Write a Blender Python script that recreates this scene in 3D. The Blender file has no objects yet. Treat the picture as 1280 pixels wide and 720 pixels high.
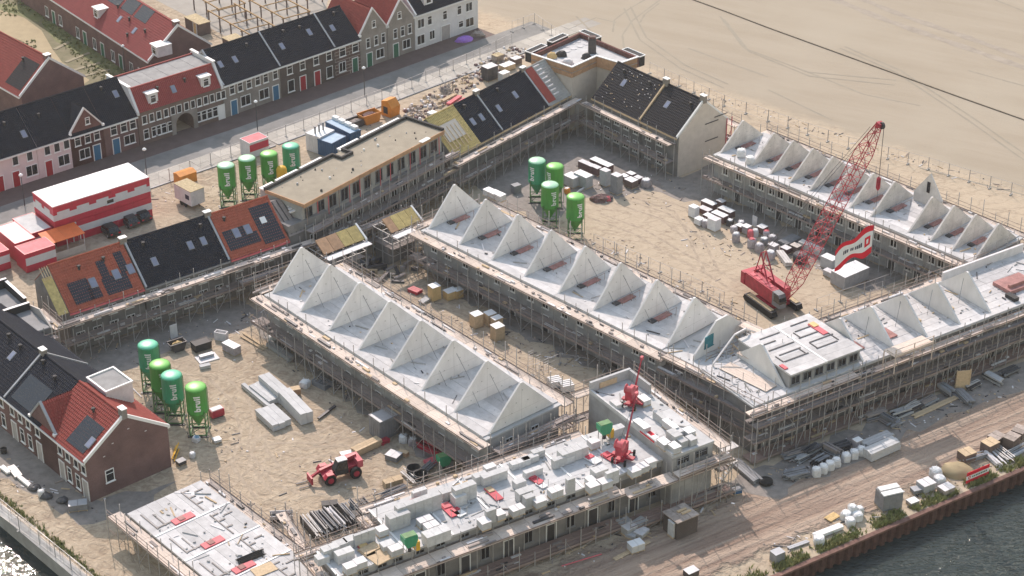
import bpy, math, random
from math import sin, cos, tan, radians, pi, atan2, hypot, sqrt
rnd = random.Random(11)
scene = bpy.context.scene
COL = scene.collection

# ------------------------------------------------------------------ camera
F, PITCH, CAMH = 2489.0, radians(29.4), 128.0        # focal length in photo pixels, 1280 wide
cam_d = bpy.data.cameras.new('camera'); cam_d.sensor_width = 36; cam_d.lens = F/1280*36
cam_d.clip_start = 1; cam_d.clip_end = 6000
cam = bpy.data.objects.new('camera', cam_d); COL.objects.link(cam)
cam.location = (0, 0, CAMH); cam.rotation_euler = (pi/2-PITCH, 0, 0)
scene.camera = cam
# ------------------------------------------------------------------ sky, sun, exposure
SUN_EL, SUN_AZ = radians(40), radians(106)            # direction towards the sun, math azimuth from +X
w = bpy.data.worlds.new('World'); scene.world = w; w.use_nodes = True
nt = w.node_tree; bg = nt.nodes['Background']
sky = nt.nodes.new('ShaderNodeTexSky'); sky.sky_type = 'NISHITA'; sky.sun_disc = False
sky.sun_elevation = SUN_EL; sky.sun_rotation = pi/2-SUN_AZ; sky.air_density = 2.4; sky.dust_density = 1.2; sky.ozone_density = 1.0
nt.links.new(sky.outputs[0], bg.inputs[0]); bg.inputs[1].default_value = 0.15
sun_d = bpy.data.lights.new('sun', 'SUN'); sun_d.energy = 2.9; sun_d.angle = radians(0.6); sun_d.color = (1, .935, .84)
sun = bpy.data.objects.new('sun', sun_d); COL.objects.link(sun)
sun.rotation_euler = (pi/2-SUN_EL, 0, SUN_AZ+pi/2)
sun.location = (0, 0, 300)
vs = scene.view_settings; vs.view_transform = 'Standard'; vs.look = 'None'; vs.exposure = 0.52; vs.use_white_balance = True; vs.white_balance_temperature = 6800; vs.white_balance_tint = 20; vs.gamma = 1

# ------------------------------------------------------------------ helpers
def at(px, py, z=0.0):
    "point of the horizontal plane z seen at photo pixel (px, py)"
    a, b = (px-640)/F, -(py-360)/F
    dx, dy, dz = a, b*sin(PITCH)+cos(PITCH), b*cos(PITCH)-sin(PITCH)
    t = (z-CAMH)/dz
    return (dx*t, dy*t, z)
def upx(o, az, px, z=2.0, v=0.0):
    "distance along a facade (origin o, azimuth az in degrees) of the upright line seen at photo column px"
    k = (px-640)/F; c, s = cos(PITCH), sin(PITCH); a = radians(az); d = (cos(a), sin(a))
    ox, oy = o[0]-sin(a)*v, o[1]+cos(a)*v
    return (k*(oy*c+(CAMH-z)*s)-ox)/(d[0]-k*c*d[1])
def loc2w(o, az, x, y, z=0):
    a = radians(az); return (o[0]+x*cos(a)-y*sin(a), o[1]+x*sin(a)+y*cos(a), z)

class MB:
    def __init__(s): s.v = []; s.f = []; s.mi = []
    def add(s, vs, fs, mi=0):
        n = len(s.v); s.v += [tuple(p) for p in vs]; s.f += [tuple(i+n for i in q) for q in fs]; s.mi += [mi]*len(fs); return s
    def box(s, x0, x1, y0, y1, z0, z1, mi=0):
        return s.add([(x0,y0,z0),(x1,y0,z0),(x1,y1,z0),(x0,y1,z0),(x0,y0,z1),(x1,y0,z1),(x1,y1,z1),(x0,y1,z1)],
                     [(0,3,2,1),(4,5,6,7),(0,1,5,4),(1,2,6,5),(2,3,7,6),(3,0,4,7)], mi)
    def extr(s, pts, vec, mi=0):
        n = len(pts); b = [(p[0]+vec[0], p[1]+vec[1], p[2]+vec[2]) for p in pts]
        return s.add(list(pts)+b, [tuple(range(n))[::-1], tuple(range(n, 2*n))]+[(i, (i+1) % n, n+(i+1) % n, n+i) for i in range(n)], mi)
    def poly(s, pts, mi=0): return s.add(pts, [tuple(range(len(pts)))], mi)
    def tube(s, p, q, r, n=4, mi=0, r2=None, cap=True):
        r2 = r if r2 is None else r2
        d = [q[i]-p[i] for i in range(3)]; L = sqrt(sum(c*c for c in d)) or 1e-6; d = [c/L for c in d]
        a = (0, 0, 1) if abs(d[2]) < .9 else (1, 0, 0)
        u = (d[1]*a[2]-d[2]*a[1], d[2]*a[0]-d[0]*a[2], d[0]*a[1]-d[1]*a[0]); L = sqrt(sum(c*c for c in u)); u = [c/L for c in u]
        w_ = (d[1]*u[2]-d[2]*u[1], d[2]*u[0]-d[0]*u[2], d[0]*u[1]-d[1]*u[0])
        vs = []
        for c, rr in ((p, r), (q, r2)):
            for k in range(n):
                t = 2*pi*(k+.5)/n; vs.append(tuple(c[i]+rr*(cos(t)*u[i]+sin(t)*w_[i]) for i in range(3)))
        fs = [(k, (k+1) % n, n+(k+1) % n, n+k) for k in range(n)]
        if cap: fs += [tuple(range(n))[::-1], tuple(range(n, 2*n))]
        return s.add(vs, fs, mi)
    def lathe(s, prof, n=20, c=(0, 0), mi=0):
        vs = []
        for r, z in prof:
            for k in range(n):
                t = 2*pi*k/n; vs.append((c[0]+r*cos(t), c[1]+r*sin(t), z))
        fs = []
        for i in range(len(prof)-1):
            for k in range(n): fs.append((i*n+k, i*n+(k+1) % n, (i+1)*n+(k+1) % n, (i+1)*n+k))
        fs.append(tuple(range(n))[::-1]); m = (len(prof)-1)*n; fs.append(tuple(range(m, m+n)))
        return s.add(vs, fs, mi)
    def lump(s, cx, cy, z0, rx, ry, h, n=10, rings=4, jit=.12, mi=0, seed=None):
        R = random.Random(seed if seed is not None else rnd.random())
        vs = []
        for i in range(rings+1):
            t = i/rings; rr = cos(t*pi/2)**.7 if i < rings else 0.05
            for k in range(n):
                a = 2*pi*k/n; j = 1+R.uniform(-jit, jit)
                vs.append((cx+rx*rr*j*cos(a), cy+ry*rr*j*sin(a), z0+h*sin(t*pi/2)*(1+R.uniform(-jit, jit)*.4)))
        fs = []
        for i in range(rings):
            for k in range(n): fs.append((i*n+k, i*n+(k+1) % n, (i+1)*n+(k+1) % n, (i+1)*n+k))
        fs.append(tuple(range(rings*n, rings*n+n)))
        return s.add(vs, fs, mi)
    def mesh(s, name, mats, smooth=False):
        me = bpy.data.meshes.new(name); me.from_pydata(s.v, [], s.f)
        for m in (mats if isinstance(mats, (list, tuple)) else [mats]): me.materials.append(M(m) if isinstance(m, str) else m)
        if any(s.mi): me.polygons.foreach_set('material_index', s.mi)
        if smooth: me.polygons.foreach_set('use_smooth', [True]*len(me.polygons))
        me.update(); return me
    def build(s, name, mats, parent=None, loc=(0, 0, 0), rz=0, rot=None, smooth=False, kind=None):
        o = put(name, s.mesh(name, mats, smooth), parent, loc, rz, rot)
        if kind: o['kind'] = kind
        return o
def put(name, me, parent=None, loc=(0, 0, 0), rz=0, rot=None):
    o = bpy.data.objects.new(name, me); COL.objects.link(o)
    o.location = loc; o.rotation_euler = rot if rot else (0, 0, rz)
    if parent: o.parent = parent
    return o
def tag(o, label=None, cat=None, group=None, kind=None):
    if label: o['label'] = label
    if cat: o['category'] = cat
    if group: o['group'] = group
    if kind: o['kind'] = kind
    return o
def thing(name, label, cat, loc=(0, 0, 0), az=0, group=None):
    o = put(name, None, None, (loc[0], loc[1], loc[2] if len(loc) > 2 else 0), radians(az)); o.empty_display_size = .5
    return tag(o, label, cat, group)
ORD = 'first second third fourth fifth sixth seventh eighth ninth tenth eleventh twelfth thirteenth fourteenth fifteenth sixteenth seventeenth eighteenth nineteenth twentieth twenty-first twenty-second twenty-third twenty-fourth twenty-fifth twenty-sixth twenty-seventh twenty-eighth'.split()
CACHE = {}
def cached(key, fn):
    if key not in CACHE: CACHE[key] = fn()
    return CACHE[key]

# ------------------------------------------------------------------ materials
MATS = {}
def node_mat(name):
    m = bpy.data.materials.new(name); m.use_nodes = True
    return m, m.node_tree, m.node_tree.nodes['Principled BSDF']
def mat(name, col, rough=.8, var=.15, scale=1.2, objvar=0, bump=0, bscale=8, metal=0, spec=.3, col2=None, stretch=None, detail=4):
    m, nt, b = node_mat(name); N = nt.nodes.new; L = nt.links.new
    tc = N('ShaderNodeTexCoord'); mp = N('ShaderNodeMapping'); L(tc.outputs['Object'], mp.inputs[0])
    if stretch: mp.inputs['Scale'].default_value = stretch
    oi = N('ShaderNodeObjectInfo')
    ofs = N('ShaderNodeVectorMath'); ofs.operation = 'SCALE'; cx = N('ShaderNodeCombineXYZ'); L(oi.outputs['Random'], cx.inputs[0]); L(oi.outputs['Random'], cx.inputs[1])
    L(cx.outputs[0], ofs.inputs[0]); ofs.inputs['Scale'].default_value = 37.0; L(ofs.outputs[0], mp.inputs['Location'])
    no = N('ShaderNodeTexNoise'); no.inputs['Scale'].default_value = scale; no.inputs['Detail'].default_value = detail; no.inputs['Roughness'].default_value = .65; L(mp.outputs[0], no.inputs['Vector'])
    mx = N('ShaderNodeMix'); mx.data_type = 'RGBA'
    c2 = col2 or tuple(min(1, c*(1+var)) for c in col); c1 = col if col2 else tuple(c*(1-var) for c in col)
    mx.inputs[6].default_value = (*c1, 1); mx.inputs[7].default_value = (*c2, 1)
    mr = N('ShaderNodeMapRange'); mr.inputs[1].default_value = .3; mr.inputs[2].default_value = .7; L(no.outputs[0], mr.inputs[0]); L(mr.outputs[0], mx.inputs[0])
    out = mx.outputs[2]
    if objvar:
        hs = N('ShaderNodeHueSaturation'); ma = N('ShaderNodeMapRange'); ma.inputs[3].default_value = 1-objvar; ma.inputs[4].default_value = 1+objvar
        L(oi.outputs['Random'], ma.inputs[0]); L(ma.outputs[0], hs.inputs['Value']); L(out, hs.inputs['Color']); out = hs.outputs[0]
    L(out, b.inputs['Base Color'])
    b.inputs['Roughness'].default_value = rough; b.inputs['Metallic'].default_value = metal; b.inputs['Specular IOR Level'].default_value = spec
    if bump:
        n2 = N('ShaderNodeTexNoise'); n2.inputs['Scale'].default_value = bscale; n2.inputs['Detail'].default_value = 5; L(mp.outputs[0], n2.inputs['Vector'])
        bp = N('ShaderNodeBump'); bp.inputs['Strength'].default_value = bump; bp.inputs['Distance'].default_value = .1; L(n2.outputs[0], bp.inputs['Height']); L(bp.outputs[0], b.inputs['Normal'])
    MATS[name] = m; return m
def brick_mat(name, c1, c2, mortar, bw=.24, bh=.075, sz=.012):
    m, nt, b = node_mat(name); N = nt.nodes.new; L = nt.links.new
    tc = N('ShaderNodeTexCoord'); sp = N('ShaderNodeSeparateXYZ'); L(tc.outputs['Object'], sp.inputs[0])
    ad = N('ShaderNodeMath'); L(sp.outputs[0], ad.inputs[0]); L(sp.outputs[1], ad.inputs[1])
    cb = N('ShaderNodeCombineXYZ'); L(ad.outputs[0], cb.inputs[0]); L(sp.outputs[2], cb.inputs[1])
    br = N('ShaderNodeTexBrick'); L(cb.outputs[0], br.inputs['Vector'])
    br.inputs['Color1'].default_value = (*c1, 1); br.inputs['Color2'].default_value = (*c2, 1); br.inputs['Mortar'].default_value = (*mortar, 1)
    br.inputs['Scale'].default_value = 1; br.inputs['Brick Width'].default_value = bw; br.inputs['Row Height'].default_value = bh; br.inputs['Mortar Size'].default_value = sz
    no = N('ShaderNodeTexNoise'); no.inputs['Scale'].default_value = .5; no.inputs['Detail'].default_value = 5; L(tc.outputs['Object'], no.inputs['Vector'])
    mr = N('ShaderNodeMapRange'); mr.inputs[1].default_value = .3; mr.inputs[2].default_value = .7; mr.inputs[3].default_value = .8; mr.inputs[4].default_value = 1.2; L(no.outputs[0], mr.inputs[0])
    hs = N('ShaderNodeHueSaturation'); L(br.outputs[0], hs.inputs['Color']); L(mr.outputs[0], hs.inputs['Value']); L(hs.outputs[0], b.inputs['Base Color'])
    b.inputs['Roughness'].default_value = .9; b.inputs['Specular IOR Level'].default_value = .2
    MATS[name] = m; return m
def M(n): return MATS[n]

mat('concrete', (.46,.46,.455), var=.1, scale=.7, bump=.15)
mat('concrete_light', (.50,.50,.495), var=.13, scale=.8, objvar=.08)
mat('concrete_panel', (.65,.64,.63), var=.11, scale=.6, objvar=.06, stretch=(1,1,.5))
mat('concrete_warm', (.56,.53,.50), var=.2, scale=.6, objvar=.05)
mat('concrete_old', (.33,.325,.31), var=.2, scale=.5, objvar=.06)
mat('plank_floor', (.50,.49,.485), var=.16, scale=.9, objvar=.13)
mat('block_white', (.50,.50,.495), var=.12, scale=2, objvar=.12)
mat('block_grey', (.40,.40,.40), var=.1, scale=2, objvar=.12)
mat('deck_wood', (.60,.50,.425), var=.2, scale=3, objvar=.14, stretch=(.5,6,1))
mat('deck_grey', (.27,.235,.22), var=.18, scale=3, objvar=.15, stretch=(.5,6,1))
mat('timber', (.52,.39,.25), var=.15, scale=3, objvar=.12)
mat('ply', (.60,.42,.20), var=.15, scale=1.5, objvar=.12)
mat('ply_orange', (.42,.25,.15), var=.2, scale=1.5, objvar=.12)
mat('insul', (.47,.36,.15), var=.25, scale=2, objvar=.1)
mat('galv', (.42,.41,.40), rough=.55, var=.15, metal=.3)
mat('rust_tube', (.26,.20,.175), rough=.7, var=.25)
mat('steel_dark', (.07,.07,.075), rough=.5, var=.3, metal=.2, objvar=.2)
mat('steel_grey', (.22,.225,.235), rough=.5, var=.2, objvar=.15)
mat('white', (.74,.74,.73), rough=.55, var=.04)
mat('white_wrap', (.70,.70,.70), rough=.4, var=.07, scale=3, objvar=.06, bump=.4)
mat('white_dirty', (.62,.60,.60), rough=.6, var=.12)
mat('bag_grey', (.40,.36,.37), rough=.7, var=.25, scale=2.5, objvar=.2, bump=.6, bscale=4)
mat('bag_white', (.58,.58,.58), rough=.7, var=.15, scale=2.5, objvar=.08, bump=.6, bscale=4)
mat('red_paint', (.50,.02,.05), rough=.4, var=.12, spec=.5)
mat('red_machine', (.40,.022,.045), rough=.5, var=.35, scale=1.5, spec=.5)
mat('red_pink', (.58,.12,.14), rough=.6, var=.2, objvar=.1)
mat('red_flag', (.66,.015,.035), rough=.7, var=.05)
mat('orange', (.68,.25,.04), rough=.5, var=.12, objvar=.06)
mat('awning', (.78,.17,.05), rough=.6, var=.08)
mat('yellow', (.70,.40,.04), rough=.5, var=.1)
mat('green_silo', (.055,.29,.05), rough=.5, var=.16, scale=1.4, spec=.4, stretch=(2.5,2.5,.35))
mat('green_teal', (.03,.29,.145), rough=.5, var=.16, scale=1.4, spec=.4, stretch=(2.5,2.5,.35))
mat('green_top', (.16,.50,.10), rough=.4, var=.05, spec=.5)
mat('teal_top', (.10,.50,.32), rough=.4, var=.05, spec=.5)
mat('pale_top', (.34,.62,.42), rough=.4, var=.08, spec=.5)
mat('silo_frame', (.10,.22,.09), rough=.6, var=.3)
mat('blue_box', (.035,.10,.20), rough=.5, var=.15)
mat('blue_roof', (.20,.33,.45), rough=.5, var=.12)
mat('blue_door', (.03,.15,.27), rough=.5, var=.1)
mat('red_door', (.33,.02,.03), rough=.5, var=.1)
mat('green_door', (.02,.13,.08), rough=.5, var=.1)
mat('grey_door', (.36,.34,.33), rough=.6, var=.1)
mat('black_rubber', (.02,.02,.02), rough=.85, var=.2)
mat('black_box', (.035,.035,.037), rough=.6, var=.25)
mat('purple', (.33,.16,.55), rough=.6, var=.15)
mat('teal_glass', (.03,.20,.24), rough=.2, var=.2, spec=.6)
mat('tile_dark', (.014,.018,.028), rough=.7, var=.25, scale=1.2, spec=.12)
mat('tile_dark2', (.020,.021,.026), rough=.7, var=.35, scale=2.5, spec=.15)
mat('tile_red', (.25,.045,.035), rough=.75, var=.15, scale=1.5)
mat('tile_orange', (.34,.085,.05), rough=.75, var=.18, scale=1.5)
mat('tile_wine', (.26,.048,.045), rough=.75, var=.12, scale=.8)
mat('solar', (.010,.012,.018), rough=.18, var=.2, spec=.6)
mat('skylight', (.20,.22,.30), rough=.15, var=.15, spec=.6)
mat('glass', (.015,.017,.02), rough=.08, var=.3, spec=.6)
mat('roof_bit', (.30,.26,.20), rough=.9, var=.12, scale=.6)
mat('roof_grey', (.27,.265,.26), rough=.85, var=.18, scale=.7)
mat('zinc', (.36,.37,.39), rough=.5, var=.1, metal=.2)
mat('bitumen', (.035,.035,.038), rough=.8, var=.2)
mat('plaster_pink', (.62,.52,.52), rough=.85, var=.06)
mat('plaster_white', (.60,.60,.61), rough=.85, var=.06)
mat('plaster_beige', (.52,.47,.42), rough=.85, var=.08)
brick_mat('brick_red', (.135,.045,.04), (.105,.035,.034), (.17,.12,.11))
brick_mat('brick_wine', (.15,.075,.072), (.125,.063,.062), (.20,.15,.14))
brick_mat('brick_brown', (.16,.11,.095), (.13,.09,.08), (.20,.16,.14))
brick_mat('brick_grey', (.24,.215,.195), (.20,.18,.165), (.27,.25,.23))
brick_mat('brick_dark', (.085,.066,.062), (.07,.055,.05), (.13,.11,.10))
brick_mat('brick_stripe', (.13,.085,.075), (.10,.07,.065), (.36,.33,.30), bw=6, bh=.55, sz=.05)
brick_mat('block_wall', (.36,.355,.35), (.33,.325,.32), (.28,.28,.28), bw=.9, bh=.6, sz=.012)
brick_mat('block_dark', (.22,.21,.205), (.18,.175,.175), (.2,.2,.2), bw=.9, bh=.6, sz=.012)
mat('grass_blade', (.15,.18,.05), rough=.8, var=.3, scale=.8, col2=(.30,.28,.12))
mat('leaf', (.07,.12,.03), rough=.7, var=.35, scale=1)
mat('rust_cap', (.18,.10,.08), rough=.9, var=.35, scale=1.2, objvar=.15)
mat('rust_pile', (.085,.045,.038), rough=.85, var=.35, scale=1.5, bump=.3, objvar=.1)
mat('lamp_white', (.85,.85,.82), rough=.3, var=.02)
mat('straw', (.45,.36,.22), rough=.9, var=.3, scale=3)
mat('rubble', (.36,.30,.26), rough=.9, var=.3, scale=2, objvar=.2)
mat('ink', (.03,.03,.06), rough=.7, var=.05)
# ------------------------------------------------------------------ ground, water, street
def ground_mat():
    m, nt, b = node_mat('site_ground'); N = nt.nodes.new; L = nt.links.new
    geo = N('ShaderNodeNewGeometry'); P = geo.outputs['Position']
    def noise(scale, detail=5, vec=None, rough=.6):
        n = N('ShaderNodeTexNoise'); n.inputs['Scale'].default_value = scale; n.inputs['Detail'].default_value = detail; n.inputs['Roughness'].default_value = rough
        L(vec or P, n.inputs['Vector']); return n.outputs[0]
    def rng(v, a, b_, c=0, d=1):
        r = N('ShaderNodeMapRange'); r.inputs[1].default_value = a; r.inputs[2].default_value = b_; r.inputs[3].default_value = c; r.inputs[4].default_value = d; L(v, r.inputs[0]); return r.outputs[0]
    def mix(f, a, b_):
        x = N('ShaderNodeMix'); x.data_type = 'RGBA'; L(f, x.inputs[0])
        for i, c in ((6, a), (7, b_)):
            if isinstance(c, tuple): x.inputs[i].default_value = (*c, 1)
            else: L(c, x.inputs[i])
        return x.outputs[2]
    def math(op, a, b_):
        x = N('ShaderNodeMath'); x.operation = op
        for i, c in ((0, a), (1, b_)):
            if isinstance(c, (int, float)): x.inputs[i].default_value = c
            else: L(c, x.inputs[i])
        return x.outputs[0]
    def lin(o, n):   # signed distance from the line through o with normal n
        d = N('ShaderNodeVectorMath'); d.operation = 'DOT_PRODUCT'; s_ = N('ShaderNodeVectorMath'); s_.operation = 'SUBTRACT'
        L(P, s_.inputs[0]); s_.inputs[1].default_value = (*o, 0); L(s_.outputs[0], d.inputs[0]); d.inputs[1].default_value = (*n, 0); return d.outputs['Value']
    def stretched(az, sx, sy):
        r = N('ShaderNodeVectorRotate'); r.rotation_type = 'Z_AXIS'; L(P, r.inputs['Vector']); r.inputs['Angle'].default_value = -radians(az)
        mp = N('ShaderNodeMapping'); mp.inputs['Scale'].default_value = (sx, sy, 1); L(r.outputs[0], mp.inputs[0]); return mp.outputs[0]
    big, mid, fine = noise(.045, 4), noise(.35, 6), noise(2.2, 4, rough=.6)
    sw = N('ShaderNodeTexNoise'); sw.inputs['Scale'].default_value = .55; sw.inputs['Detail'].default_value = 4; sw.inputs['Roughness'].default_value = .62; sw.inputs['Distortion'].default_value = 2.2; L(P, sw.inputs['Vector']); swirl = sw.outputs[0]
    # site dirt
    wear = rng(lin((-4, 205), (1, .25)), -10, 12, 1, .35)      # churned left yard, smoother right yards
    dirt = mix(math('MULTIPLY', rng(swirl, .62, .34), wear), (.475,.388,.285), (.31,.24,.172))
    dirt = mix(rng(big, .42, .66, 0, .6), dirt, (.465,.378,.278))
    dirt = mix(rng(fine, .55, .78, 0, .35), dirt, (.27,.205,.15))
    ab = N('ShaderNodeMath'); ab.operation = 'ABSOLUTE'; L(math('SUBTRACT', noise(.16, 3, stretched(-20, .5, 1.6), .55), .5), ab.inputs[0])
    lines = rng(ab.outputs[0], .004, .022, 1, 0); ab2 = N('ShaderNodeMath'); ab2.operation = 'ABSOLUTE'; L(math('SUBTRACT', noise(.30, 2, stretched(35, .4, 1.5), .5), .47), ab2.inputs[0])
    lines = math('ADD', math('MULTIPLY', lines, .5), math('MULTIPLY', rng(ab2.outputs[0], .003, .02, 1, 0), .45))
    dirt = mix(math('MULTIPLY', lines, rng(fine, .3, .6)), dirt, (.25,.19,.14))
    dirt = mix(rng(noise(.09, 6), .55, .70, 0, .55), dirt, (.29,.225,.17))
    # pale raised sand of the empty field
    st = noise(.12, 5, stretched(-28, .35, 2.2))
    fieldc = mix(rng(st, .35, .7), (0.326,0.274,0.208), (0.364,0.310,0.241))
    fieldc = mix(rng(noise(.5, 6, stretched(-30, .25, 3)), .58, .78, 0, .5), fieldc, (0.278,0.231,0.172))
    fieldc = mix(rng(big, .45, .68, 0, .7), fieldc, (0.370,0.320,0.250))
    a, c = at(684, 42), at(1280, 240); dx, dy = c[0]-a[0], c[1]-a[1]; l = hypot(dx, dy); nrm = (-dy/l, dx/l)
    fd = math('ADD', lin(a[:2], nrm), math('MULTIPLY', math('SUBTRACT', mid, .5), 5))
    col = mix(rng(fd, -1.2, 1.5), dirt, fieldc)
    # haul road along the quay
    qn = (-sin(radians(33)), cos(radians(33))); qd = lin((28.0, 166.7), qn)
    tr = noise(.55, 6, stretched(33, .07, 1.5))
    road = mix(rng(tr, .36, .62), (0.253,0.179,0.139), (0.414,0.319,0.248))
    road = mix(rng(noise(1.2, 5, stretched(33, .05, 2.5)), .6, .72, 0, .6), road, (0.472,0.376,0.306))
    qe = math('ADD', qd, math('MULTIPLY', math('SUBTRACT', mid, .5), 7))
    rm = math('MULTIPLY', rng(qe, 2.5, 4), rng(qe, 15, 12.5))
    col = mix(rm, col, road)
    L(col, b.inputs['Base Color']); b.inputs['Roughness'].default_value = .95; b.inputs['Specular IOR Level'].default_value = .15
    # relief: ruts and churned soil on the site, smooth field
    rel = math('ADD', math('MULTIPLY', swirl, .55), math('MULTIPLY', noise(3.0, 4), .10))
    rel = math('SUBTRACT', math('ADD', rel, math('MULTIPLY', tr, math('MULTIPLY', rm, .9))), math('MULTIPLY', lines, .12))
    k = rng(fd, -1.2, 1.5, 1.0, .28)
    bp = N('ShaderNodeBump'); bp.inputs['Strength'].default_value = 1.0; bp.inputs['Distance'].default_value = .5
    L(math('MULTIPLY', math('MULTIPLY', rel, k), math('ADD', wear, rm)), bp.inputs['Height']); L(bp.outputs[0], b.inputs['Normal'])
    return m
MATS['site_ground'] = ground_mat()
def water_mat(name, chop):
    m, nt, b = node_mat(name); N = nt.nodes.new; L = nt.links.new
    geo = N('ShaderNodeNewGeometry')
    mp = N('ShaderNodeMapping'); mp.inputs['Rotation'].default_value = (0, 0, radians(20)); mp.inputs['Scale'].default_value = (.6, 1.3, 1); L(geo.outputs['Position'], mp.inputs[0])
    n1 = N('ShaderNodeTexNoise'); n1.inputs['Scale'].default_value = 2.3; n1.inputs['Detail'].default_value = 1.2; n1.inputs['Distortion'].default_value = .6; L(mp.outputs[0], n1.inputs['Vector'])
    n2 = N('ShaderNodeTexNoise'); n2.inputs['Scale'].default_value = .5; n2.inputs['Detail'].default_value = 2; L(mp.outputs[0], n2.inputs['Vector'])
    ad = N('ShaderNodeMath'); ad.operation = 'MULTIPLY_ADD'; L(n2.outputs[0], ad.inputs[0]); ad.inputs[1].default_value = 1.6; L(n1.outputs[0], ad.inputs[2])
    bp = N('ShaderNodeBump'); bp.inputs['Strength'].default_value = 1.0; bp.inputs['Distance'].default_value = chop; L(ad.outputs[0], bp.inputs['Height']); L(bp.outputs[0], b.inputs['Normal'])
    b.inputs['Base Color'].default_value = (.028, .039, .037, 1); b.inputs['Roughness'].default_value = .045; b.inputs['IOR'].default_value = 1.33
    return m
MATS['canal_water'] = water_mat('canal_water', .06); MATS['basin_water'] = water_mat('basin_water', .20)
def struct(name, mb, m, parent=None, loc=(0, 0, 0)):
    o = mb.build(name, m, parent, loc)
    if not parent: o['kind'] = 'structure'
    return o
struct('ground', MB().poly([(-17.7,137,0),(2125,1528,0),(2125,3500,0),(-2500,3500,0),(-2091,2359,0)]), 'site_ground')
struct('water', MB().poly([(-2500,-600,-1.9),(-12,-600,-1.9),(-12,3500,-1.9),(-2500,3500,-1.9)]), 'canal_water')
struct('water', MB().poly([(-12,-600,-1.9),(2500,-600,-1.9),(2500,3500,-1.9),(-12,3500,-1.9)]), 'basin_water')

# street: brick pavement by the houses, dark clinker road, pale concrete plates, kerb
T1, TA1 = (-73.32, 255.17), 41.15
T2, TA2 = (-44.32, 280.55), 43.8
brick_mat('street_clinker', (.17,.155,.145), (.14,.13,.125), (.2,.19,.18))
mat('pave_red', (0.130,0.090,0.081), var=.15, scale=.6)
mat('clinker', (.20,.195,.185), var=.22, scale=.25)
mat('plate', (.40,.372,.325), var=.13, scale=.5, objvar=.12)
mat('pave_pale', (.30,.278,.245), var=.12, scale=.3)
mat('grass_plot', (0.116,0.109,0.046), var=.3, scale=.6, col2=(.20,.17,.10))
mat('path_sand', (0.345,0.270,0.158), var=.12, scale=.4)
def strip(name, v0, v1, z, m, u0=-20, u1=56, u2=74):
    a = [loc2w(T1, TA1, u0, v0, z), loc2w(T2, TA2, 0, v0, z), loc2w(T2, TA2, u1, v0, z)]
    c = [loc2w(T1, TA1, u0, v1, z), loc2w(T2, TA2, 0, v1, z), loc2w(T2, TA2, u1, v1, z)]
    struct(name, MB().add([*a, *c], [(3, 4, 1, 0), (4, 5, 2, 1)]), m)
strip('pavement', 0.6, -4.2, .020, 'pave_red', -25, 53.4)
strip('road', -4.2, -9.2, .012, 'clinker', -25, 62)
strip('street_apron', -9.2, -13.2, .008, 'pave_pale', -25, 70)
plates = put('street_plates', None); plates['kind'] = 'structure'
pm = cached('plate', lambda: MB().box(-.985, .985, -.985, .985, 0, .09).mesh('concrete_plate', 'plate'))
R = random.Random(3)
for fr, az, u0, u1 in ((T1, TA1, -22, 38), (T2, TA2, 0, 66)):
    u = u0
    while u < u1:
        for v in (-10.2, -12.2):
            q = loc2w(fr, az, u+1, v, R.uniform(-.03, .0)); put('concrete_plate', pm, plates, q, radians(az)+R.uniform(-.01, .01))
        u += 2.0
# kerb between the plates and the site, a thing of the setting
kb = MB()
for fr, az, u0, u1 in ((T1, TA1, -4, 38.6), (T2, TA2, 0, 58)):
    p = [loc2w(fr, az, u0, -13.35, 0), loc2w(fr, az, u1, -13.35, 0)]; a = radians(az); n = (-sin(a)*.12, cos(a)*.12)
    kb.extr([(p[0][0]-n[0], p[0][1]-n[1], 0), (p[1][0]-n[0], p[1][1]-n[1], 0), (p[1][0]+n[0], p[1][1]+n[1], 0), (p[0][0]+n[0], p[0][1]+n[1], 0)], (0, 0, .14))
struct('kerb', kb, 'steel_grey')
# plots behind the street row
struct('parking', MB().poly([at(195,0,.01), at(205,-40,.01), at(420,-40,.01), at(400,40,.01), at(330,70,.01)]), 'pave_pale')
struct('grass_field', MB().poly([at(-60,180,.006), at(-60,-30,.006), at(80,-30,.006), at(205,90,.006), at(150,130,.006)]), 'grass_plot')
pp = [(0,12),(30,22),(52,38),(66,62),(78,78),(112,100),(95,112),(70,92),(50,74),(40,58),(20,48),(-20,46),(-20,14)]
struct('sand_path', MB().poly([at(x, y, .012) for x, y in pp]), 'path_sand')
mat('turf', (.12,.135,.045), var=.3, scale=.7, col2=(.20,.19,.085))
struct('grass_strip', MB().poly([at(x, y, .009) for x, y in [(52,30),(62,26),(100,45),(152,84),(148,92),(120,84),(96,66),(70,52)]]), 'turf')
struct('grass_strip', MB().poly([at(x, y, .0092) for x, y in [(-10,14),(20,18),(48,28),(56,18),(40,8),(-10,4)]]), 'turf')
struct('back_lane', MB().poly([at(52,-8,.016), at(66,-8,.016), at(200,92,.016), at(185,98,.016)]), 'clinker')
mat('plot_line', (0.270,0.232,0.150), var=.1)
for i, (a, b_) in enumerate([((82,78),(112,66)), ((92,88),(126,78)), ((105,95),(137,87)), ((68,62),(88,52)), ((20,78),(42,66))]):
    p, q = at(*a, .02), at(*b_, .02); d = (q[0]-p[0], q[1]-p[1]); l = hypot(*d); n = (-d[1]/l*.35, d[0]/l*.35)
    struct('plot_border', MB().extr([(p[0]-n[0],p[1]-n[1],.0),(q[0]-n[0],q[1]-n[1],0),(q[0]+n[0],q[1]+n[1],0),(p[0]+n[0],p[1]+n[1],0)], (0,0,.08)), 'plot_line')
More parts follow.
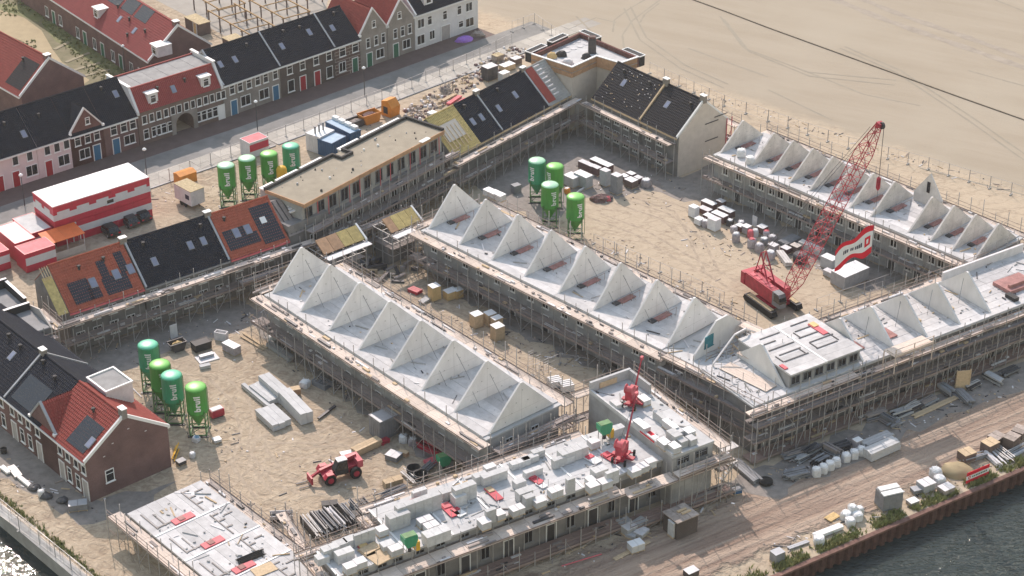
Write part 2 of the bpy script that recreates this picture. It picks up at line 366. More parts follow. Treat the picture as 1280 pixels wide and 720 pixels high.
# grey sheets round the buildings: shade painted into the ground, with some crushed stone
mat('shade_gravel', (.235,.208,.185), var=.25, scale=.9, detail=6, bump=.4, bscale=3)
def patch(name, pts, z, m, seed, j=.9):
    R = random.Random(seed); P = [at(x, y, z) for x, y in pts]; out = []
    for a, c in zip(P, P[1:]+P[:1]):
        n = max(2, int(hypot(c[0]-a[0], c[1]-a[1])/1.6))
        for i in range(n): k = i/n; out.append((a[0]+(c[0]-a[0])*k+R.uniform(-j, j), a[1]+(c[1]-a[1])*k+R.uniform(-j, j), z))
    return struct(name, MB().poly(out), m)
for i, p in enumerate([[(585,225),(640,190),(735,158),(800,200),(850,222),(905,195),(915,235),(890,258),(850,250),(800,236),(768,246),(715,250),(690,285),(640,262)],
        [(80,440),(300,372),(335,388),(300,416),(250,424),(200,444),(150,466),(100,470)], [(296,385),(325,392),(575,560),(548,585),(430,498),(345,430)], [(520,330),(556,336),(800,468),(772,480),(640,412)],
        [(905,602),(1290,444),(1290,484),(1150,536),(965,624)], [(880,255),(930,256),(1125,345),(1092,366),(1000,326)], [(-20,500),(60,560),(118,628),(215,606),(165,650),(100,652),(40,616),(-20,585)]]): patch('shade_gravel', p, .0020+.0003*i, 'shade_gravel', i)
# field: track bands and tyre marks
mat('track', (.30,.255,.205), var=.16, scale=.5, stretch=(1,1,1))
def ribbon(name, pts, wd, m, z):
    P = [at(x, y, z) for x, y in pts]; mb = MB(); vs = []
    for i, p in enumerate(P):
        a, c = P[max(0, i-1)], P[min(len(P)-1, i+1)]; d = (c[0]-a[0], c[1]-a[1]); l = hypot(*d); w_ = wd*(1+.25*sin(i*1.7)); n = (-d[1]/l*w_/2, d[0]/l*w_/2)
        vs += [(p[0]-n[0], p[1]-n[1], z), (p[0]+n[0], p[1]+n[1], z)]
    mb.add(vs, [(2*i, 2*i+1, 2*i+3, 2*i+2) for i in range(len(P)-1)]); return struct(name, mb, m)
def sub(pts, k=6):
    out = []
    for a, c in zip(pts, pts[1:]):
        for i in range(k): out.append((a[0]+(c[0]-a[0])*i/k, a[1]+(c[1]-a[1])*i/k))
    return out+[pts[-1]]
ribbon('field_track', sub([(1030,-6),(1110,26),(1200,57),(1290,88)]), 1.7, 'track', .010)
ribbon('field_track', sub([(1060,-8),(1130,20),(1210,47),(1290,76)]), 1.5, 'track', .012)
mat('faint_track', (0.273,0.240,0.186), var=.1, scale=.6)
for i, p in enumerate([[(766,40),(768,25),(785,12),(812,-4)], [(800,28),(806,18),(824,4)], [(780,60),(778,44),(790,26),(830,-4)], [(700,40),(745,22),(770,28)], [(1000,86),(1080,118),(1150,132)], [(1210,88),(1290,110)], [(960,112),(1040,150)], [(860,60),(960,96)], [(1240,-2),(1290,18)], [(1150,210),(1290,246)], [(900,20),(930,60),(1010,90),(1120,100)], [(905,24),(936,64),(1012,95),(1118,106)], [(1050,60),(1120,90),(1210,150),(1280,200)], [(1056,58),(1126,88),(1216,147),(1286,196)], [(780,10),(800,50),(850,85),(905,110)], [(788,8),(808,47),(856,81),(910,105)], [(720,20),(760,60),(800,75)]]):
    ribbon('tyre_mark', sub(p), .32, 'faint_track', .009+.001*i)
mat('yard_track', (.355,.283,.208), var=.3, scale=1.2)
def tyre_pair(pts, z):
    P = [at(x, y) for x, y in sub(pts, 8)]
    for sg in (-.95, .95):
        vs = []; wd = .19
        for i, p in enumerate(P):
            a, c = P[max(0, i-1)], P[min(len(P)-1, i+1)]; d = (c[0]-a[0], c[1]-a[1]); l = hypot(*d) or 1; n = (-d[1]/l, d[0]/l); w_ = wd*(1+.35*sin(i*2.3+sg))
            vs += [(p[0]+n[0]*(sg-w_), p[1]+n[1]*(sg-w_), z), (p[0]+n[0]*(sg+w_), p[1]+n[1]*(sg+w_), z)]
        struct('tyre_mark', MB().add(vs, [(2*i, 2*i+1, 2*i+3, 2*i+2) for i in range(len(P)-1)]), 'yard_track')
for i, p in enumerate([[(300,610),(325,585),(365,568),(420,562),(470,572)], [(270,470),(300,500),(312,540),(300,580),(330,620)], [(390,615),(350,600),(320,560),(325,530)], [(420,640),(470,620),(500,585),(470,545)], [(260,590),(300,560),(345,548),(400,548),(450,520)],
                       [(745,270),(800,290),(850,320),(900,345)], [(770,250),(830,270),(870,300),(890,340),(930,365)], [(800,245),(850,262),(880,310)], [(530,385),(570,395),(620,420),(660,440)]]): tyre_pair(p, .005+.0006*i)
def pipe(name, label, cat, pts, r, m, z=None, n=5):
    mb = MB(); P = [at(x, y, 0) for x, y in pts]; P = [(p[0], p[1], (z if z is not None else r*.8)) for p in P]
    for a, c in zip(P, P[1:]): mb.tube(a, c, r, n)
    o = mb.build(name, m); return tag(o, label, cat)
mat('hose_dark', (.16,.13,.095), rough=.8, var=.3)
pipe('drainage_pipe', 'long dark drainage pipe lying across the pale sand field', 'pipe', sub([(858,-3),(905,14),(960,35),(1120,93),(1200,122),(1285,152)], 4), .10, 'hose_dark')

# ------------------------------------------------------------------ quay on the right
QO, QA = (28.0, 166.7), 33.0
q = thing('quay_wall', 'rust brown sheet pile quay wall with a flat cap along the dark water', 'quay wall', QO, QA)
def pile_mesh():
    pr = [(0,-.02),(.18,-.02),(.32,-.34),(.68,-.34),(.82,-.02),(1.0,-.02)]
    return MB().add([(x*1.22, y-.25, z) for z in (-2.6, -.12) for x, y in pr], [(i, i+1, i+7, i+6) for i in range(5)]).mesh('sheet_pile', 'rust_pile')
pmsh = pile_mesh()
for i in range(-12, 48): put('sheet_pile', pmsh, q, (i*1.22, 0, 0))
for i in range(-3, 12): MB().box(i*5.0, i*5.0+4.97, -.62, -.05, -.14, .10).build('coping', 'rust_cap', q)
k = thing('canal_wall', 'concrete capped canal wall with a low railing at the bottom left', 'canal wall', (-56.05, 178.1), -47.2)
MB().box(-60, 62, -.55, -.1, -2.6, -.05).build('wall', 'concrete_old', k)
for i in range(-10, 10): MB().box(i*3, i*3+2.97, -.75, .35, -.05, .14).build('coping', 'concrete_old', k)
rl = MB()
for i in range(-10, 16): rl.tube((i*2, .2, .1), (i*2, .2, 1.15), .03)
for z in (.55, 1.12): rl.tube((-20, .2, z), (30, .2, z), .025)
rl.build('railing', 'galv', k)
def tufts(name, n, fn, m, h=.42, seed=5, wd=.10):
    R = random.Random(seed); mb = MB()
    for _ in range(n):
        x, y, s_ = fn(R); 
        for k_ in range(4):
            a = R.uniform(0, 2*pi); hh = h*s_*R.uniform(.5, 1.2); l = hh*R.uniform(.2, .9); w_ = wd*R.uniform(.6, 1.4)*s_
            bx, by = x+R.uniform(-.15, .15), y+R.uniform(-.15, .15)
            mb.add([(bx-w_*sin(a), by+w_*cos(a), -.02), (bx+w_*sin(a), by-w_*cos(a), -.02), (bx+l*cos(a), by+l*sin(a), hh)], [(0, 1, 2)])
    return mb
def qfn(R):
    u = R.uniform(-14, 46); 
    for _ in range(9):
        if .5+.5*sin(u*.9)+.3*sin(u*2.3)+R.uniform(-.5, .5) > .42: break
        u = R.uniform(-14, 46)
    p = loc2w(QO, QA, u, .15+abs(R.gauss(0, .75))); return p[0], p[1], R.uniform(.5, 1.3)
tag(tufts('quay_grass', 2600, qfn, None).build('quay_grass', 'grass_blade'), 'green weeds and grass growing along the quay edge', 'grass', kind='stuff')
def kfn(R):
    p = loc2w((-56.05, 178.1), -47.2, R.uniform(-6, 20), .9+abs(R.gauss(0, .35))); return p[0], p[1], R.uniform(.4, 1.0)
tag(tufts('canal_grass', 420, kfn, None).build('canal_grass', 'grass_blade'), 'sparse grass tufts beside the canal railing', 'grass', kind='stuff')
def gfn(R):
    while True:
        x, y = R.uniform(-10, 200), R.uniform(-6, 118)
        on = (x < 55 and y < 20) or (50 < x < 155 and (y-28)*.9 < (x-50)*1.0-2 and y > (x-60)*.72+18) or (x < 45 and y > 50)
        if on: p = at(x, y); return p[0], p[1], R.uniform(.6, 1.4)
tag(tufts('plot_grass', 1200, gfn, None, h=.22, seed=8, wd=.14).build('plot_grass', 'grass_blade'), 'rough green grass on the plots behind the street houses', 'grass', kind='stuff')
# ------------------------------------------------------------------ building parts
def tiles(p0, ux, us, nn, W, L, m, name, parent, cw=.30, cl=.40, amp=.045, lip=.065, skew=0):
    nc = max(1, round(W/cw)); nr = max(1, round(L/cl)); vs = []; fs = []
    xs = [W*i/(2*nc) for i in range(2*nc+1)]
    for r in range(nr):
        for s_, h in ((L*r/nr, lip), (L*(r+1)/nr, .0)):
            for i, x in enumerate(xs):
                hh = h+(amp if i % 2 else 0); x2 = x+skew*s_/L*(1-x/W)
                vs.append(tuple(p0[k]+ux[k]*x2+us[k]*s_+nn[k]*hh for k in range(3)))
    n = len(xs)
    for r in range(2*nr-1):
        for i in range(n-1): fs.append((r*n+i, r*n+i+1, (r+1)*n+i+1, (r+1)*n+i))
    return MB().add(vs, fs).build(name, m, parent)
def win_mesh(w_, h, st, fm):
    b = .09; mb = MB(); y0, y1 = -.07, .02
    mb.box(-w_/2, w_/2, y0, y1, 0, b); mb.box(-w_/2, w_/2, y0, y1, h-b, h)
    mb.box(-w_/2, -w_/2+b, y0, y1, b, h-b); mb.box(w_/2-b, w_/2, y0, y1, b, h-b)
    if st in (1, 2): mb.box(-b*.45, b*.45, y0+.01, y1, b, h-b)
    if st in (2, 3): mb.box(-w_/2+b, w_/2-b, y0+.012, y1, h*.64, h*.64+b*.8)
    mb.box(-w_/2-.08, w_/2+.08, -.14, .01, -.09, -.003)
    return mb.mesh('window', fm)
def window(par, u, v, z, w_=1.1, h=1.5, st=1, rz=0, fm='white', pane='glass', name='window'):
    me = cached(('win', w_, h, st, fm), lambda: win_mesh(w_, h, st, fm))
    pn = cached(('pane', w_, h, pane), lambda: MB().box(-w_/2+.05, w_/2-.05, -.03, .01, .05, h-.05).mesh('pane', pane))
    o = put(name, me, par, (u, v, z), rz); put('pane', pn, o); return o
def door(par, u, v, z=0.02, w_=1.05, h=2.35, m='red_door', rz=0, fm='white'):
    lf = cached(('leaf', w_, h, m), lambda: MB().box(-w_/2, w_/2, -.05, .02, 0, h).mesh('door', m))
    fr = cached(('dfr', w_, h, fm), lambda: MB().box(-w_/2-.12, -w_/2, -.09, .02, 0, h+.12).box(w_/2, w_/2+.12, -.09, .02, 0, h+.12).box(-w_/2, w_/2, -.09, .02, h, h+.12).mesh('frame', fm))
    o = put('door', lf, par, (u, v, z), rz); put('frame', fr, o); return o
def skylight(par, u, y0, z0, a, s_, w_=.8, h=1.2, pane='skylight', up=.10):
    me = cached(('skf', w_, h), lambda: MB().box(-w_/2, w_/2, 0, h, 0, .08).mesh('skylight', 'steel_grey'))
    pn = cached(('skp', w_, h, pane), lambda: MB().box(-w_/2+.07, w_/2-.07, .07, h-.07, .082, .10).mesh('pane', pane))
    o = put('skylight', me, par, (u, y0+s_*cos(a)-up*sin(a), z0+s_*sin(a)+up*cos(a)), rot=(a, 0, 0)); put('pane', pn, o); return o
def panel_on(par, name, u, y0, z0, a, s_, w_, h, m, th=.05, up=.12):
    me = cached((name, w_, h, m), lambda: MB().box(-w_/2, w_/2, 0, h, 0, th).mesh(name, m))
    return put(name, me, par, (u, y0+s_*cos(a)-up*sin(a), z0+s_*sin(a)+up*cos(a)), rot=(a, 0, 0))
def vent(par, u, y, z):
    me = cached('vent', lambda: MB().lathe([(.16,0),(.16,.55),(.24,.56),(.24,.74),(.05,.80)], 8).mesh('roof_vent', 'black_box'))
    return put('roof_vent', me, par, (u, y, z))
def chimney(par, u, y, z, w_=.9, d=.6, h=1.2, m='brick_grey', cap='white'):
    o = MB().box(-w_/2, w_/2, -d/2, d/2, 0, h).build('chimney', m, par, (u, y, z))
    MB().box(-w_/2-.06, w_/2+.06, -d/2-.06, d/2+.06, h+.002, h+.1).build('chimney_cap', cap, o); return o
def dormer(par, u, y, z, w_=1.7, d=1.8, h=1.6):
    o = MB().box(-w_/2, w_/2, 0, d, 0, h).build('dormer', 'white_dirty', par, (u, y, z))
    MB().box(-w_/2-.15, w_/2+.15, -.18, d, h+.002, h+.14).build('dormer_roof', 'white', o)
    window(o, 0, -.02, .25, w_*.6, h*.72, 3); return o
def house(name, label, cat, o, az, W, D=9.5, e=5.5, r=9.6, wall='brick_red', roof='tile_dark', ops=(), sky=(), vents=(), par=(0, 0), gut='white', group=None, over=.3, chim=(), skew=0, back=True):
    t = thing(name, label, cat, o, az, group); a = atan2(r-e, D/2); s = (r-e)/(D/2)
    MB().extr([(0,0,0),(0,0,e),(0,D/2,r),(0,D,e),(0,D,0)], (W, 0, 0)).build('wall', wall, t)
    L = hypot(D/2+over, (D/2+over)*s)
    g = .07
    rf = tiles((0, -over-g*sin(a), e-over*s+g*cos(a)), (1,0,0), (0,cos(a),sin(a)), (0,-sin(a),cos(a)), W, L, roof, 'roof', t, skew=skew)
    if back: tiles((W, D+over+g*sin(a), e-over*s+g*cos(a)), (-1,0,0), (0,-cos(a),sin(a)), (0,sin(a),cos(a)), W, L, roof, 'roof', t)
    MB().tube((0, D/2, r+.14), (W, D/2, r+.14), .13, 6).build('ridge_cap', roof, t)
    MB().box(0, W, -over-.16, -over+.02, e-over*s-.18, e-over*s+.03).build('gutter', gut, t)
    for side, x in zip(par, (0, W)):
        if side:
            x0 = x-.03 if x == 0 else x-.22
            mb = MB().extr([(x0,-over,e-over*s-.1),(x0,-over,e-over*s+.32),(x0,D/2,r+.34),(x0,D+over,e-over*s+.32),(x0,D+over,e-over*s-.1),(x0,D/2,r-.1)], (.25, 0, 0))
            mb.build('verge', side if isinstance(side, str) else 'zinc', t)
    for op in ops:
        k, px, z = op[0], op[1], op[2]; u = upx(o, az, px, z+.7)
        if k == 'd': door(t, u, 0, .02, op[3] if len(op) > 3 else 1.05, op[4] if len(op) > 4 else 2.35, op[5] if len(op) > 5 else 'red_door')
        else: window(t, u, 0, z, op[3] if len(op) > 3 else 1.1, op[4] if len(op) > 4 else 1.6, op[5] if len(op) > 5 else 3, name='window')
    for u, s_ in sky: skylight(t, u, 0, e, a, s_)
    for u, s_ in vents: vent(t, u, s_*cos(a), e+s_*sin(a)-.1)
    for u, h in chim: chimney(t, u, D/2, r-.3, h=h)
    return t
def front_gable(name, label, cat, o, az, W, D, e, r, wall, roof, ops, group=None, link=False, vergem='white_dirty', y1=None, t=None, x0=0):
    "house whose ridge runs back from the street"
    t = t or thing(name, label, cat, o, az, group); y1 = y1 or D
    MB().extr([(x0,0,0),(x0+W,0,0),(x0+W,0,e),(x0+W/2,0,r),(x0,0,e)][::-1], (0, y1, 0)).build('wall', wall, t)
    a = atan2(r-e, W/2); L = hypot(W/2, r-e); g = .06
    tiles((x0-g*sin(a), y1, e+g*cos(a)), (0,-1,0), (cos(a),0,sin(a)), (-sin(a),0,cos(a)), y1-.1, L, roof, 'roof', t)
    tiles((x0+W+g*sin(a), .1, e+g*cos(a)), (0,1,0), (-cos(a),0,sin(a)), (sin(a),0,cos(a)), y1-.1, L, roof, 'roof', t)
    v = MB().extr([(x0-.1,-.06,e-.05),(x0-.1,-.06,e+.28),(x0+W/2,-.06,r+.3),(x0+W+.1,-.06,e+.28),(x0+W+.1,-.06,e-.05),(x0+W/2,-.06,r-.04)], (0, .3, 0)); v.build('verge', vergem, t)
    for s_ in (x0, x0+W): MB().box(s_-.22, s_+.22, -.2, .3, e-.05, e+.3).build('kneeler', 'white', t)
    for op in ops:
        k, px, z = op[0], op[1], op[2]; u = upx(o, az, px, z+.7)
        if k == 'd': door(t, u, 0, .02, 1.05, 2.35, op[5])
        else: window(t, u, 0, z, op[3], op[4], op[5])
    return t
GS = 'houses along the finished street'
def U1(px): return upx(T1, TA1, px, 0)
def U2(px): return upx(T2, TA2, px, 0)
def P1(u): return loc2w(T1, TA1, u, 0)
def P2(u): return loc2w(T2, TA2, u, 0)
# pink terrace, cut by the left edge of the picture
house('terraced_house', 'pale pink plastered house at the left end of the street row', 'house', P1(-7.5), TA1, 7.4, wall='plaster_pink', e=5.3, ops=[('d',1,0),('w',-16,1)], sky=[(3.9,1.6)], vents=[(1.5,4.4)], group=GS)
house('terraced_house', 'pale pink house with red door, left of the other pink one', 'house', P1(0), TA1, 6.45, wall='plaster_pink', e=5.3, group=GS, par=(0, 0),
      ops=[('d',21,0),('w',40,.9,1.9,1.7,1),('w',19,3.3,1.0,1.5,0),('w',37,3.3,1.0,1.5,0)], sky=[(1.0,1.5),(5.6,1.6)], vents=[(3.6,4.3)])
house('terraced_house', 'pale pink house with red door beside the brick gabled house', 'house', P1(6.5), TA1, 5.45, wall='plaster_pink', e=5.3, group=GS,
      ops=[('d',62,0),('w',80,.9,1.9,1.7,1),('w',59,3.3,1.0,1.5,0),('w',71,3.3,1.0,1.5,0),('w',83,3.3,1.0,1.5,0)], vents=[(2.5,4.0)])
t = house('terraced_house', 'red brick gabled house with blue door next to the pink houses', 'house', P1(12), TA1, 5.5, wall='brick_red', e=5.2, group=GS,
      ops=[('d',122,0,1.1,2.4,'blue_door'),('w',106,.9,1.8,1.6,1),('w',97,3.2,1,1.5,3),('w',109.5,3.2,1,1.5,3),('w',121,3.2,1,1.5,3)])
front_gable('', '', '', P1(12), TA1, 5.46, 4.7, 5.2, 8.6, 'brick_red', 'tile_dark', [('w',109,6.1,.75,1.1,3)], y1=4.2, t=t, x0=.02)
house('terraced_house', 'dark red brick house with slate roof left of the arched gatehouse', 'house', P1(17.55), TA1, 5.7, wall='brick_wine', e=5.2, group=GS,
      ops=[('d',146,0,1.1,2.4,'blue_door'),('w',162,.9,1.9,1.5,1),('w',142,3.1,1.1,1.5,3),('w',154.5,3.1,1.1,1.5,3),('w',166,3.1,1.1,1.5,3)], sky=[(4.2,3.4)], vents=[(2.4,5.2)])
# gatehouse with mansard roof and arch
W3 = 15.1; t = thing('gatehouse', 'brown brick gatehouse with wine red mansard roof, two dormers and an archway', 'house', P1(23.35), TA1, GS)
uA = upx(P1(23.35), TA1, 231, 1)
ar = 1.55; zs = 1.5; arch = [(uA-ar, 0)]+[(uA+ar*cos(pi-pi*i/12), zs+ar*sin(pi-pi*i/12)) for i in range(13)]+[(uA+ar, 0)]
prof = [(0, 0)]+arch+[(W3, 0), (W3, 5.2), (0, 5.2)]
MB().extr([(x, 0, z) for x, z in prof][::-1], (0, 9.4, 0)).build('wall', 'brick_brown', t)
MB().extr([(x, .12, z) for x, z in [(0, 5.2), (W3, 5.2), (W3, 5.3), (0, 5.3)]][::-1], (0, 9.2, 0)).build('cornice', 'white', t)
n_ = 12; outer = [(uA-ar-.75, 0)]+[(uA-ar-.75, 3.3)]+[(uA+ar+.75, 3.3)]+[(uA+ar+.75, 0)]
MB().extr([(x, -.16, z) for x, z in outer+[(uA+ar+.0, 0)]+[(uA+ar*cos(pi*i/12), zs+ar*sin(pi*i/12)) for i in range(13)]+[(uA-ar, 0)]][::-1], (0, .14, 0)).build('arch_surround', 'brick_grey', t)
MB().box(.0, W3, 2.1, 7.4, 5.25, 8.35).build('attic', 'brick_brown', t)
am = atan2(3.1, 2.2)
tiles((.3, -.15, 5.3), (1,0,0), (0,cos(am),sin(am)), (0,-sin(am),cos(am)), W3-.6, 3.75, 'tile_wine', 'roof', t)
tiles((W3-.3, 9.6, 5.3), (-1,0,0), (0,-cos(am),sin(am)), (0,sin(am),cos(am)), W3-.6, 3.75, 'tile_wine', 'roof', t)
for i in range(6): MB().box(.35+i*2.4, .35+i*2.4+2.36, 2.25, 7.3, 8.352, 8.40+.01*(i % 2)).build('flat_roof', 'roof_grey', t)
MB().box(.3, W3-.3, 2.0, 2.22, 8.352, 8.62).build('roof_edge', 'tile_wine', t); MB().box(.3, W3-.3, 7.3, 7.5, 8.352, 8.62).build('roof_edge', 'tile_wine', t)
for x in (-.12, W3-.28): 
    w_ = MB().extr([(x,-.25,5.0),(x,-.25,5.5),(x,1.9,8.9),(x,7.7,8.9),(x,9.7,5.4),(x,9.7,5.0)], (.4, 0, 0)).build('parapet_wall', 'plaster_white', t)
    MB().extr([(x-.05,1.6,8.93),(x-.05,8.0,8.93),(x+.45,8.0,8.93),(x+.45,1.6,8.93)], (0,0,.14)).build('parapet_cap', 'white', t)
for px, z in ((193, 5.8), (259, 5.8)): dormer(t, upx(P1(23.35), TA1, px, 6.5), .35, z, 1.7, 1.9, 1.75)
skylight(t, upx(P1(23.35), TA1, 221, 6.7), -.1, 5.3, am, 1.3)
for px in (203, 237): vent(t, upx(P1(23.35), TA1, px, 7), 1.3, 7.2)
for px in (180.5,189.5,198.5,207.5,216,224,233,241,249,257,265,273,279): window(t, upx(P1(23.35), TA1, px, 3.9), 0, 3.3, .85, 1.35, 0)
for px in (183,193,198,205,213,248,255,262,269): window(t, upx(P1(23.35), TA1, px, 1.5), 0, .8, .95, 1.6, 3)
door(t, upx(P1(23.35), TA1, 277, 1), 0, .02, 1.0, 2.3, 'white')
house('terraced_house', 'grey brown brick house with two blue doors right of the gatehouse', 'house', P2(0), TA2, 11.05, wall='brick_grey', e=5.6, group=GS, par=(1, 1),
      ops=[('d',293,0,1.1,2.4,'blue_door'),('d',345,0,1.1,2.4,'blue_door'),('w',307,.9,1.9,1.7,1),('w',330,.9,1.9,1.7,1)]+[('w',p,3.5,1.0,1.5,3) for p in (290,300,311,322,332,344)], sky=[(1.6,2.6),(4.4,2.6)], vents=[(7.6,4.6)])
house('terraced_house', 'dark brown brick house with two red doors in white frames', 'house', P2(11.1), TA2, 11.0, wall='brick_dark', e=5.6, group=GS, par=(0, 1),
      ops=[('d',379,0,1.1,2.4,'red_door'),('d',397,0,1.1,2.4,'red_door'),('w',364,.5,1.3,2.0,0),('w',412,.5,1.3,2.0,0)]+[('w',p,3.5,1.1,1.5,3) for p in (362,378,395,411)], sky=[(8.2,3.0),(2.2,2.2)], vents=[(3.8,4.8),(7.0,4.6)])
house('terraced_house', 'narrow brick house with pale stripes and dark green door', 'house', P2(22.15), TA2, 5.2, wall='brick_stripe', e=5.6, group=GS,
      ops=[('d',444,0,1.05,2.35,'green_door'),('w',428,.8,1.4,1.7,1),('w',428,3.4,1.3,1.5,3),('w',444,3.4,1.3,1.5,3)], sky=[(1.5,2.4)], vents=[(3.2,5.0)])
front_gable('terraced_house', 'tan brick house with pointed gable beside the striped house', 'house', P2(27.4), TA2, 5.75, 9.6, 5.7, 9.7, 'brick_grey', 'tile_red',
      [('d',462,0,1,2.3,'green_door'),('w',475,.9,1.7,1.6,1),('w',460,3.3,.85,1.7,3),('w',470,3.3,.85,1.7,3),('w',479,3.3,.85,1.7,3),('w',467,6.5,.8,1.2,3)], GS)
front_gable('terraced_house', 'tan brick house with pointed gable beside the long white house', 'house', P2(33.25), TA2, 5.85, 9.6, 5.7, 9.7, 'brick_grey', 'tile_red',
      [('d',495,0,1,2.3,'green_door'),('w',508,.9,1.7,1.6,1),('w',494,3.3,.85,1.7,3),('w',503,3.3,.85,1.7,3),('w',512,3.3,.85,1.7,3),('w',499,6.5,.8,1.2,3)], GS)
t = house('terraced_house', 'long white plastered house at the far end of the street', 'house', P2(39.2), TA2, 14.2, wall='plaster_white', e=6.3, r=10.4, group=GS, par=('white', 'white'),
      ops=[('d',557,0,1.9,2.5,'grey_door')]+[('w',p,3.6,1.5,1.6,1) for p in (526,586)]+[('w',p,3.6,1.0,1.6,3) for p in (537,556,574)]+[('w',526,.7,1.7,1.7,1),('w',540,.9,1.2,1.6,1),('w',576,1.2,1.1,1.2,3),('w',587,.8,1.9,1.6,1)])
dormer(t, 3.6, .6, 6.9, 1.9, 2.4, 1.6)
# houses behind the street row
t = house('red_roof_house', 'long terrace with wine red roof and white dormers behind the gatehouse', 'house', (-87.6, 331.4), -52.6, 50.0, D=11.0, e=4.9, r=9.4, wall='brick_wine', roof='tile_wine', par=(0, 'white'),
      ops=[('d',68,0,1,2.3,'green_door'),('w',59,.6,1.2,1.8,1),('w',76,.6,1.2,1.8,1)])
for px in (97,106,118,128,141,151,164,175): 
    u = upx((-87.6, 331.4), -52.6, px, 2); (window(t, u, 0, .4, 1.2, 1.9, 1) if px not in (106,128,151) else door(t, u, 0, .02, 1.1, 2.3, 'green_door'))
for px, yy in ((122, 1.2), (195, 1.2)): dormer(t, upx((-87.6, 331.4), -52.6, px, 6.5, 1.2), .9, 5.5, 2.0, 2.6, 1.7)
for i in range(3): panel_on(t, 'solar_panel', 31.5+i*4.6, 0, 4.9, atan2(4.5, 5.5), 4.6, 3.9, 2.6, 'solar')
for u, s_ in ((36,2.4),(41.5,2.1)): skylight(t, u, 0, 4.9, atan2(4.5,5.5), s_)
for u, s_ in ((33.5,4.4),(38.5,3.6),(44.2,3.3),(41.0,1.2)): vent(t, u, s_*.77, 4.9+s_*.63)
chimney(t, 49.3, 5.5, 9.3, .9, .9, .7, 'brick_wine', 'white')
t = house('red_roof_house', 'dark red gable end house at the left edge behind the pink row', 'house', (-87.0, 291.3), -47.0, 18.2, D=11.0, e=4.9, r=9.4, wall='brick_wine', roof='tile_red', par=(0, 'white'))
chimney(t, 17.6, 5.5, 9.3, .9, .9, .6, 'brick_wine', 'white')
panel_on(t, 'solar_panel', 15.2, 0, 4.9, atan2(4.5, 5.5), .6, 4.4, 5.0, 'tile_dark2')
vent(t, 13.5, 3.6, 8.0)
tag(MB().box(-1.3, 1.3, -1.1, 1.1, 0, 3.0).box(-1.2, 1.2, -1.0, 1.0, 3.0, 3.02, 1).build('garden_shed', ['plaster_pink', 'white'], None, at(41, 97), radians(-47)), 'small white topped garden shed behind the gable end house', 'shed')
# timber parking frames
mat('beam_brown',(.36,.23,.11),var=.15)
def pergola(label, a, b_, nx, depth):
    p, q = at(*a), at(*b_); L = hypot(q[0]-p[0], q[1]-p[1]); az = math.degrees(atan2(q[1]-p[1], q[0]-p[0])); t = thing('pergola', label, 'pergola', p, az, 'timber parking frames behind the street')
    post = MB().box(-.09, .09, -.09, .09, 0, 2.6).mesh('post', 'brick_brown'); 
    for i in range(nx+1):
        for y in (0, depth): put('post', post, t, (L*i/nx, y, 0))
        MB().box(L*i/nx-.06, L*i/nx+.06, -.3, depth+.3, 2.602, 2.76).build('cross_beam', 'beam_brown', t)
    for y in (0, depth): MB().box(-.3, L+.3, y-.09, y+.09, 2.762, 2.95).build('beam', 'beam_brown', t)
pergola('brown timber parking frame behind the grey brick house', (262,33), (318,66), 4, 5.2)
pergola('brown timber parking frame furthest back beside the red roof terrace', (243,12), (275,31), 2, 5.0)
pergola('brown timber parking frame behind the dark brick house', (300,12), (355,42), 4, 5.2)
pergola('brown timber parking frame behind the striped house', (345,-4), (385,18), 3, 5.2)
t = thing('brick_shed', 'low brown garden shed row beside the timber frames', 'shed', at(232,36), -50); MB().box(0,4.5,0,2.2,0,2.1).build('wall','brick_brown',t); MB().box(-.1,4.6,-.1,2.3,2.102,2.2).build('roof','straw',t); door(t,3.2,0,.02,.9,2,'ply')
t = thing('brick_shed', 'smaller brown garden shed nearer to the street roofs', 'shed', at(279,64), -50); MB().box(0,3.5,0,2.6,0,2.4).build('wall','brick_brown',t); MB().box(-.1,3.6,-.1,2.7,2.402,2.5).build('roof','straw',t)
# lamps
def lamp(px, py, label, h=4.6):
    t = thing('street_lamp', label, 'street lamp', at(px, py), 0, 'street lamps'); 
    MB().tube((0,0,0),(0,0,h),.07,6,r2=.05).build('post', 'steel_dark', t); MB().lathe([(.12,h),(.30,h+.12),(.30,h+.25),(.12,h+.42)],10).build('lamp_head','lamp_white',t)
for px, py, lb in [(31,257,'street lamp in front of the pink house at the left edge'), (184,224,'street lamp just beyond the red and white site office'), (157,92,'street lamp at the corner of the back lane'), (67,121,'street lamp on the plots behind the pink houses'), (322,163,'street lamp by the grey brown brick house'), (456,120,'street lamp in front of the green doors')]: lamp(px, py, lb)
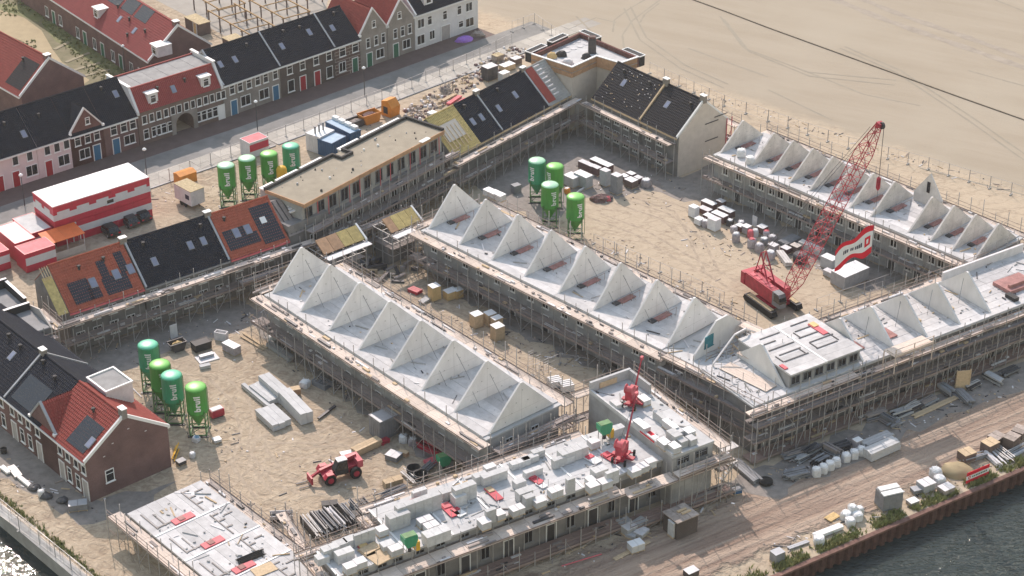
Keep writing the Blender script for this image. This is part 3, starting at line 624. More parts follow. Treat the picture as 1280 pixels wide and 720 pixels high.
# ------------------------------------------------------------------ scaffolds
def deck_mesh(l, w_, m):
    n = max(3, round(w_/.36)); bw = w_/n; mb = MB(); R = random.Random(int(l*100+w_*10))
    for i in range(n): z = R.uniform(-.012, .012); mb.box(.02, l-.02, i*bw+.012, (i+1)*bw-.012, -.05+z, z)
    return mb.mesh('deck_panel', m)
def scaffold(label, o, az, runs, group='tube scaffolds round the shells'):
    """runs: (x0, y0, x1, y1, levels) with the deck on the right hand side of the run; level = (z, width, material)"""
    t = thing('scaffold', label, 'scaffold', o, az, group); R = random.Random(label)
    posts, rails, braces = MB(), MB(), MB()
    for x0, y0, x1, y1, levels in runs:
        dx, dy = x1-x0, y1-y0; L = hypot(dx, dy); n = max(1, round(L/1.95)); b = L/n; dx /= L; dy /= L; nx, ny = dy, -dx; ang = atan2(dy, dx)
        zt = max(l[0] for l in levels); wm = max(l[1] for l in levels)
        for z, w_, m in levels:
            me = cached(('deck', round(b, 2), w_, m), lambda: deck_mesh(b, w_, m))
            for i in range(n): put('deck_panel', me, t, (x0+dx*b*i+nx*w_, y0+dy*b*i+ny*w_, z+R.uniform(-.01, .01)), ang)
        for i in range(n+1):
            for s_, e in ((.02, 0), (None, 1)):
                for z, w_, m in ([max(levels, key=lambda l: l[0])] if s_ is not None else sorted(levels, key=lambda l: -l[1])[:1]+([max(levels, key=lambda l: l[0])] if max(levels, key=lambda l: l[0])[1] < wm-.3 else [])):
                    d = s_ if s_ is not None else w_-.04
                    px, py = x0+dx*b*i+nx*d, y0+dy*b*i+ny*d; top = z+(1.2 if e else .2)+(R.choice((0, .2, .5, 1.0, 1.4)) if e else R.choice((.1, .7, 1.2)))
                    posts.tube((px, py, 0), (px, py, top), .05)
                    if i < n and e:
                        px2, py2 = px+dx*b, py+dy*b
                        for h in (.5, 1.02): rails.tube((px, py, z+h), (px2, py2, z+h), .034)
                        if i % 2 == 1: braces.tube((px, py, .1), (px2, py2, z), .03)
                        if i % 4 == 2: braces.tube((px2, py2, z-2.2), (px, py, z+1.0), .026)
                        rails.tube((px, py, z*.45), (px2, py2, z*.45), .026)
        for z, w_, m in levels:
            p, q = (x0+nx*(w_-.03), y0+ny*(w_-.03)), (x1+nx*(w_-.03), y1+ny*(w_-.03))
            rails.tube((*p, z-.09), (*q, z-.09), .03); rails.tube((x0+nx*.03, y0+ny*.03, z-.09), (x1+nx*.03, y1+ny*.03, z-.09), .03)
            # toe board
            a = (p[0], p[1], z+.02); c = (q[0], q[1], z+.02)
            rails.extr([a, c, (c[0]-nx*.03, c[1]-ny*.03, c[2]), (a[0]-nx*.03, a[1]-ny*.03, a[2])], (0, 0, .15))
            for i in range(n+1): rails.tube((x0+dx*b*i+nx*.03, y0+dy*b*i+ny*.03, z-.07), (x0+dx*b*i+nx*(w_-.03), y0+dy*b*i+ny*(w_-.03), z-.07), .028)
    # boards, boxes and couplers left lying on the decks
    cl = MB()
    for x0, y0, x1, y1, levels in runs:
        dx, dy = x1-x0, y1-y0; L = hypot(dx, dy); dx /= L; dy /= L; nx, ny = dy, -dx
        for z, w_, m in levels:
            for k_ in range(int(L*.8)):
                s_ = R.uniform(.3, L-.3); d = R.uniform(.2, w_-.2); l = R.choice((.15, .2, .3, .6, 1.2)); bw = R.uniform(.06, .18); hh = R.uniform(.03, .22); c = (x0+dx*s_+nx*d, y0+dy*s_+ny*d); q = [(c[0]+dx*a*l+nx*b*bw, c[1]+dy*a*l+ny*b*bw, z+.03) for a, b in ((-1,-1),(1,-1),(1,1),(-1,1))]
                n0 = len(cl.f); cl.extr(q, (0, 0, hh), R.choice((0, 0, 0, 1, 2, 2, 3)))
    if cl.v: cl.build('deck_clutter', ['deck_grey', 'steel_dark', 'white_dirty', 'timber'], t, kind='stuff')
    posts.build('standards', 'galv', t, kind='stuff'); rails.build('guard_rails', 'rust_tube', t, kind='stuff'); braces.build('braces', 'galv', t, kind='stuff') if braces.v else None
    return t
WD, GD = 'deck_wood', 'deck_grey'
mat('hatch_dusty', (.34,.17,.155), var=.3, objvar=.15)
def slab_litter(t, x0, x1, y0, y1, z, n, seed):
    R = random.Random(seed); b = MB()
    for i in range(n):
        x, y, a = R.uniform(x0, x1), R.uniform(y0, y1), R.uniform(0, pi); l = R.choice((.08, .1, .14, .2, .3, .9)); w_ = R.uniform(.03, .10); h = R.uniform(.02, .15); c, s_ = cos(a), sin(a)
        b.extr([(x+c*p*l-s_*q*w_, y+s_*p*l+c*q*w_, z+.02) for p, q in ((-1,-1),(1,-1),(1,1),(-1,1))], (0, 0, h), R.choice((0, 0, 1, 1, 2, 3, 3, 4)))
    b.build('slab_litter', ['white_dirty', 'block_grey', 'steel_dark', 'concrete_old', 'timber'], t, kind='stuff')
# ------------------------------------------------------------------ rows of shells with bare gable walls
def shell_row(label, o, az, xs, w_, h, z=6.0, wallm='block_wall', gm='concrete_panel', end=.0, props=True, hatch=False, wins=True, x1=None):
    t = thing('row_house_shell', label, 'house shell', o, az, 'rows of house shells with bare gable walls')
    X0, X1 = xs[0]-.5, (x1 or xs[-1])+.5; yw = w_+.45
    for nm, b in (('wall', (X0, X1, -yw, -yw+.3, 0, z-.32)), ('wall', (X0, X1, yw-.3, yw, 0, z-.32)), ('wall', (X0, X0+.3, -yw+.3, yw-.3, 0, z-.32)), ('wall', (X1-.3, X1, -yw+.3, yw-.3, 0, z-.32))):
        MB().box(*b).build(nm, wallm, t)
    MB().box(X0-.1, X1+.1, -w_-.8, w_+.8, z-.315, z-.12).build('slab', 'concrete', t)
    n = round((2*w_+1.56)/1.2); pw = (2*w_+1.56)/n; R = random.Random(label)
    bounds = xs if not x1 else xs+[x1]
    for i in range(len(bounds)-1):
        a, b = bounds[i], bounds[i+1]
        me = MB().box(.02, b-a-.02, .012, pw-.012, -.115, 0).mesh('floor_plank', 'plank_floor')
        for k in range(n): put('floor_plank', me, t, (a, -w_-.78+k*pw, z+R.uniform(-.012, .012)))
    gme = MB().extr([(-.12,-w_,0),(-.12,w_,0),(-.12,.16,h),(-.12,-.16,h)], (.24, 0, 0))
    for yy, zz in ((-w_*.5,.5),(w_*.45,.6),(-.8,h*.5),(.9,h*.45),(-w_*.3,1.3),(.1,h*.78)): gme.box(.121,.126,yy-.07,yy+.07,zz,zz+.12,1)
    gme.box(.1205,.1245,-.012,.012,.05,h-.2,1).box(.1205,.1245,-w_*.72,w_*.72,h*.27,h*.27+.018,1)
    gme = gme.mesh('gable_wall', [gm, 'concrete_old'])
    for i, x in enumerate(xs):
        g = put('gable_wall', gme, t, (x, 0, z+.015))
        last = i == len(xs)-1
        if props and not last:
            pr = MB().tube((.13, .4, h*.62), (1.9, .9, .02), .032).tube((.13, -w_*.45, h*.35), (1.2, -w_*.42, .02), .028)
            pr.build('prop', 'steel_grey', t, (x, 0, z+.01))
        if hatch and not last:
            b = min(1.15, (bounds[i+1]-x)*.3)
            MB().box(x+.5, x+.5+b*.8, -1.0, 1.5, z+.03, z+.14).build('stair_hatch', 'hatch_dusty', t)
            MB().box(x+.45, x+.45+b*.7, -1.9, -1.1, z+.03, z+.2).build('stair_opening', 'steel_dark', t)
            rr = MB(); 
            for yy in (-1.2, .4, 1.9): rr.tube((x+.5+b, yy, z), (x+.5+b, yy, z+1.0), .03)
            rr.tube((x+.5+b, -1.2, z+.95), (x+.5+b, 1.9, z+.95), .03); rr.build('hatch_rail', 'rust_tube', t)
    slab_litter(t, xs[0]+.4, bounds[-1]-.4, -w_+.5, w_-.5, z, len(xs)*9, label)
    if wins:
        for i in range(len(bounds)-1):
            c = (bounds[i]+bounds[i+1])/2; d = (bounds[i+1]-bounds[i])
            for zz in (3.35, .9):
                window(t, c-d*.22, -yw, zz, 1.1, 1.4, 1)
                if zz > 2: window(t, c+d*.22, -yw, zz, 1.1, 1.4, 1)
                else: door(t, c+d*.22, -yw, .02, 1.0, 2.3, 'steel_dark')
        for yy in (-2.2, 1.6):
            window(t, X1, yy, 3.3, 1.1, 1.4, 1, rz=pi/2)
    return t
LO, LA = (-26.19, 218.25), -49.2; Lx = [5.945*i for i in range(8)]
shell_row('left row of eight grey gable walls on a pale floor deck', LO, LA, Lx, 4.80, 4.81)
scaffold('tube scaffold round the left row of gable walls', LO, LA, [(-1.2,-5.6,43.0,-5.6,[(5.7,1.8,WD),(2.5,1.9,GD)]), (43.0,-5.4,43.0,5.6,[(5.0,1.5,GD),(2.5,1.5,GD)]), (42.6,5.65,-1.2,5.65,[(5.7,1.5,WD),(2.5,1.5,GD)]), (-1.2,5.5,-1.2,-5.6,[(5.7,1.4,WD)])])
MO, MA = (-7.61, 235.68), -45.8; Mx = [6.0*i for i in range(8)]
shell_row('middle row of eight grey gable walls with red stair hatches', MO, MA, Mx, 4.77, 4.85, hatch=True)
scaffold('tube scaffold round the middle row of gable walls', MO, MA, [(-1.2,-5.6,43.5,-5.6,[(5.7,1.8,WD),(2.5,1.9,GD)]), (46.0,5.65,-1.2,5.65,[(5.7,1.5,WD),(2.5,1.5,GD)]), (-1.2,5.5,-1.2,-5.6,[(5.7,1.2,WD)])])
RO, RA = (32.87, 258.6), -47.0; Rx = [0,5.77,9.27,12.77,16.27,19.77,23.27,26.8,33.0,36.45,39.9,43.4]
t = shell_row('right row of twelve speckled gable walls beside the sand field', RO, RA, Rx, 4.65, 3.62, gm='concrete_warm', hatch=True, props=False)
# upright cross gable with slit window on the field side of the right row
MB().extr([(27.6,3.6,0),(32.2,3.6,0),(32.2,3.6,1.4),(29.9,3.6,4.7),(27.6,3.6,1.4)][::-1], (0, .25, 0)).build('cross_gable', 'concrete_warm', t, (0,0,6.02))
MB().box(29.6, 30.1, 3.55, 3.6, 7.9, 9.5).build('slit_window', 'glass', t)
scaffold('tube scaffold round the right row beside the sand field', RO, RA, [(-1.2,-5.5,44.5,-5.5,[(5.6,1.5,WD),(2.6,1.5,GD)]), (44.6,-5.2,44.6,5.4,[(5.5,1.3,GD)]), (44.5,5.5,-1.2,5.5,[(5.6,1.5,WD),(2.6,1.5,GD)])])
# ------------------------------------------------------------------ upper left block under scaffold (tiled roofs)
BO, BA = (-46.1, 217.3), 37.2
GB = 'roofed shells of the upper block'
br = atan2(4.2, 4.75)
t = house('roofed_shell', 'shell with orange tiled roof, black panels and open insulation at its left', 'house shell', loc2w(BO, BA, -10.3, 0), BA, 10.2, e=5.8, r=10.0, roof='tile_orange', wall='block_dark', gut='red_pink', group=GB)
for u, s_, w_, h in ((2.5,.5,2.6,3.0),(4.1,.5,1.5,1.6),(7.2,.4,3.4,2.3),(6.3,2.7,1.1,2.4),(8.9,2.7,1.1,2.8)): panel_on(t, 'solar_panel', u, -.1, 5.7, br, s_, w_, h, 'solar')
for u, s_ in ((4.35,1.9),(7.6,2.0),(9.6,2.1)): skylight(t, u, -.1, 5.7, br, s_, .95, 1.35, up=.2)
for u, s_ in ((3.5,4.6),(6.9,4.7)): vent(t, u, s_*.75, 5.75+s_*.66)
panel_on(t, 'insulation_panel', -.75, -.1, 5.6, br, .0, 1.3, 5.2, 'insul'); 
for i in range(4): panel_on(t, 'roof_batten', -1.2+i*.32, -.1, 5.8, br, 4.6, .1, 1.8, 'timber', up=.25)
t = house('roofed_shell', 'shell with plain dark tiled roof and two skylights between orange roofs', 'house shell', loc2w(BO, BA, .1, 0), BA, 12.1, e=5.8, r=10.0, roof='tile_dark', wall='block_dark', gut='steel_grey', group=GB, par=('zinc','zinc'), sky=[(8.0,2.6),(9.9,2.6),(2.6,2.0)], vents=[(2.2,5.0),(10.4,5.0)], chim=[(-.1,1.0),(12.0,.9)])
t = house('roofed_shell', 'shell with half orange half black roof next to the flat roofed block', 'house shell', loc2w(BO, BA, 12.35, 0), BA, 8.8, e=5.8, r=10.0, roof='tile_orange', wall='block_dark', gut='red_pink', group=GB, vents=[(1.6,4.9)])
for u, s_, w_, h in ((2.2,.9,3.4,2.8),(6.9,.3,3.0,5.4),(4.4,.9,1.4,1.6)): panel_on(t, 'solar_panel', u, -.1, 5.7, br, s_, w_, h, 'solar')
for u, s_ in ((2.3,2.3),(4.0,2.3)): skylight(t, u, -.1, 5.7, br, s_, .95, 1.35, up=.2)
panel_on(t, 'skylight', 6.6, -.1, 5.7, br, 3.1, .8, .9, 'white', up=.2)
def front_openings(par, o, az, pxs, z, w_=1.2, h=1.6, v=0):
    for px in pxs: window(par, upx(o, az, px, z), v, z, w_, h, 1)
f0 = loc2w(BO, BA, -10.3, 0); 
tB = [ob for ob in bpy.data.objects if ob.name.startswith('roofed_shell')]
for tb, u0, u1 in ((tB[0], 0, 10.2), (tB[1], 0, 12.1), (tB[2], 0, 8.8)):
    u = u0+1.2
    while u < u1-.8:
        window(tb, u, 0, 3.5, 1.1, 1.4, 1); window(tb, u, 0, .7, 1.2, 1.8, 1); u += 2.3
scaffold('tube scaffold along the courtyard side of the tiled upper block', BO, BA, [(-13.0,-.6,24.5,-.6,[(5.0,1.6,WD),(2.5,1.8,GD)]),(12,-2.4,22,-2.4,[(3.6,1.2,GD)])])
# grey corner shell left of the orange roof
t = thing('corner_shell', 'low grey corner shell with bitumen parapets at the left edge', 'house shell', (-56.2, 207.6), 37.2)
for b in ((-9.5, .0, -1.0, 11.5, 0, 6.0),): MB().box(*b).build('wall', 'block_dark', t)
MB().box(-9.4, -.1, -.9, 11.4, 6.002, 6.06).build('flat_roof', 'roof_grey', t)
for b in ((-9.5,.05,11.2,11.5,6.0,7.3),(-9.5,-9.2,-1,11.2,6,6.9),(-.3,.05,5.6,11.2,6.0,7.1),(-9.2,-.1,4.4,4.7,6.0,7.0)): MB().box(*b).build('parapet', 'bitumen', t); 
for b in ((-9.5,.05,11.15,11.52,7.302,7.36),(-.32,.08,5.55,11.14,7.102,7.16),(-9.2,-.1,4.36,4.74,7.002,7.06)): MB().box(*b).build('parapet_cap', 'zinc', t)
MB().box(-6.2,-4.2,.4,2.2,6.06,6.6).build('roof_hatch','white',t); MB().box(-8.6,-7.0,1.2,2.4,6.06,6.4).build('roof_hatch','bitumen',t)
MB().extr([(-.02,-1,0),(-.02,5.5,0),(-.02,5.5,6.3),(-.02,2,7.2),(-.02,-1,6.0)],(.2,0,0)).build('side_wall','plaster_beige',t)
scaffold('short tube scaffold at the grey corner shell', (-56.2, 207.6), 37.2, [(.4,-1.2,.4,4.5,[(5.6,1.2,WD),(3.0,1.2,GD)]), (-9,-1.2,.4,-1.2,[(5.0,1.2,GD),(2.5,1.2,GD)])])
# terrace unit between tiled block and flat roofed block
t = thing('terrace_shell', 'grey timber decked shell between the black roof and the flat roofed block', 'house shell', loc2w(BO, BA, 21.4, 0.3), BA+6)
MB().box(0,6.6,0,8.6,0,7.3).build('wall','block_dark',t)
MB().extr([(0,-.2,5.9),(0,4.2,9.3),(0,8.6,7.32),(0,8.6,5.9)],(5.6,0,0)).build('roof_frame','deck_grey',t)
for i in range(7): panel_on(t,'roof_batten',.5+i*.75,-.2,5.9,atan2(3.4,4.4),.2,.12,5.2,'steel_dark',up=.05)
for i in range(4): MB().box(1.5+i*.3,3.4+i*.25,1.4+i*.55,1.75+i*.55,8.2+i*.12,8.4+i*.12).build('roof_sheet','white_dirty',t)
# flat roofed block
FO, FA = (-27.06, 232.0), 52.4
t = thing('flat_roof_block', 'long flat roofed block with sandy roof, orange board fascia and dark parapet', 'house shell', FO, FA)
MB().box(0,28.8,0,9.5,0,6.4).build('wall','block_dark',t); MB().box(.0,28.8,.6,7.2,6.402,9.55).build('upper_wall','concrete_old',t)
MB().box(-.15,28.95,.1,7.2,9.552,9.72).build('flat_roof','roof_bit',t)
for i in range(8): MB().box(-.2+i*3.63,-.2+i*3.63+3.6,-.0,.12,9.3,9.85).build('fascia_board','ply_orange',t)
MB().box(-.2,-.05,.14,7.0,9.4,9.86).build('fascia_board','ply_orange',t)
for b in ((-.2,13.0,6.9,7.25,9.722,10.15),(15.4,28.9,6.9,7.25,9.722,10.15),(13.0,13.3,5.2,7.25,9.722,10.15),(15.1,15.4,5.2,7.25,9.722,10.15),(13.3,15.1,5.2,5.5,9.722,10.15),(28.6,28.95,.2,6.9,9.722,10.15)): MB().box(*b).build('parapet','bitumen',t)
for u in (.4,3.4,8.2,15.8,20.6,24.6):
    l = 2.2 if u < 1 else 4.0
    d = MB().box(u,u+l,7.3,8.5,6.4,9.3).build('roof_bay','block_wall',t)
    MB().box(u-.1,u+l+.1,8.25,8.6,9.302,9.5).box(u-.1,u+.15,7.28,8.25,9.302,9.5).box(u+l-.15,u+l+.1,7.28,8.25,9.302,9.5).build('bay_edge','white',d); MB().box(u+.15,u+l-.15,7.3,8.25,9.302,9.36).build('bay_roof','roof_grey',d)
R = random.Random(5)
for i in range(26): 
    u, y = R.uniform(1,27), R.uniform(1,6.2); s_ = R.uniform(.08,.3)
    MB().lathe([(s_*.6,9.722),(s_*.6,9.722+s_*.9),(s_*.25,9.73+s_*1.1)],7,(u,y)).build('roof_outlet', R.choice(['white','black_box','zinc','bitumen']), t)
MB().box(23.6,25.4,-.3,.4,9.9,10.0).build('roof_sheet','white',t)
u = 1.2
while u < 28:
    window(t,u,.6,6.9,1.5,1.9,1,fm='steel_grey'); window(t,u,0,3.6,1.2,1.5,1); window(t,u,0,.7,1.2,1.9,1); u += 2.35
for i in range(14): MB().tube((.6+i*2.1,.3,6.4),(.6+i*2.1,.3,9.3),.06).build('post','red_pink' if i%3 else 'rust_tube',t)
scaffold('tall tube scaffold in front of the flat roofed block', FO, FA, [(-.5,-.35,30.0,-.35,[(6.3,1.5,GD),(4.3,1.9,GD),(2.2,2.0,GD)])])
# roofs beyond the flat block
CO, CA = (-4.75, 259.8), 51.5
t = house('roofed_shell', 'shell with yellow insulated open roof right of the flat roofed block', 'house shell', loc2w(CO, CA, -6.0, .1), CA, 6.1, e=5.8, r=10.0, roof='insul', wall='block_dark', gut='timber', group=GB)
ca = atan2(4.2,4.75)
for i in range(6): panel_on(t,'roof_batten',.7+i*.8,-.1,5.8,ca,.5,.14,3.6,'timber',up=.22)
panel_on(t,'roof_sheet',2.8,-.1,5.8,ca,1.8,3.6,2.8,'plaster_beige',up=.17)
house('roofed_shell', 'shell with dark slate roof and two skylights beside the insulated one', 'house shell', loc2w(CO, CA, .1, .1), CA, 5.2, e=5.8, r=10.0, roof='tile_dark', wall='block_dark', gut='timber', group=GB, par=(0,'zinc'), sky=[(1.2,2.3),(3.2,2.3)], vents=[(1.5,5.2)], chim=[(5.2,.9)])
t = house('roofed_shell', 'shell with larger dark slate roof beside the red tile strip', 'house shell', loc2w(CO, CA, 5.4, .1), CA, 11.0, e=5.8, r=10.0, roof='tile_dark', wall='block_dark', gut='timber', group=GB, par=(0,'zinc'), sky=[(1.9,2.3),(6.4,3.0)], vents=[(3.8,5.2)], chim=[(10.9,.9)])
t = house('roofed_shell', 'narrow shell with red tile strip and bare rafters by the corner penthouse', 'house shell', loc2w(CO, CA, 16.5, .1), CA, 5.2, e=5.8, r=10.0, roof='concrete_old', wall='block_dark', gut='timber', group=GB)
panel_on(t,'tile_strip',.9,-.1,5.75,ca,.2,1.7,6.2,'tile_red',up=.16)
for i in range(8): MB().box(2.0,3.3,.5+i*.55,.8+i*.55,6.35+i*.49,6.6+i*.49).build('step_board','white_dirty',t)
scaffold('tube scaffold with pale deck below the slate roofs', CO, CA, [(-7.0,-.5,22.5,-.5,[(5.0,1.5,WD),(2.4,1.8,GD)])])
# corner penthouse
pent = [(2.92,281.65),(10.63,290.65),(19.31,280.56),(16.59,278.24),(13.08,281.03),(9.0,276.41)]
t = thing('corner_penthouse', 'L shaped corner block with pale roof terrace, orange boarded parapet and white coping', 'house shell', (2.92,281.65), 0)
pl = [(x-2.92, y-281.65) for x, y in pent]
MB().extr([(x*.96+.3,y*.96,0) for x, y in pl][::1],(0,0,9.2)).build('wall','plaster_beige',t)
MB().extr([(x,y,9.21) for x, y in pl],(0,0,.15)).build('flat_roof','concrete_light',t)
for i in range(6):
    a, c = pl[i], pl[(i+1)%6]; d = (c[0]-a[0], c[1]-a[1]); l = hypot(*d); n = (-d[1]/l, d[0]/l); s_ = 1 if n[0]*(8-a[0])+n[1]*(0-a[1]) > 0 else -1
    q = [(a[0],a[1]),(c[0],c[1]),(c[0]+n[0]*s_*.35,c[1]+n[1]*s_*.35),(a[0]+n[0]*s_*.35,a[1]+n[1]*s_*.35)]
    MB().extr([(*p,8.5) for p in q],(0,0,1.6+.003*i)).build('parapet','ply_orange' if i not in (0,1) else 'brick_red',t)
    if i >= 2: MB().extr([(p[0]+(p[0]-8)*.004,p[1],10.13+.003*i) for p in q],(0,0,.12)).build('coping','white',t)
for i,(px,py) in enumerate([(708,58),(716,54),(722,52),(727,49.5),(733,55),(725,58),(717,61),(709,64),(700,60),(736,52)]):
    p = at(px,py,9.36); MB().lathe([(.5,0),(.5,.05)],10).build('roof_drain','zinc',t,(p[0]-2.92,p[1]-281.65,9.362+.002*i))
p = at(740,66,9.36); c = MB().box(-.6,.6,-.5,.5,0,2.4).build('roof_unit','steel_dark',t,(p[0]-2.92,p[1]-281.65,9.37)); MB().box(-.5,.5,-.4,.4,2.402,2.7).build('unit_cap','brick_red',c)
for px,py,m,s_ in ((702,70,'black_box',.9),(709,80,'white_dirty',1.0),(733,73,'black_box',.8),(690,72,'ply',.8)):
    p = at(px,py,9.36); MB().lump(0,0,0,s_,s_*.7,.9).build('roof_bundle',m,t,(p[0]-2.92,p[1]-281.65,9.36))
for px,py in ((670,61),(697,48),(738,43),(792,66)):
    p = at(px,py,9.6); MB().box(-1.9,1.9,-.55,.55,-1.6,0).box(-2.0,2.0,-.65,-.53,.002,.14,1).box(-2.0,2.0,.53,.65,.002,.14,1).box(-2.0,-1.88,-.53,.53,.002,.14,1).box(1.88,2.0,-.53,.53,.002,.14,1).build('roof_bay',['bitumen','white'],t,(p[0]-2.92,p[1]-281.65,9.6),radians(49 if px < 720 else -49))
# roofs running down from the corner penthouse towards the right row
EO, EA = (12.2, 274.4), -50.5
t = house('roofed_shell', 'shell with speckled dark tiled roof beside the corner penthouse', 'house shell', loc2w(EO,EA,0,0), EA, 10.6, D=9.6, e=6.4, r=10.6, roof='tile_dark2', wall='block_dark', gut='timber', group=GB, par=(0,'timber'), sky=[(3.6,3.2)], vents=[(2.4,5.2),(8.0,5.2)], chim=[(10.6,1.2)])
R = random.Random(2)
for i in range(46): panel_on(t,'loose_tile',R.uniform(.3,10.2),0,6.4,atan2(4.2,4.8),R.uniform(.2,6.0),.16,.10,R.choice(['timber','white_dirty','zinc']),up=.2)
t = house('roofed_shell', 'shell with dark tiled roof and pale gable wall nearest the right row', 'house shell', loc2w(EO,EA,10.75,0), EA, 7.7, D=9.8, e=6.4, r=10.6, roof='tile_dark2', wall='block_dark', gut='timber', group=GB, par=(0,'white'), sky=[(2.4,3.0)], vents=[(6.2,4.9)], chim=[(7.5,1.1)])
MB().extr([(7.72,.05,0),(7.72,9.75,0),(7.72,9.75,6.4),(7.72,4.9,10.55),(7.72,.05,6.4)],(.12,0,0)).build('gable_wall','plaster_beige',t)
for y,z in ((6.5,6.8),(6.6,4.0),(8.3,7.4)): MB().box(7.86,7.92,y-1.3,y+1.3,z,z+.14).build('putlog','steel_dark',t)
MB().tube((7.95,9.6,0),(7.95,9.6,6.6),.07).tube((7.95,10.6,0),(7.95,10.6,6.6),.07).tube((7.95,9.6,1),(7.95,10.6,2.4),.05).tube((7.95,9.6,3),(7.95,10.6,4.4),.05).build('ladder_frame','red_pink',t)
for i in range(7): window(bpy.data.objects[t.name] if i>4 else [ob for ob in bpy.data.objects if ob.get('label','').startswith('shell with speckled')][0], (i*2.1+1.2) if i<5 else (i-5)*2.4+1.5, 0, 3.6, 1.1, 1.4, 1)
for i in range(7): window(bpy.data.objects[t.name] if i>4 else [ob for ob in bpy.data.objects if ob.get('label','').startswith('shell with speckled')][0], (i*2.1+1.2) if i<5 else (i-5)*2.4+1.5, 0, .7, 1.2, 1.9, 1)
scaffold('tube scaffold below the speckled roofs by the courtyard silos', EO, EA, [(-1.0,-.5,18.2,-.5,[(5.4,1.4,WD),(2.6,1.6,GD)])])
scaffold('tube scaffold on the field side behind the speckled roofs', EO, EA, [(19.5,10.4,-8,10.4,[(5.2,1.4,WD),(2.6,1.4,GD)])])
# ------------------------------------------------------------------ right building on the quay
BZ = 6.4; RBO, RBA = (27.2, 188.9), 33.2
t = thing('quay_building', 'long three storey shell facing the quay with gable walls and open floor plates', 'house shell', RBO, RBA)
MB().box(0,62,0,9.4,0,BZ-.32).build('wall','block_dark',t)
MB().box(-.2,62.2,-.25,9.65,BZ-.315,BZ-.12).build('slab','concrete',t)
R = random.Random(4)
gx = [3.8,15.4,16.2+4.9,26.3,31.7,36.8]
bs = [0,3.8,14.9,21.1,26.3,31.7,36.8,42,47,52,57,62]
for a,b in zip(bs,bs[1:]):
    me = MB().box(.02,b-a-.02,.012,1.2-.012,-.115,0).mesh('floor_plank','plank_floor')
    for k_ in range(8): put('floor_plank',me,t,(a,-.2+k_*1.22,BZ+R.uniform(-.012,.012)))
gme = MB().extr([(-.12,-4.5,0),(-.12,4.5,0),(-.12,.15,3.6),(-.12,-.15,3.6)],(.24,0,0)).mesh('gable_wall','concrete_panel')
for x in (5.3,16.75,21.7,26.9,32.3,37.35): put('gable_wall',gme,t,(x,5.3 if x < 7 else 4.85,BZ+.02))
for x in (16.75,21.7,26.9,32.1): MB().tube((-.14,.6,2.6),(-1.6,-.4,.02),.035).build('prop','steel_grey',t,(x+5.2,4.6,BZ))
for x in (27.6,33.0): MB().box(x,x+1.1,3.3,6.6,BZ+.03,BZ+.35).box(x+.2,x+1.4,5.6,6.4,BZ+.35,BZ+.6).build('timber_pile','timber',t)
for x in (17.6,22.8): MB().box(x,x+1.2,2.4,4.6,BZ+.03,BZ+.2).build('stair_hatch','hatch_dusty',t)
# storey under the raised plate
MB().box(4.1,14.7,-.02,.28,BZ-.1,9.0).build('upper_wall','block_wall',t,(1.5,.55,-.8)); MB().box(14.4,14.7,.28,9.2,BZ+.02,9.0).build('upper_wall','block_wall',t,(1.5,.55,-.8)); MB().box(4.1,14.4,8.9,9.2,BZ+.02,9.0).build('upper_wall','block_wall',t,(1.5,.55,-.8)); MB().box(4.1,4.35,.28,8.9,BZ+.02,9.0).build('upper_wall','block_wall',t,(1.5,.55,-.8))
for k_ in range(8): MB().box(4.0,9.2,-.35+k_*1.2,-.35+k_*1.2+1.18,9.003,9.22).build('floor_plank','plank_floor',t,(1.5,.55,-.8)); MB().box(9.5,14.8,-.35+k_*1.2,-.35+k_*1.2+1.18,9.003,9.22+.006*(k_%2)).build('floor_plank','plank_floor',t,(1.5,.55,-.8))
MB().box(9.22,9.48,-.35,9.2,9.004,9.27).build('joint_strip','white',t,(1.5,.55,-.8))
for x,y,l in ((5.2,2.2,3.6),(5.6,3.6,3.2),(5.2,5.0,3.8),(5.0,6.4,2.4),(10.2,2.4,3.2),(10.4,3.9,3.6),(10.0,5.3,3.4),(10.6,6.7,3.0),(6.0,7.6,3.0),(11,8.0,2.6)):
    MB().box(x,x+l,y,y+.16,9.24,9.30).build('floor_slot','steel_dark',t,(1.5,.55,-.8))
for x,y,l in ((5.0,2.3,1.4),(8.4,2.3,1.3),(10.3,2.6,1.3),(13.6,2.6,2.6),(10.2,5.4,1.3)): MB().box(x,x+.14,y,y+l,9.24,9.305).build('floor_slot','steel_dark',t,(1.5,.55,-.8))
MB().box(12.9,13.7,4.4,7.2,9.23,9.36).build('stair_hatch','red_pink',t,(1.5,.55,-.8)); MB().box(13.0,13.8,6.2,7.2,9.382,9.45).build('hatch_board','ply',t,(1.5,.55,-.8)); MB().box(4.1,4.6,.9,1.9,9.23,9.36).build('stair_hatch','red_pink',t,(1.5,.55,-.8))
slab_litter(t,16,61,.4,9,BZ,120,'rb'); slab_litter(t,.3,3.6,.4,9,BZ,26,'rb2')
u = 5.0
while u < 14.4: window(t,u+1.5,.53,6.75,1.3,1.1,1,fm='steel_grey'); u += 1.75
u = 1.2; i = 0
while u < 60:
    window(t,u,0,3.4,1.3,1.7,1,fm='white_dirty'); (window(t,u,0,.8,1.5,1.7,1,fm='white_dirty') if i % 3 else door(t,u,0,.02,1.1,2.3,'steel_dark'))
    if u > 36 : window(t,u,-.26,BZ-1.5,1.5,1.0,1,fm='steel_grey')
    u += 2.45; i += 1
MB().box(42.5,47.0,2.2,5.2,BZ+.03,BZ+.5).box(43,46.4,2.8,3.2,BZ+.5,BZ+.9).build('form_stack','hatch_dusty',t); MB().box(41.6,42.4,.6,2.2,BZ+.03,BZ+.5).build('form_stack','black_box',t)
MB().box(38.0,52,9.3,9.6,BZ,BZ+1.2).build('parapet','white_dirty',t)
BS = 'deck_base'
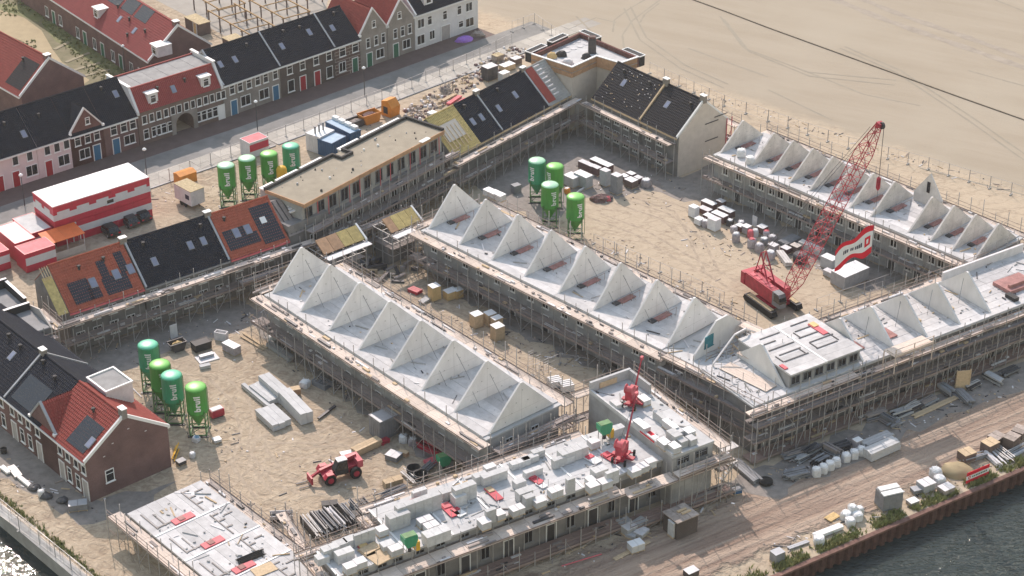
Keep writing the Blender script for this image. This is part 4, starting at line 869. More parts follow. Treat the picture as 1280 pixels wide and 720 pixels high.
mat(BS,(.30,.21,.18),var=.15,scale=3,objvar=.12,stretch=(.5,6,1))
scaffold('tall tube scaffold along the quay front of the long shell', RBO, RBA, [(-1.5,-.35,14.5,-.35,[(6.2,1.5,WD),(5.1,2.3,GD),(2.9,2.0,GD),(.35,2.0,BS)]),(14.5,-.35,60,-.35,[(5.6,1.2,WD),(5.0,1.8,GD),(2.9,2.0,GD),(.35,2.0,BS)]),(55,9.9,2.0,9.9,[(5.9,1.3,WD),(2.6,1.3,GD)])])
tag(MB().box(0,6.0,-2.9,-.9,7.9,8.0).box(0,6.0,-2.95,-2.85,8.0,8.25).box(.2,5.8,-2.6,-1.2,8.0,8.12).box(0,.1,-2.9,-2.8,5.7,9.0).box(5.9,6,-2.9,-2.8,5.7,9.0).box(2.9,3,-2.9,-2.8,5.7,9.0).box(0,6,-2.92,-2.84,8.9,8.97).box(0,.1,-1.0,-.9,5.7,7.9).box(5.9,6,-1.0,-.9,5.7,7.9).build('loading_platform','deck_wood',None,loc2w(RBO,RBA,18.6,0),radians(RBA)),'pale timber loading platform hung on the quay scaffold','platform')
# wing between the middle row and the quay building
t = thing('corner_wing', 'unfinished wing joining the middle row and the quay building, clipped gable with teal window', 'house shell', loc2w(MO,MA,42.6,0), MA)
WL = 15.2
MB().box(.1,WL,-5.2,4.9,0,5.7).build('wall','block_dark',t); MB().box(0,WL+.2,-5.5,5.1,5.702,6.0).build('slab','concrete_light',t)
g = MB().extr([(3.6,-4.8,0),(3.6,4.6,0),(3.6,4.4,1.2),(3.6,1.0,3.9),(3.6,-1.0,3.9),(3.6,-4.6,.8)],(.24,0,0)).build('gable_wall','concrete_panel',t,(0,0,6.02)); 
window(t,3.86,-2.3,7.0,1.5,1.5,3,rz=pi/2,fm='teal_glass',pane='teal_glass'); 
f = MB(); pr = [(-4.6,.8),(-1.0,3.2),(1.0,3.2),(4.4,.9)]
for a,b in zip(pr,pr[1:]): f.tube((6.6,a[0],6.02+a[1]),(6.6,b[0],6.02+b[1]),.12)
f.tube((6.6,-4.6,6),(6.6,-4.6,6.9),.12).tube((6.6,4.4,6),(6.6,4.4,6.9),.12).build('gable_frame','white_dirty',t)
for a,b,c_,d,z in ((4.2,11,2.6,4.4,7.9),(7.2,13,-1.2,.8,7.0),(7.5,14.5,-4.6,-2.6,6.5)):
    n_ = round((d-c_)/.4)
    for i in range(n_): MB().box(a,b,c_+i*.4+.01,c_+(i+1)*.4-.01,z+.008*(i%2),z+.06+.008*(i%2)).build('deck_board','deck_wood',t)
    pt = MB()
    for x in (a+.2,(a+b)/2,b-.2):
        for y in (c_+.1,d-.1): pt.tube((x,y,6.0),(x,y,z+1.0),.035)
    pt.build('platform_posts','galv',t,kind='stuff')
R = random.Random(9)
slab_litter(t,.3,WL-.3,-4.9,4.6,6.0,110,'wing')
for i in range(30): x,y = R.uniform(4.5,14),R.uniform(-4.5,4.5); MB().box(-.8,.8,-.1,.1,0,.08).build('loose_board',R.choice(['deck_wood','timber','red_pink','galv']),t,(x,y,6.05+.09*(i%4)),R.uniform(0,3))
scaffold('stepped tube scaffold on the wing beside the front block', loc2w(MO,MA,42.6,0), MA, [(.5,-5.6,16.2,-5.6,[(6.0,1.4,WD),(4.6,2.0,GD),(2.6,2.2,GD)]),(3.0,5.3,16,5.3,[(6,1.2,WD)])])
# ------------------------------------------------------------------ front block with block stacks
FBO, FBA, FZ = (-17.6, 158.3), 31.6, 5.7        # outer left corner of the slab
ux, uy = cos(radians(FBA)), sin(radians(FBA))
t = thing('front_block', 'long front shell with white floor slab, block walls going up and low windows', 'house shell', FBO, FBA)
FBL, FBD, FBS, FBN = 40.2, 8.42, 8.3, 4.82     # right part is deeper than the left part
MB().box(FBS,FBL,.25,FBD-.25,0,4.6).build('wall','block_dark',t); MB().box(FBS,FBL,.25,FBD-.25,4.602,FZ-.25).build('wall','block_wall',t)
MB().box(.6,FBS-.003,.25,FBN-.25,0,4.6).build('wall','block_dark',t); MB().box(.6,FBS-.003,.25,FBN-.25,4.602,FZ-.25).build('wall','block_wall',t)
R = random.Random(21)
bays = [.4,4.35]+[FBS+i*5.317 for i in range(7)]
for a,b in zip(bays,bays[1:]):
    for k_ in range(7 if a >= FBS else 4):
        MB().box(a+.015,b-.015,.0+k_*1.2+.01,k_*1.2+1.19,FZ-.25,FZ+R.uniform(-.008,.008)).build('floor_plank','concrete_light',t)
    MB().box(a-.11,a+.11,-.02,(FBD if a >= FBS else FBN)+.0,FZ+.012,FZ+.09).build('joint_strip','white',t)
    for k_ in range(2):
        x = a+(b-a)*(.27+.46*k_); window(t,x,.23,4.72,1.15,.68,2,fm='steel_grey'); 
        (window(t,x,.23,1.0,1.1,1.9,1,fm='steel_grey') if k_ else door(t,x,.23,.02,1.1,2.3,'steel_dark'))
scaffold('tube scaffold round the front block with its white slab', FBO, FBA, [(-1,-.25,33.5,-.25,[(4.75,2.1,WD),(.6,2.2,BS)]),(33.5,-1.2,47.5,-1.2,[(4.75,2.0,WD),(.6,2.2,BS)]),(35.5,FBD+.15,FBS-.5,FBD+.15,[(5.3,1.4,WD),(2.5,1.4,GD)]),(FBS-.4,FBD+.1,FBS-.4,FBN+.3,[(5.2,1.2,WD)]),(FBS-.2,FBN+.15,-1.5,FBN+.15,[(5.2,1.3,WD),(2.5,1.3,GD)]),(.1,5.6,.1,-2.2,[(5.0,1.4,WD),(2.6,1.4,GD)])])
slab_litter(t if False else [o for o in bpy.data.objects if o.name.startswith('front_block')][0],8.6,39.5,.4,8.1,FZ,150,'fb')
t = thing('low_link_shell','low block built link left of the front block, cut by the bottom edge','house shell',loc2w(FBO,FBA,-9.0,-1.0),FBA)
MB().box(0,7.2,0,6.4,0,3.0).build('wall','block_dark',t)
for k_ in range(5): MB().box(-.1,7.3,-.1+k_*1.3,-.1+k_*1.3+1.28,3.002,3.2+.005*(k_%2)).build('floor_plank','concrete_light',t)
slab_litter(t,.4,6.8,.4,6,3.2,40,'link')
def on_fb(px,py): 
    p = at(px,py,FZ); d = (p[0]-FBO[0],p[1]-FBO[1]); return d[0]*ux+d[1]*uy, -d[0]*uy+d[1]*ux
# raised end house with parapet
BXO, BXA, BXZ = (8.75,191.0), -57.0, 6.9
t = thing('end_house_shell', 'raised end shell with pale slab, parapet and low windows at the front block', 'house shell', BXO, BXA)
MB().box(0,15.6,0,5.6,0,BXZ-.2).build('wall','block_wall',t)
for i in range(4): MB().box(.02+i*3.9,3.88+i*3.9,.0,5.6,BXZ-.2,BXZ+.004*i).build('floor_plank','concrete_light',t)
MB().box(-.02,.3,-.02,5.62,BXZ+.02,BXZ+1.3).build('parapet','block_grey',t); MB().box(.3,4.2,5.3,5.62,BXZ+.02,BXZ+1.25).build('parapet','block_grey',t); MB().box(.3,15.6,-.04,.2,BXZ+.02,BXZ+.35).build('parapet','block_white',t)
slab_litter(t,.6,15,.4,5.2,BXZ,50,'bx')
MB().box(.32,.4,1.2,3.6,BXZ+.2,BXZ+.9).build('board','timber',t)
for y in (1.5,4.0): window(t,15.62,y,BXZ-1.45,1.7,.95,2,rz=pi/2,fm='steel_grey')
MB().box(15.4,15.75,-.05,5.65,BXZ-.2,BXZ+.1).build('edge_beam','concrete_light',t)
scaffold('tube scaffold round the raised end shell', BXO, BXA, [(16.0,-.2,16.0,7.0,[(5.2,1.4,WD)]),(16.5,5.9,-1.5,5.9,[(6.3,1.5,WD),(3.2,1.5,GD)]),(-.3,5.9,-.3,-1.5,[(6.3,1.3,WD),(3.0,1.3,GD)])])
# ------------------------------------------------------------------ low slab at the bottom left
LSO, LSA, LZ = (-41.01,172.91), -48.6, 3.0
t = thing('floor_slab_shell', 'low ground floor shell with striped precast floor planks, red hatches, bottom left', 'house shell', LSO, LSA)
MB().box(.2,30,.25,9.1,0,LZ-.22).build('wall','block_wall',t)
for i in range(5):
    a = i*5.6
    for k_ in range(8): MB().box(a+.02,a+5.57,k_*1.17+.012,k_*1.17+1.158,LZ-.22,LZ+.006*((i+k_)%3)).build('floor_plank','plank_floor',t)
    MB().box(a+5.45,a+5.65,0,9.36,LZ+.02,LZ+.07).build('joint_strip','white',t)
    for y,l,x in ((.9,3.4,1.2),(1.9,2.6,2.0),(6.4,4.4,.5),(3.4,1.4,4.0)): MB().box(a+x,a+x+l,y,y+.14,LZ+.02,LZ+.08).build('floor_slot','steel_dark',t)
    for y,l,x in ((6.4,.9,.7),(6.4,.9,2.0),(6.4,.9,3.4),(1.0,1.6,4.3),(7.6,1.0,1.4)): MB().box(a+x,a+x+.2,y,y+l,LZ+.02,LZ+.085).build('floor_slot','steel_dark',t)
    MB().box(a+4.3,a+5.3,2.7,5.2,LZ+.03,LZ+.16).build('stair_hatch','red_pink',t); MB().box(a+4.4,a+5.1,3.4,4.1,LZ+.162,LZ+.24).build('hatch_board','hatch_dusty',t)
slab_litter(t,.5,27,.4,9,LZ,90,'ls')
for i in range(5): window(t,1.8+i*5.6,.23,.9,1.3,1.4,1); door(t,4.2+i*5.6,.23,.02,1.0,2.2,'steel_dark')
scaffold('tube scaffold with pale deck along the low striped slab', LSO, LSA, [(-1.2,-.1,27,-.1,[(2.75,1.7,WD)]),(27,9.7,-.5,9.7,[(2.3,1.2,WD)]),(20,9.7,9.5,12.5,[(2.1,1.2,WD)])])
# ------------------------------------------------------------------ brick houses at the left
HO, HA = (-46.25,179.2), -48.5
GH = 'brick houses by the canal'
def hp(u): return loc2w(HO,HA,u,0)
def lb_open(t,u0,u1,us):
    for u in us:
        window(t,u,0,3.35,.95,1.55,3); 
    k_ = 0
    for u in us:
        (window(t,u,0,.55,.95,1.9,3) if k_ % 3 else door(t,u,0,.02,1.0,2.4,'grey_door')); k_ += 1
t = house('brick_house','dark tiled brick house cut by the left edge','house',hp(-36),HA,18.6,D=10.4,e=5.4,r=9.0,wall='brick_wine',roof='tile_dark',group=GH,par=(0,'zinc'),sky=[(14.6,3.4)],vents=[(12.0,5.4),(14.9,5.2)],chim=[(18.6,1.0)])
lb_open(t,0,18,[1+i*2.0 for i in range(9)])
t = house('brick_house','dark tiled brick house between zinc verge and red cross gable','house',hp(-17.35),HA,7.9,D=10.4,e=5.4,r=9.0,wall='brick_wine',roof='tile_dark',group=GH,vents=[(4.6,4.8),(1.2,5.4)])
lb_open(t,0,7.9,[.9,2.7,4.5,6.6]); panel_on(t,'solar_panel',3.2,0,5.4,atan2(3.6,5.2),.3,5.0,3.4,'solar')
t = house('brick_house','red tiled brick house with cross gable and blank brick end wall','house',hp(-9.4),HA,9.4,D=10.4,e=5.4,r=9.0,wall='brick_wine',roof='tile_red',group=GH,par=(0,'white'),vents=[(5.2,4.6)],chim=[(9.1,1.2)])
lb_open(t,0,9.4,[3.6,5.2,7.0,8.6]); panel_on(t,'solar_panel',6.6,0,5.4,atan2(3.6,5.2),.4,3.6,3.6,'solar'); skylight(t,8.2,0,5.4,atan2(3.6,5.2),1.2,.9,1.3,up=.2)
front_gable('','','',hp(-9.4),HA,5.4,4,5.4,8.4,'brick_wine','tile_red',[],y1=4.6,t=t,x0=-2.6,vergem='zinc')
window(t,9.42,2.6,1.6,1.1,1.6,3,rz=pi/2)
for y,z in ((2.2,5.0),(3.4,6.2),(7.6,6.0),(5.5,7.2)): MB().box(9.405,9.43,y-.12,y+.12,z,z+.1).build('vent_brick','white_dirty',t)
d = MB().box(-2.0,2.0,-1.7,1.7,0,2.6).build('rear_dormer','white_dirty',t,(1.8,8.0,6.3)); MB().box(-1.9,1.9,-1.6,1.6,2.602,2.64).build('dormer_roof','roof_grey',d); MB().box(-2.1,2.1,-1.8,-1.6,2.603,2.8).box(-2.1,2.1,1.6,1.8,2.603,2.8).box(-2.1,-1.9,-1.6,1.6,2.603,2.8).box(1.9,2.1,-1.6,1.6,2.603,2.8).build('dormer_edge','white',d)
MB().box(-17,9.4,10.35,10.6,5.1,5.4).build('rear_gutter','white',t)
# ------------------------------------------------------------------ silos
def letters(text, size):
    cu = bpy.data.curves.new('t', 'FONT'); cu.body = text; cu.size = size; cu.align_x = 'CENTER'; cu.resolution_u = 3; cu.offset = .04; cu.space_character = 1.12
    o = bpy.data.objects.new('t', cu); COL.objects.link(o); dg = bpy.context.evaluated_depsgraph_get(); dg.update()
    me = bpy.data.meshes.new_from_object(o.evaluated_get(dg)); bpy.data.objects.remove(o)
    import bmesh; bm = bmesh.new(); bm.from_mesh(me); bmesh.ops.triangulate(bm, faces=bm.faces[:])
    for _ in range(2): bmesh.ops.subdivide_edges(bm, edges=[e for e in bm.edges if e.calc_length() > .16], cuts=2, use_grid_fill=True)
    bm.to_mesh(me); bm.free(); vs = [tuple(v.co) for v in me.vertices]; fs = [tuple(p.vertices) for p in me.polygons]
    return vs, fs
TXT = letters('bruil', 1.0)
def silo_mesh(ang):
    vs, fs = TXT; r = 1.255
    out = []
    for x, y, z in vs:           # reads from bottom to top
        a = ang-(y-.35)/r; out.append((r*cos(a), r*sin(a), 4.55+x))
    return MB().add(out, fs).mesh('lettering', 'white')
def silo(px, py, body, top, ang, label, group, s=1.0):
    t = thing('silo', label, 'silo', at(px, py), 0, group)
    tank = cached(('tank', body), lambda: MB().lathe([(1.14,2.86),(1.22,2.95),(1.22,3.0),(1.235,3.02),(1.235,3.1),(1.22,3.12),(1.22,6.05),(1.24,6.08),(1.24,6.16),(1.2,6.2)], 28).mesh('tank', body, True))
    dome = cached(('dome', top), lambda: MB().lathe([(1.2,6.19),(1.12,6.29),(.85,6.39),(.45,6.46),(.12,6.48)], 28).mesh('dome', top, True))
    cone = cached(('cone', body), lambda: MB().lathe([(1.13,2.87),(.30,1.35),(.18,1.3),(.18,1.0)], 20).mesh('hopper', body))
    put('tank', tank, t); put('dome', dome, t); put('hopper', cone, t)
    put('lettering', cached(('let', ang), lambda: silo_mesh(radians(-90+ang))), t)
    leg = cached('sleg', lambda: MB().box(-.07,.07,-.07,.07,0,3.4).mesh('leg', 'silo_frame'))
    for sx in (-1, 1):
        for sy in (-1, 1): put('leg', leg, t, (sx*.93, sy*.93, 0))
    def fr():
        b = MB()
        for z in (.12, 1.7, 2.75):
            for s_ in (-1, 1): b.box(-.93,.93,s_*.93-.05,s_*.93+.05,z,z+.1); b.box(s_*.93-.05,s_*.93+.05,-.87,.87,z+.001,z+.101)
        for s_ in (-1, 1): b.tube((-.93,s_*.93,.2),(.93,s_*.93,1.7),.04); b.tube((s_*.93,-.93,1.75),(s_*.93,.93,.2),.04)
        b.tube((1.3,0,.4),(1.3,0,6.2),.05)
        return b.mesh('frame', 'silo_frame')
    put('frame', cached('sfr', fr), t)
    put('foot_plate', cached('sfp', lambda: MB().box(-1.2,1.2,-1.2,-.8,0,.1).box(-1.2,1.2,.8,1.2,0,.1).mesh('foot_plate', 'steel_dark')), t)
    return t
G1, G2, G3 = 'silos in the left yard', 'silos between the middle row and the corner', 'silos by the street fence'
silo(190.5,486,'green_teal','teal_top',4,'dark green silo furthest back in the left yard',G1); silo(205,511,'green_silo','green_top',20,'lime green silo half hidden in the middle of the left yard group',G1)
silo(219.5,525,'green_teal','teal_top',14,'teal green silo in front of the hidden one in the left yard',G1); silo(249.5,540,'green_silo','green_top',10,'lime green silo nearest the camera in the left yard',G1)
silo(671,250,'green_teal','pale_top',-38,'dark green silo furthest left in the middle yard',G2); silo(693,257,'green_silo','green_top',-46,'lime green silo at the back of the middle yard group',G2)
silo(687,281,'green_silo','pale_top',24,'bright green silo with pale dome in front of the middle yard group',G2); silo(718.5,296,'green_silo','green_top',28,'lime green silo furthest right in the middle yard',G2)
silo(286,256,'green_silo','pale_top',10,'green silo nearest the white trailer by the street fence',G3); silo(312,247,'green_silo','pale_top',10,'green silo second from the white trailer by the street fence',G3)
silo(339,241,'green_silo','green_top',14,'lime topped silo beside the yellow tank by the street fence',G3); silo(366,231,'green_teal','teal_top',14,'teal topped silo at the flat roofed block by the street fence',G3)
t = thing('yellow_tank', 'yellow upright tank between two green silos', 'tank', at(354,246), 0); MB().lathe([(.75,0.3),(.75,4.4),(.6,4.7),(.15,4.85)],18).build('tank','yellow',t,smooth=True); MB().box(-.6,.6,-.6,.6,0,.3).build('base','steel_dark',t)
# ------------------------------------------------------------------ crawler crane
CR = at(962,376); ca_ = -60
t = thing('crawler_crane', 'red crawler crane with lattice boom in the right yard', 'crane', (33.6,222.6), ca_)
for y in (-2.0,2.0):
    tr = MB().extr([(-3.2,y-.42,.45),(-2.8,y-.42,.08),(2.8,y-.42,.08),(3.2,y-.42,.45),(2.9,y-.42,.95),(-2.9,y-.42,.95)],(0,.84,0)).build('track','black_rubber',t)
    sh = cached('shoe', lambda: MB().box(-.14,.14,-.46,.46,0,.06).mesh('track_shoe','steel_dark'))
    for i in range(17): put('track_shoe',sh,tr,(-2.75+i*.345,y,.952))
    MB().box(-2.5,2.5,y-.3,y+.3,1.01,1.10).build('track_guard','straw',t)
MB().box(-1.5,1.5,-1.6,1.6,.5,1.2).build('undercarriage','red_machine',t); MB().lathe([(1.1,1.2),(1.1,1.45)],18).build('slew_ring','steel_dark',t)
bd = MB().box(-4.2,1.6,-1.5,-.35,1.45,3.3).box(-4.2,1.6,.5,1.5,1.45,3.1).box(-4.2,-1.2,-.35,.5,1.45,2.9).box(-1.2,2.2,-.35,.5,1.45,1.8).build('machine_house','red_machine',t)
for x in (-3.6,-2.4,-1.2,0): MB().box(x,x+.8,-1.3,-.6,3.302,3.36).build('roof_panel','red_pink',t)
MB().box(-5.0,-4.21,-1.6,1.6,1.5,3.2).build('counterweight','red_machine',t)
cb = MB().extr([(1.65,-1.5,1.45),(3.3,-1.5,1.45),(3.3,-1.5,2.4),(2.9,-1.5,3.3),(1.65,-1.5,3.3)],(0,1.05,0)).build('cab','steel_grey',t)
MB().extr([(2.0,-1.53,2.1),(3.32,-1.53,2.1),(3.32,-1.53,2.4),(2.93,-1.53,3.2),(2.0,-1.53,3.2)],(0,1.11,0)).build('cab_glass','glass',cb)
gf = MB()
for y in (-.55,.55):
    gf.tube((-.2,y,2.2),(-2.6,y*.7,6.6),.10,6); gf.tube((-3.6,y,2.9),(-2.6,y*.7,6.6),.08,6)
    gf.tube((-1.0,y,3.8),(-3.1,y,4.7),.05)
for k_ in (.35,.65,1): gf.tube((-.2-2.4*k_,-.55+.16*k_,2.2+4.4*k_),(-.2-2.4*k_,.55-.16*k_,2.2+4.4*k_),.07)
gf.build('gantry','red_machine',t)
# boom in the local xz plane
bx0, bz0, bx1, bz1 = 2.3, 1.9, 2.3+14.6, 32.3
def bp_(k_, oy, on):
    d = (bx1-bx0, bz1-bz0); l = hypot(*d); n = (-d[1]/l, d[0]/l); return (bx0+d[0]*k_+n[0]*on, oy, bz0+d[1]*k_+n[1]*on)
def wid(k_): return .78*min(1, .25+k_/.12*.75, .35+(1-k_)/.14*.65)
ch, lc = MB(), MB(); NB = 34
for sy in (-1,1):
    for sn in (-1,1):
        for i in range(NB):
            a,b = i/NB,(i+1)/NB; ch.tube(bp_(a,sy*wid(a),sn*wid(a)),bp_(b,sy*wid(b),sn*wid(b)),.052,5)
for i in range(NB):
    a,b = i/NB,(i+1)/NB; s_ = 1 if i%2 else -1; wa,wb = wid(a),wid(b)
    for sg in (-1,1):
        lc.tube(bp_(a,-s_*wa,sg*wa),bp_(b,s_*wb,sg*wb),.036); lc.tube(bp_(a,sg*wa,-s_*wa),bp_(b,sg*wb,s_*wb),.036)
    if i%3 == 0:
        for sg in (-1,1): lc.tube(bp_(a,-wa,sg*wa),bp_(a,wa,sg*wa),.036); lc.tube(bp_(a,sg*wa,-wa),bp_(a,sg*wa,wa),.036)
boom = ch.build('boom','red_machine',t); lc.build('lattice','red_machine',boom)
hd = MB().extr([(-.3,-.35,-.5),(.6,-.35,-.1),(.6,-.35,.3),(-.1,-.35,.4)],(0,.7,0)).build('boom_head','red_machine',t,(bx1,0,bz1)); MB().lathe([(.42,-.12),(.42,.12)],14).build('sheave','steel_dark',hd,(.55,0,.1),rot=(pi/2,0,0))
rp = MB()
for y in (-.35,.35): rp.tube((-2.6,y,6.6),bp_(.97,y,.7),.025)
rp.build('pendant_ropes','steel_dark',t)
hb = MB(); hx = bx1+.9
hb.tube((hx,0,bz1),(hx,0,25.2),.035); hb.build('hoist_rope','steel_dark',t)
MB().lathe([(.12,26.0),(.26,25.8),(.26,24.6),(.1,24.3)],10,(hx,0)).build('hook_block','red_machine',t)
MB().tube((hx,0,24.4),(hx,0,15.8),.022).build('tag_line','steel_dark',t)
hw = loc2w((33.6,222.6),ca_,hx,0)
# flag hung from the hook
def flag():
    nx_,nz_ = 26,14; rows = []; W_,Hh = 4.4,3.8
    def P(i,j):
        f = i/nx_; g = j/nz_; x = -W_*f*.97; z = -Hh*g*(1-.30*f+.07*sin(f*11))-f*3.0-.45*f*f+.16*sin(f*10+g*2); y = .42*sin(f*9+g*2.2)*f**.6+.25*sin(f*4)
        return (x,y,z)
    t = thing('flag','large red and white flag with emblem hanging from the crane hook','flag',(hw[0]-.03,hw[1],19.75),0)
    def cells(sel):
        mb = MB()
        for i in range(nx_):
            for j in range(nz_):
                if sel((i+.5)/nx_,(j+.5)/nz_): mb.add([P(i,j),P(i+1,j),P(i+1,j+1),P(i,j+1)],[(0,1,2,3)])
        return mb
    cells(lambda f,g: g < .215).build('stripe','red_flag',t); cells(lambda f,g: .215 <= g < .785).build('field','white',t); cells(lambda f,g: g >= .785).build('stripe','red_flag',t)
    def patch(f0,f1,g0,g1,m,nm,off=-.03):
        n_ = max(1,round((f1-f0)*30)); mb = MB()
        def Q(f,g): a = P(f*nx_,g*nz_); return (a[0],a[1]+off,a[2])
        for i in range(n_):
            a,b = f0+(f1-f0)*i/n_, f0+(f1-f0)*(i+1)/n_; mb.add([Q(a,g0),Q(b,g0),Q(b,g1),Q(a,g1)],[(0,1,2,3)])
        return mb
    e = patch(.06,.20,.36,.66,None,''); e.build('emblem','red_flag',t); patch(.105,.155,.44,.58,None,'',-.05).build('emblem_centre','white',t)
    for f0,f1 in ((.27,.31),(.325,.365),(.38,.415),(.43,.46),(.50,.53),(.545,.575),(.63,.66),(.675,.71),(.725,.755)): patch(f0,f1,.43,.58,None,'').build('letter','ink',t)
    MB().tube((.03,0,.15),(.03,0,-Hh-.1),.04,6).build('hoist_pole','steel_grey',t)
flag()
# ------------------------------------------------------------------ telehandler
rr, ff = at(441,590), at(396,603); az = math.degrees(atan2(ff[1]-rr[1],ff[0]-rr[0]))
t = thing('telehandler','red telehandler with big black tyres parked in the left yard','telehandler',at(424,596),az)
MB().extr([(-2.3,-.75,.75),(2.0,-.75,.75),(2.2,-.75,1.1),(1.2,-.75,1.45),(-2.3,-.75,1.5)],(0,1.5,0)).build('chassis','red_machine',t)
MB().box(-2.6,-.5,-1.05,-.3,1.0,2.0).build('engine_cover','red_machine',t); MB().box(-2.55,-1.9,-.2,1.0,1.2,2.1).build('counterweight','red_pink',t)
c = MB().extr([(-.75,.25,1.0),(.85,.25,1.0),(.95,.25,1.7),(.45,.25,2.75),(-.6,.25,2.75)],(0,.85,0)).build('cab','black_box',t); MB().extr([(-.65,.22,1.6),(.8,.22,1.6),(.36,.22,2.6),(-.52,.22,2.6)],(0,.91,0)).build('cab_glass','glass',c); MB().box(-.65,.5,.2,1.12,2.752,2.85).build('cab_roof','white_dirty',c)
bm = MB().tube((-2.2,-.25,2.2),(2.2,-.25,1.35),.26,4).tube((2.2,-.25,1.35),(3.4,-.25,.75),.19,4).build('boom','red_machine',t)
MB().box(3.3,3.5,-.95,.45,.25,1.1).build('carriage','red_machine',t)
for y in (-.75,.25): MB().box(3.5,4.9,y-.07,y+.07,.1,.17).build('fork','steel_dark',t)
MB().tube((1.2,-.25,1.0),(2.7,-.25,1.15),.12,6).build('tilt_ram','galv',t)
wh = MB().lathe([(.40,-.26),(.66,-.24),(.70,-.1),(.70,.1),(.66,.24),(.40,.26)],18).mesh('wheel','black_rubber'); rm = MB().lathe([(.36,-.27),(.36,.275),(.12,.29)],14).mesh('rim','red_machine')
for x in (-1.6,1.5):
    for y in (-1.05,1.05): w_ = put('wheel',wh,t,(x,y,.70),rot=(-pi/2 if y > 0 else pi/2,0,0)); put('rim',rm,w_)
for y in (-1.05,1.05): MB().extr([(.75,y-.3,1.0),(1.1,y-.3,1.5),(1.9,y-.3,1.5),(2.25,y-.3,1.0),(2.15,y-.3,1.0),(1.85,y-.3,1.42),(1.15,y-.3,1.42),(.85,y-.3,1.0)],(0,.6,0)).build('mudguard','red_machine',t)
MB().tube((.6,-.7,1.5),(.6,-.7,2.6),.05,6).build('exhaust','steel_dark',t)
# ------------------------------------------------------------------ mini cranes on the front slab
def mini_crane(px,py,z,az,label,reach,rise):
    t = thing('mini_crane',label,'mini crane',at(px,py,z+.02),az,'red mini cranes on the slabs')
    MB().box(-1.1,1.1,-.45,.45,.35,.6).box(-.3,.3,-1.3,1.3,.36,.55).build('chassis','red_machine',t)
    wh = cached('mcw',lambda: MB().lathe([(.16,-.13),(.34,-.12),(.36,0),(.34,.12),(.16,.13)],14).mesh('wheel','black_rubber'))
    for x,y in ((-1.2,-.75),(1.2,-.75),(-1.2,.75),(1.2,.75)):
        put('wheel',wh,t,(x,y,.36),rot=(pi/2,0,.3)); MB().tube((x*.6,y*.4,.45),(x,y,.4),.09,5).build('outrigger','red_machine',t)
    MB().lathe([(.35,.6),(.35,.9),(.5,1.0),(.5,1.2)],14).build('turntable','red_machine',t)
    MB().box(-1.3,.4,-.42,.42,1.2,2.3).build('winch_house','red_machine',t); MB().lathe([(.30,-.5),(.55,-.49),(.55,-.42),(.36,-.4),(.36,.4),(.55,.42),(.55,.49),(.3,.5)],16).build('winch_drum','red_pink',t,(-1.0,0,2.5),rot=(pi/2,0,0))
    b = MB().tube((.3,0,1.5),(.3+reach,0,1.5+rise),.14,4,r2=.07).build('boom','red_machine',t); MB().box(-.2,.25,-.15,.15,-.15,.25).build('boom_tip','red_pink',b,(.3+reach,0,1.5+rise))
    MB().tube((-1.0,0,2.9),(.3+reach,0,1.7+rise),.02,4).build('rope','steel_dark',t); MB().tube((.3+reach,0,1.5+rise),(.3+reach,0,rise-.2),.015,4).build('hoist_rope','steel_dark',t)
mini_crane(779,574,FZ,62,'red mini crane on the white slab of the front block',2.6,5.2)
mini_crane(791,505,BXZ,62,'red mini crane on the raised end shell',1.7,3.4)
# ------------------------------------------------------------------ site office of stacked red and white containers
SO, SA = (-61.76,238.44), 38.6
t = thing('site_office','two storey red and white container site office by the street','site office',SO,SA); SL,SD = 14.75,5.9
for k_ in range(2):
    for i in range(5):
        z0 = 3.03*k_; b = MB().box(i*2.95+.01,i*2.95+2.94,0,SD,z0+.02,z0+3.0).build('container_module','red_paint',t)
for i in range(5): MB().box(i*2.95+.02,i*2.95+2.93,.05,SD-.05,6.032,6.10+.012*(i%2)).build('roof_panel','white',t)
band = MB().box(-.025,SL+.02,-.03,-.004,3.9,4.75)
for i in range(5): band.box(i*2.95+.55,i*2.95+2.4,-.03,-.004,4.75,5.15)
band.build('white_band','plaster_white',t); MB().box(3.2,SL+.02,-.03,-.004,1.15,2.15).build('white_band','plaster_white',t)
sb = MB().box(-.03,-.004,.0,SD,3.9,4.75).box(-.03,-.004,1.0,2.6,4.75,5.25).box(-.03,-.004,3.4,5.2,4.75,5.25).box(-.03,-.004,.0,SD,1.2,2.2); sb.build('white_band','plaster_white',t)
MB().box(-.05,SL+.05,-.06,SD+.05,5.9,6.03).build('roof_rim','red_paint',t)
window(t,2.6,-.03,2.0,1.0,.9,0); window(t,8.5,-.03,4.0,1.2,.7,0,fm='plaster_white'); door(t,3.0,-.03,.05,.9,2.0,'red_paint')
AO = loc2w(SO,SA,-.25,0)
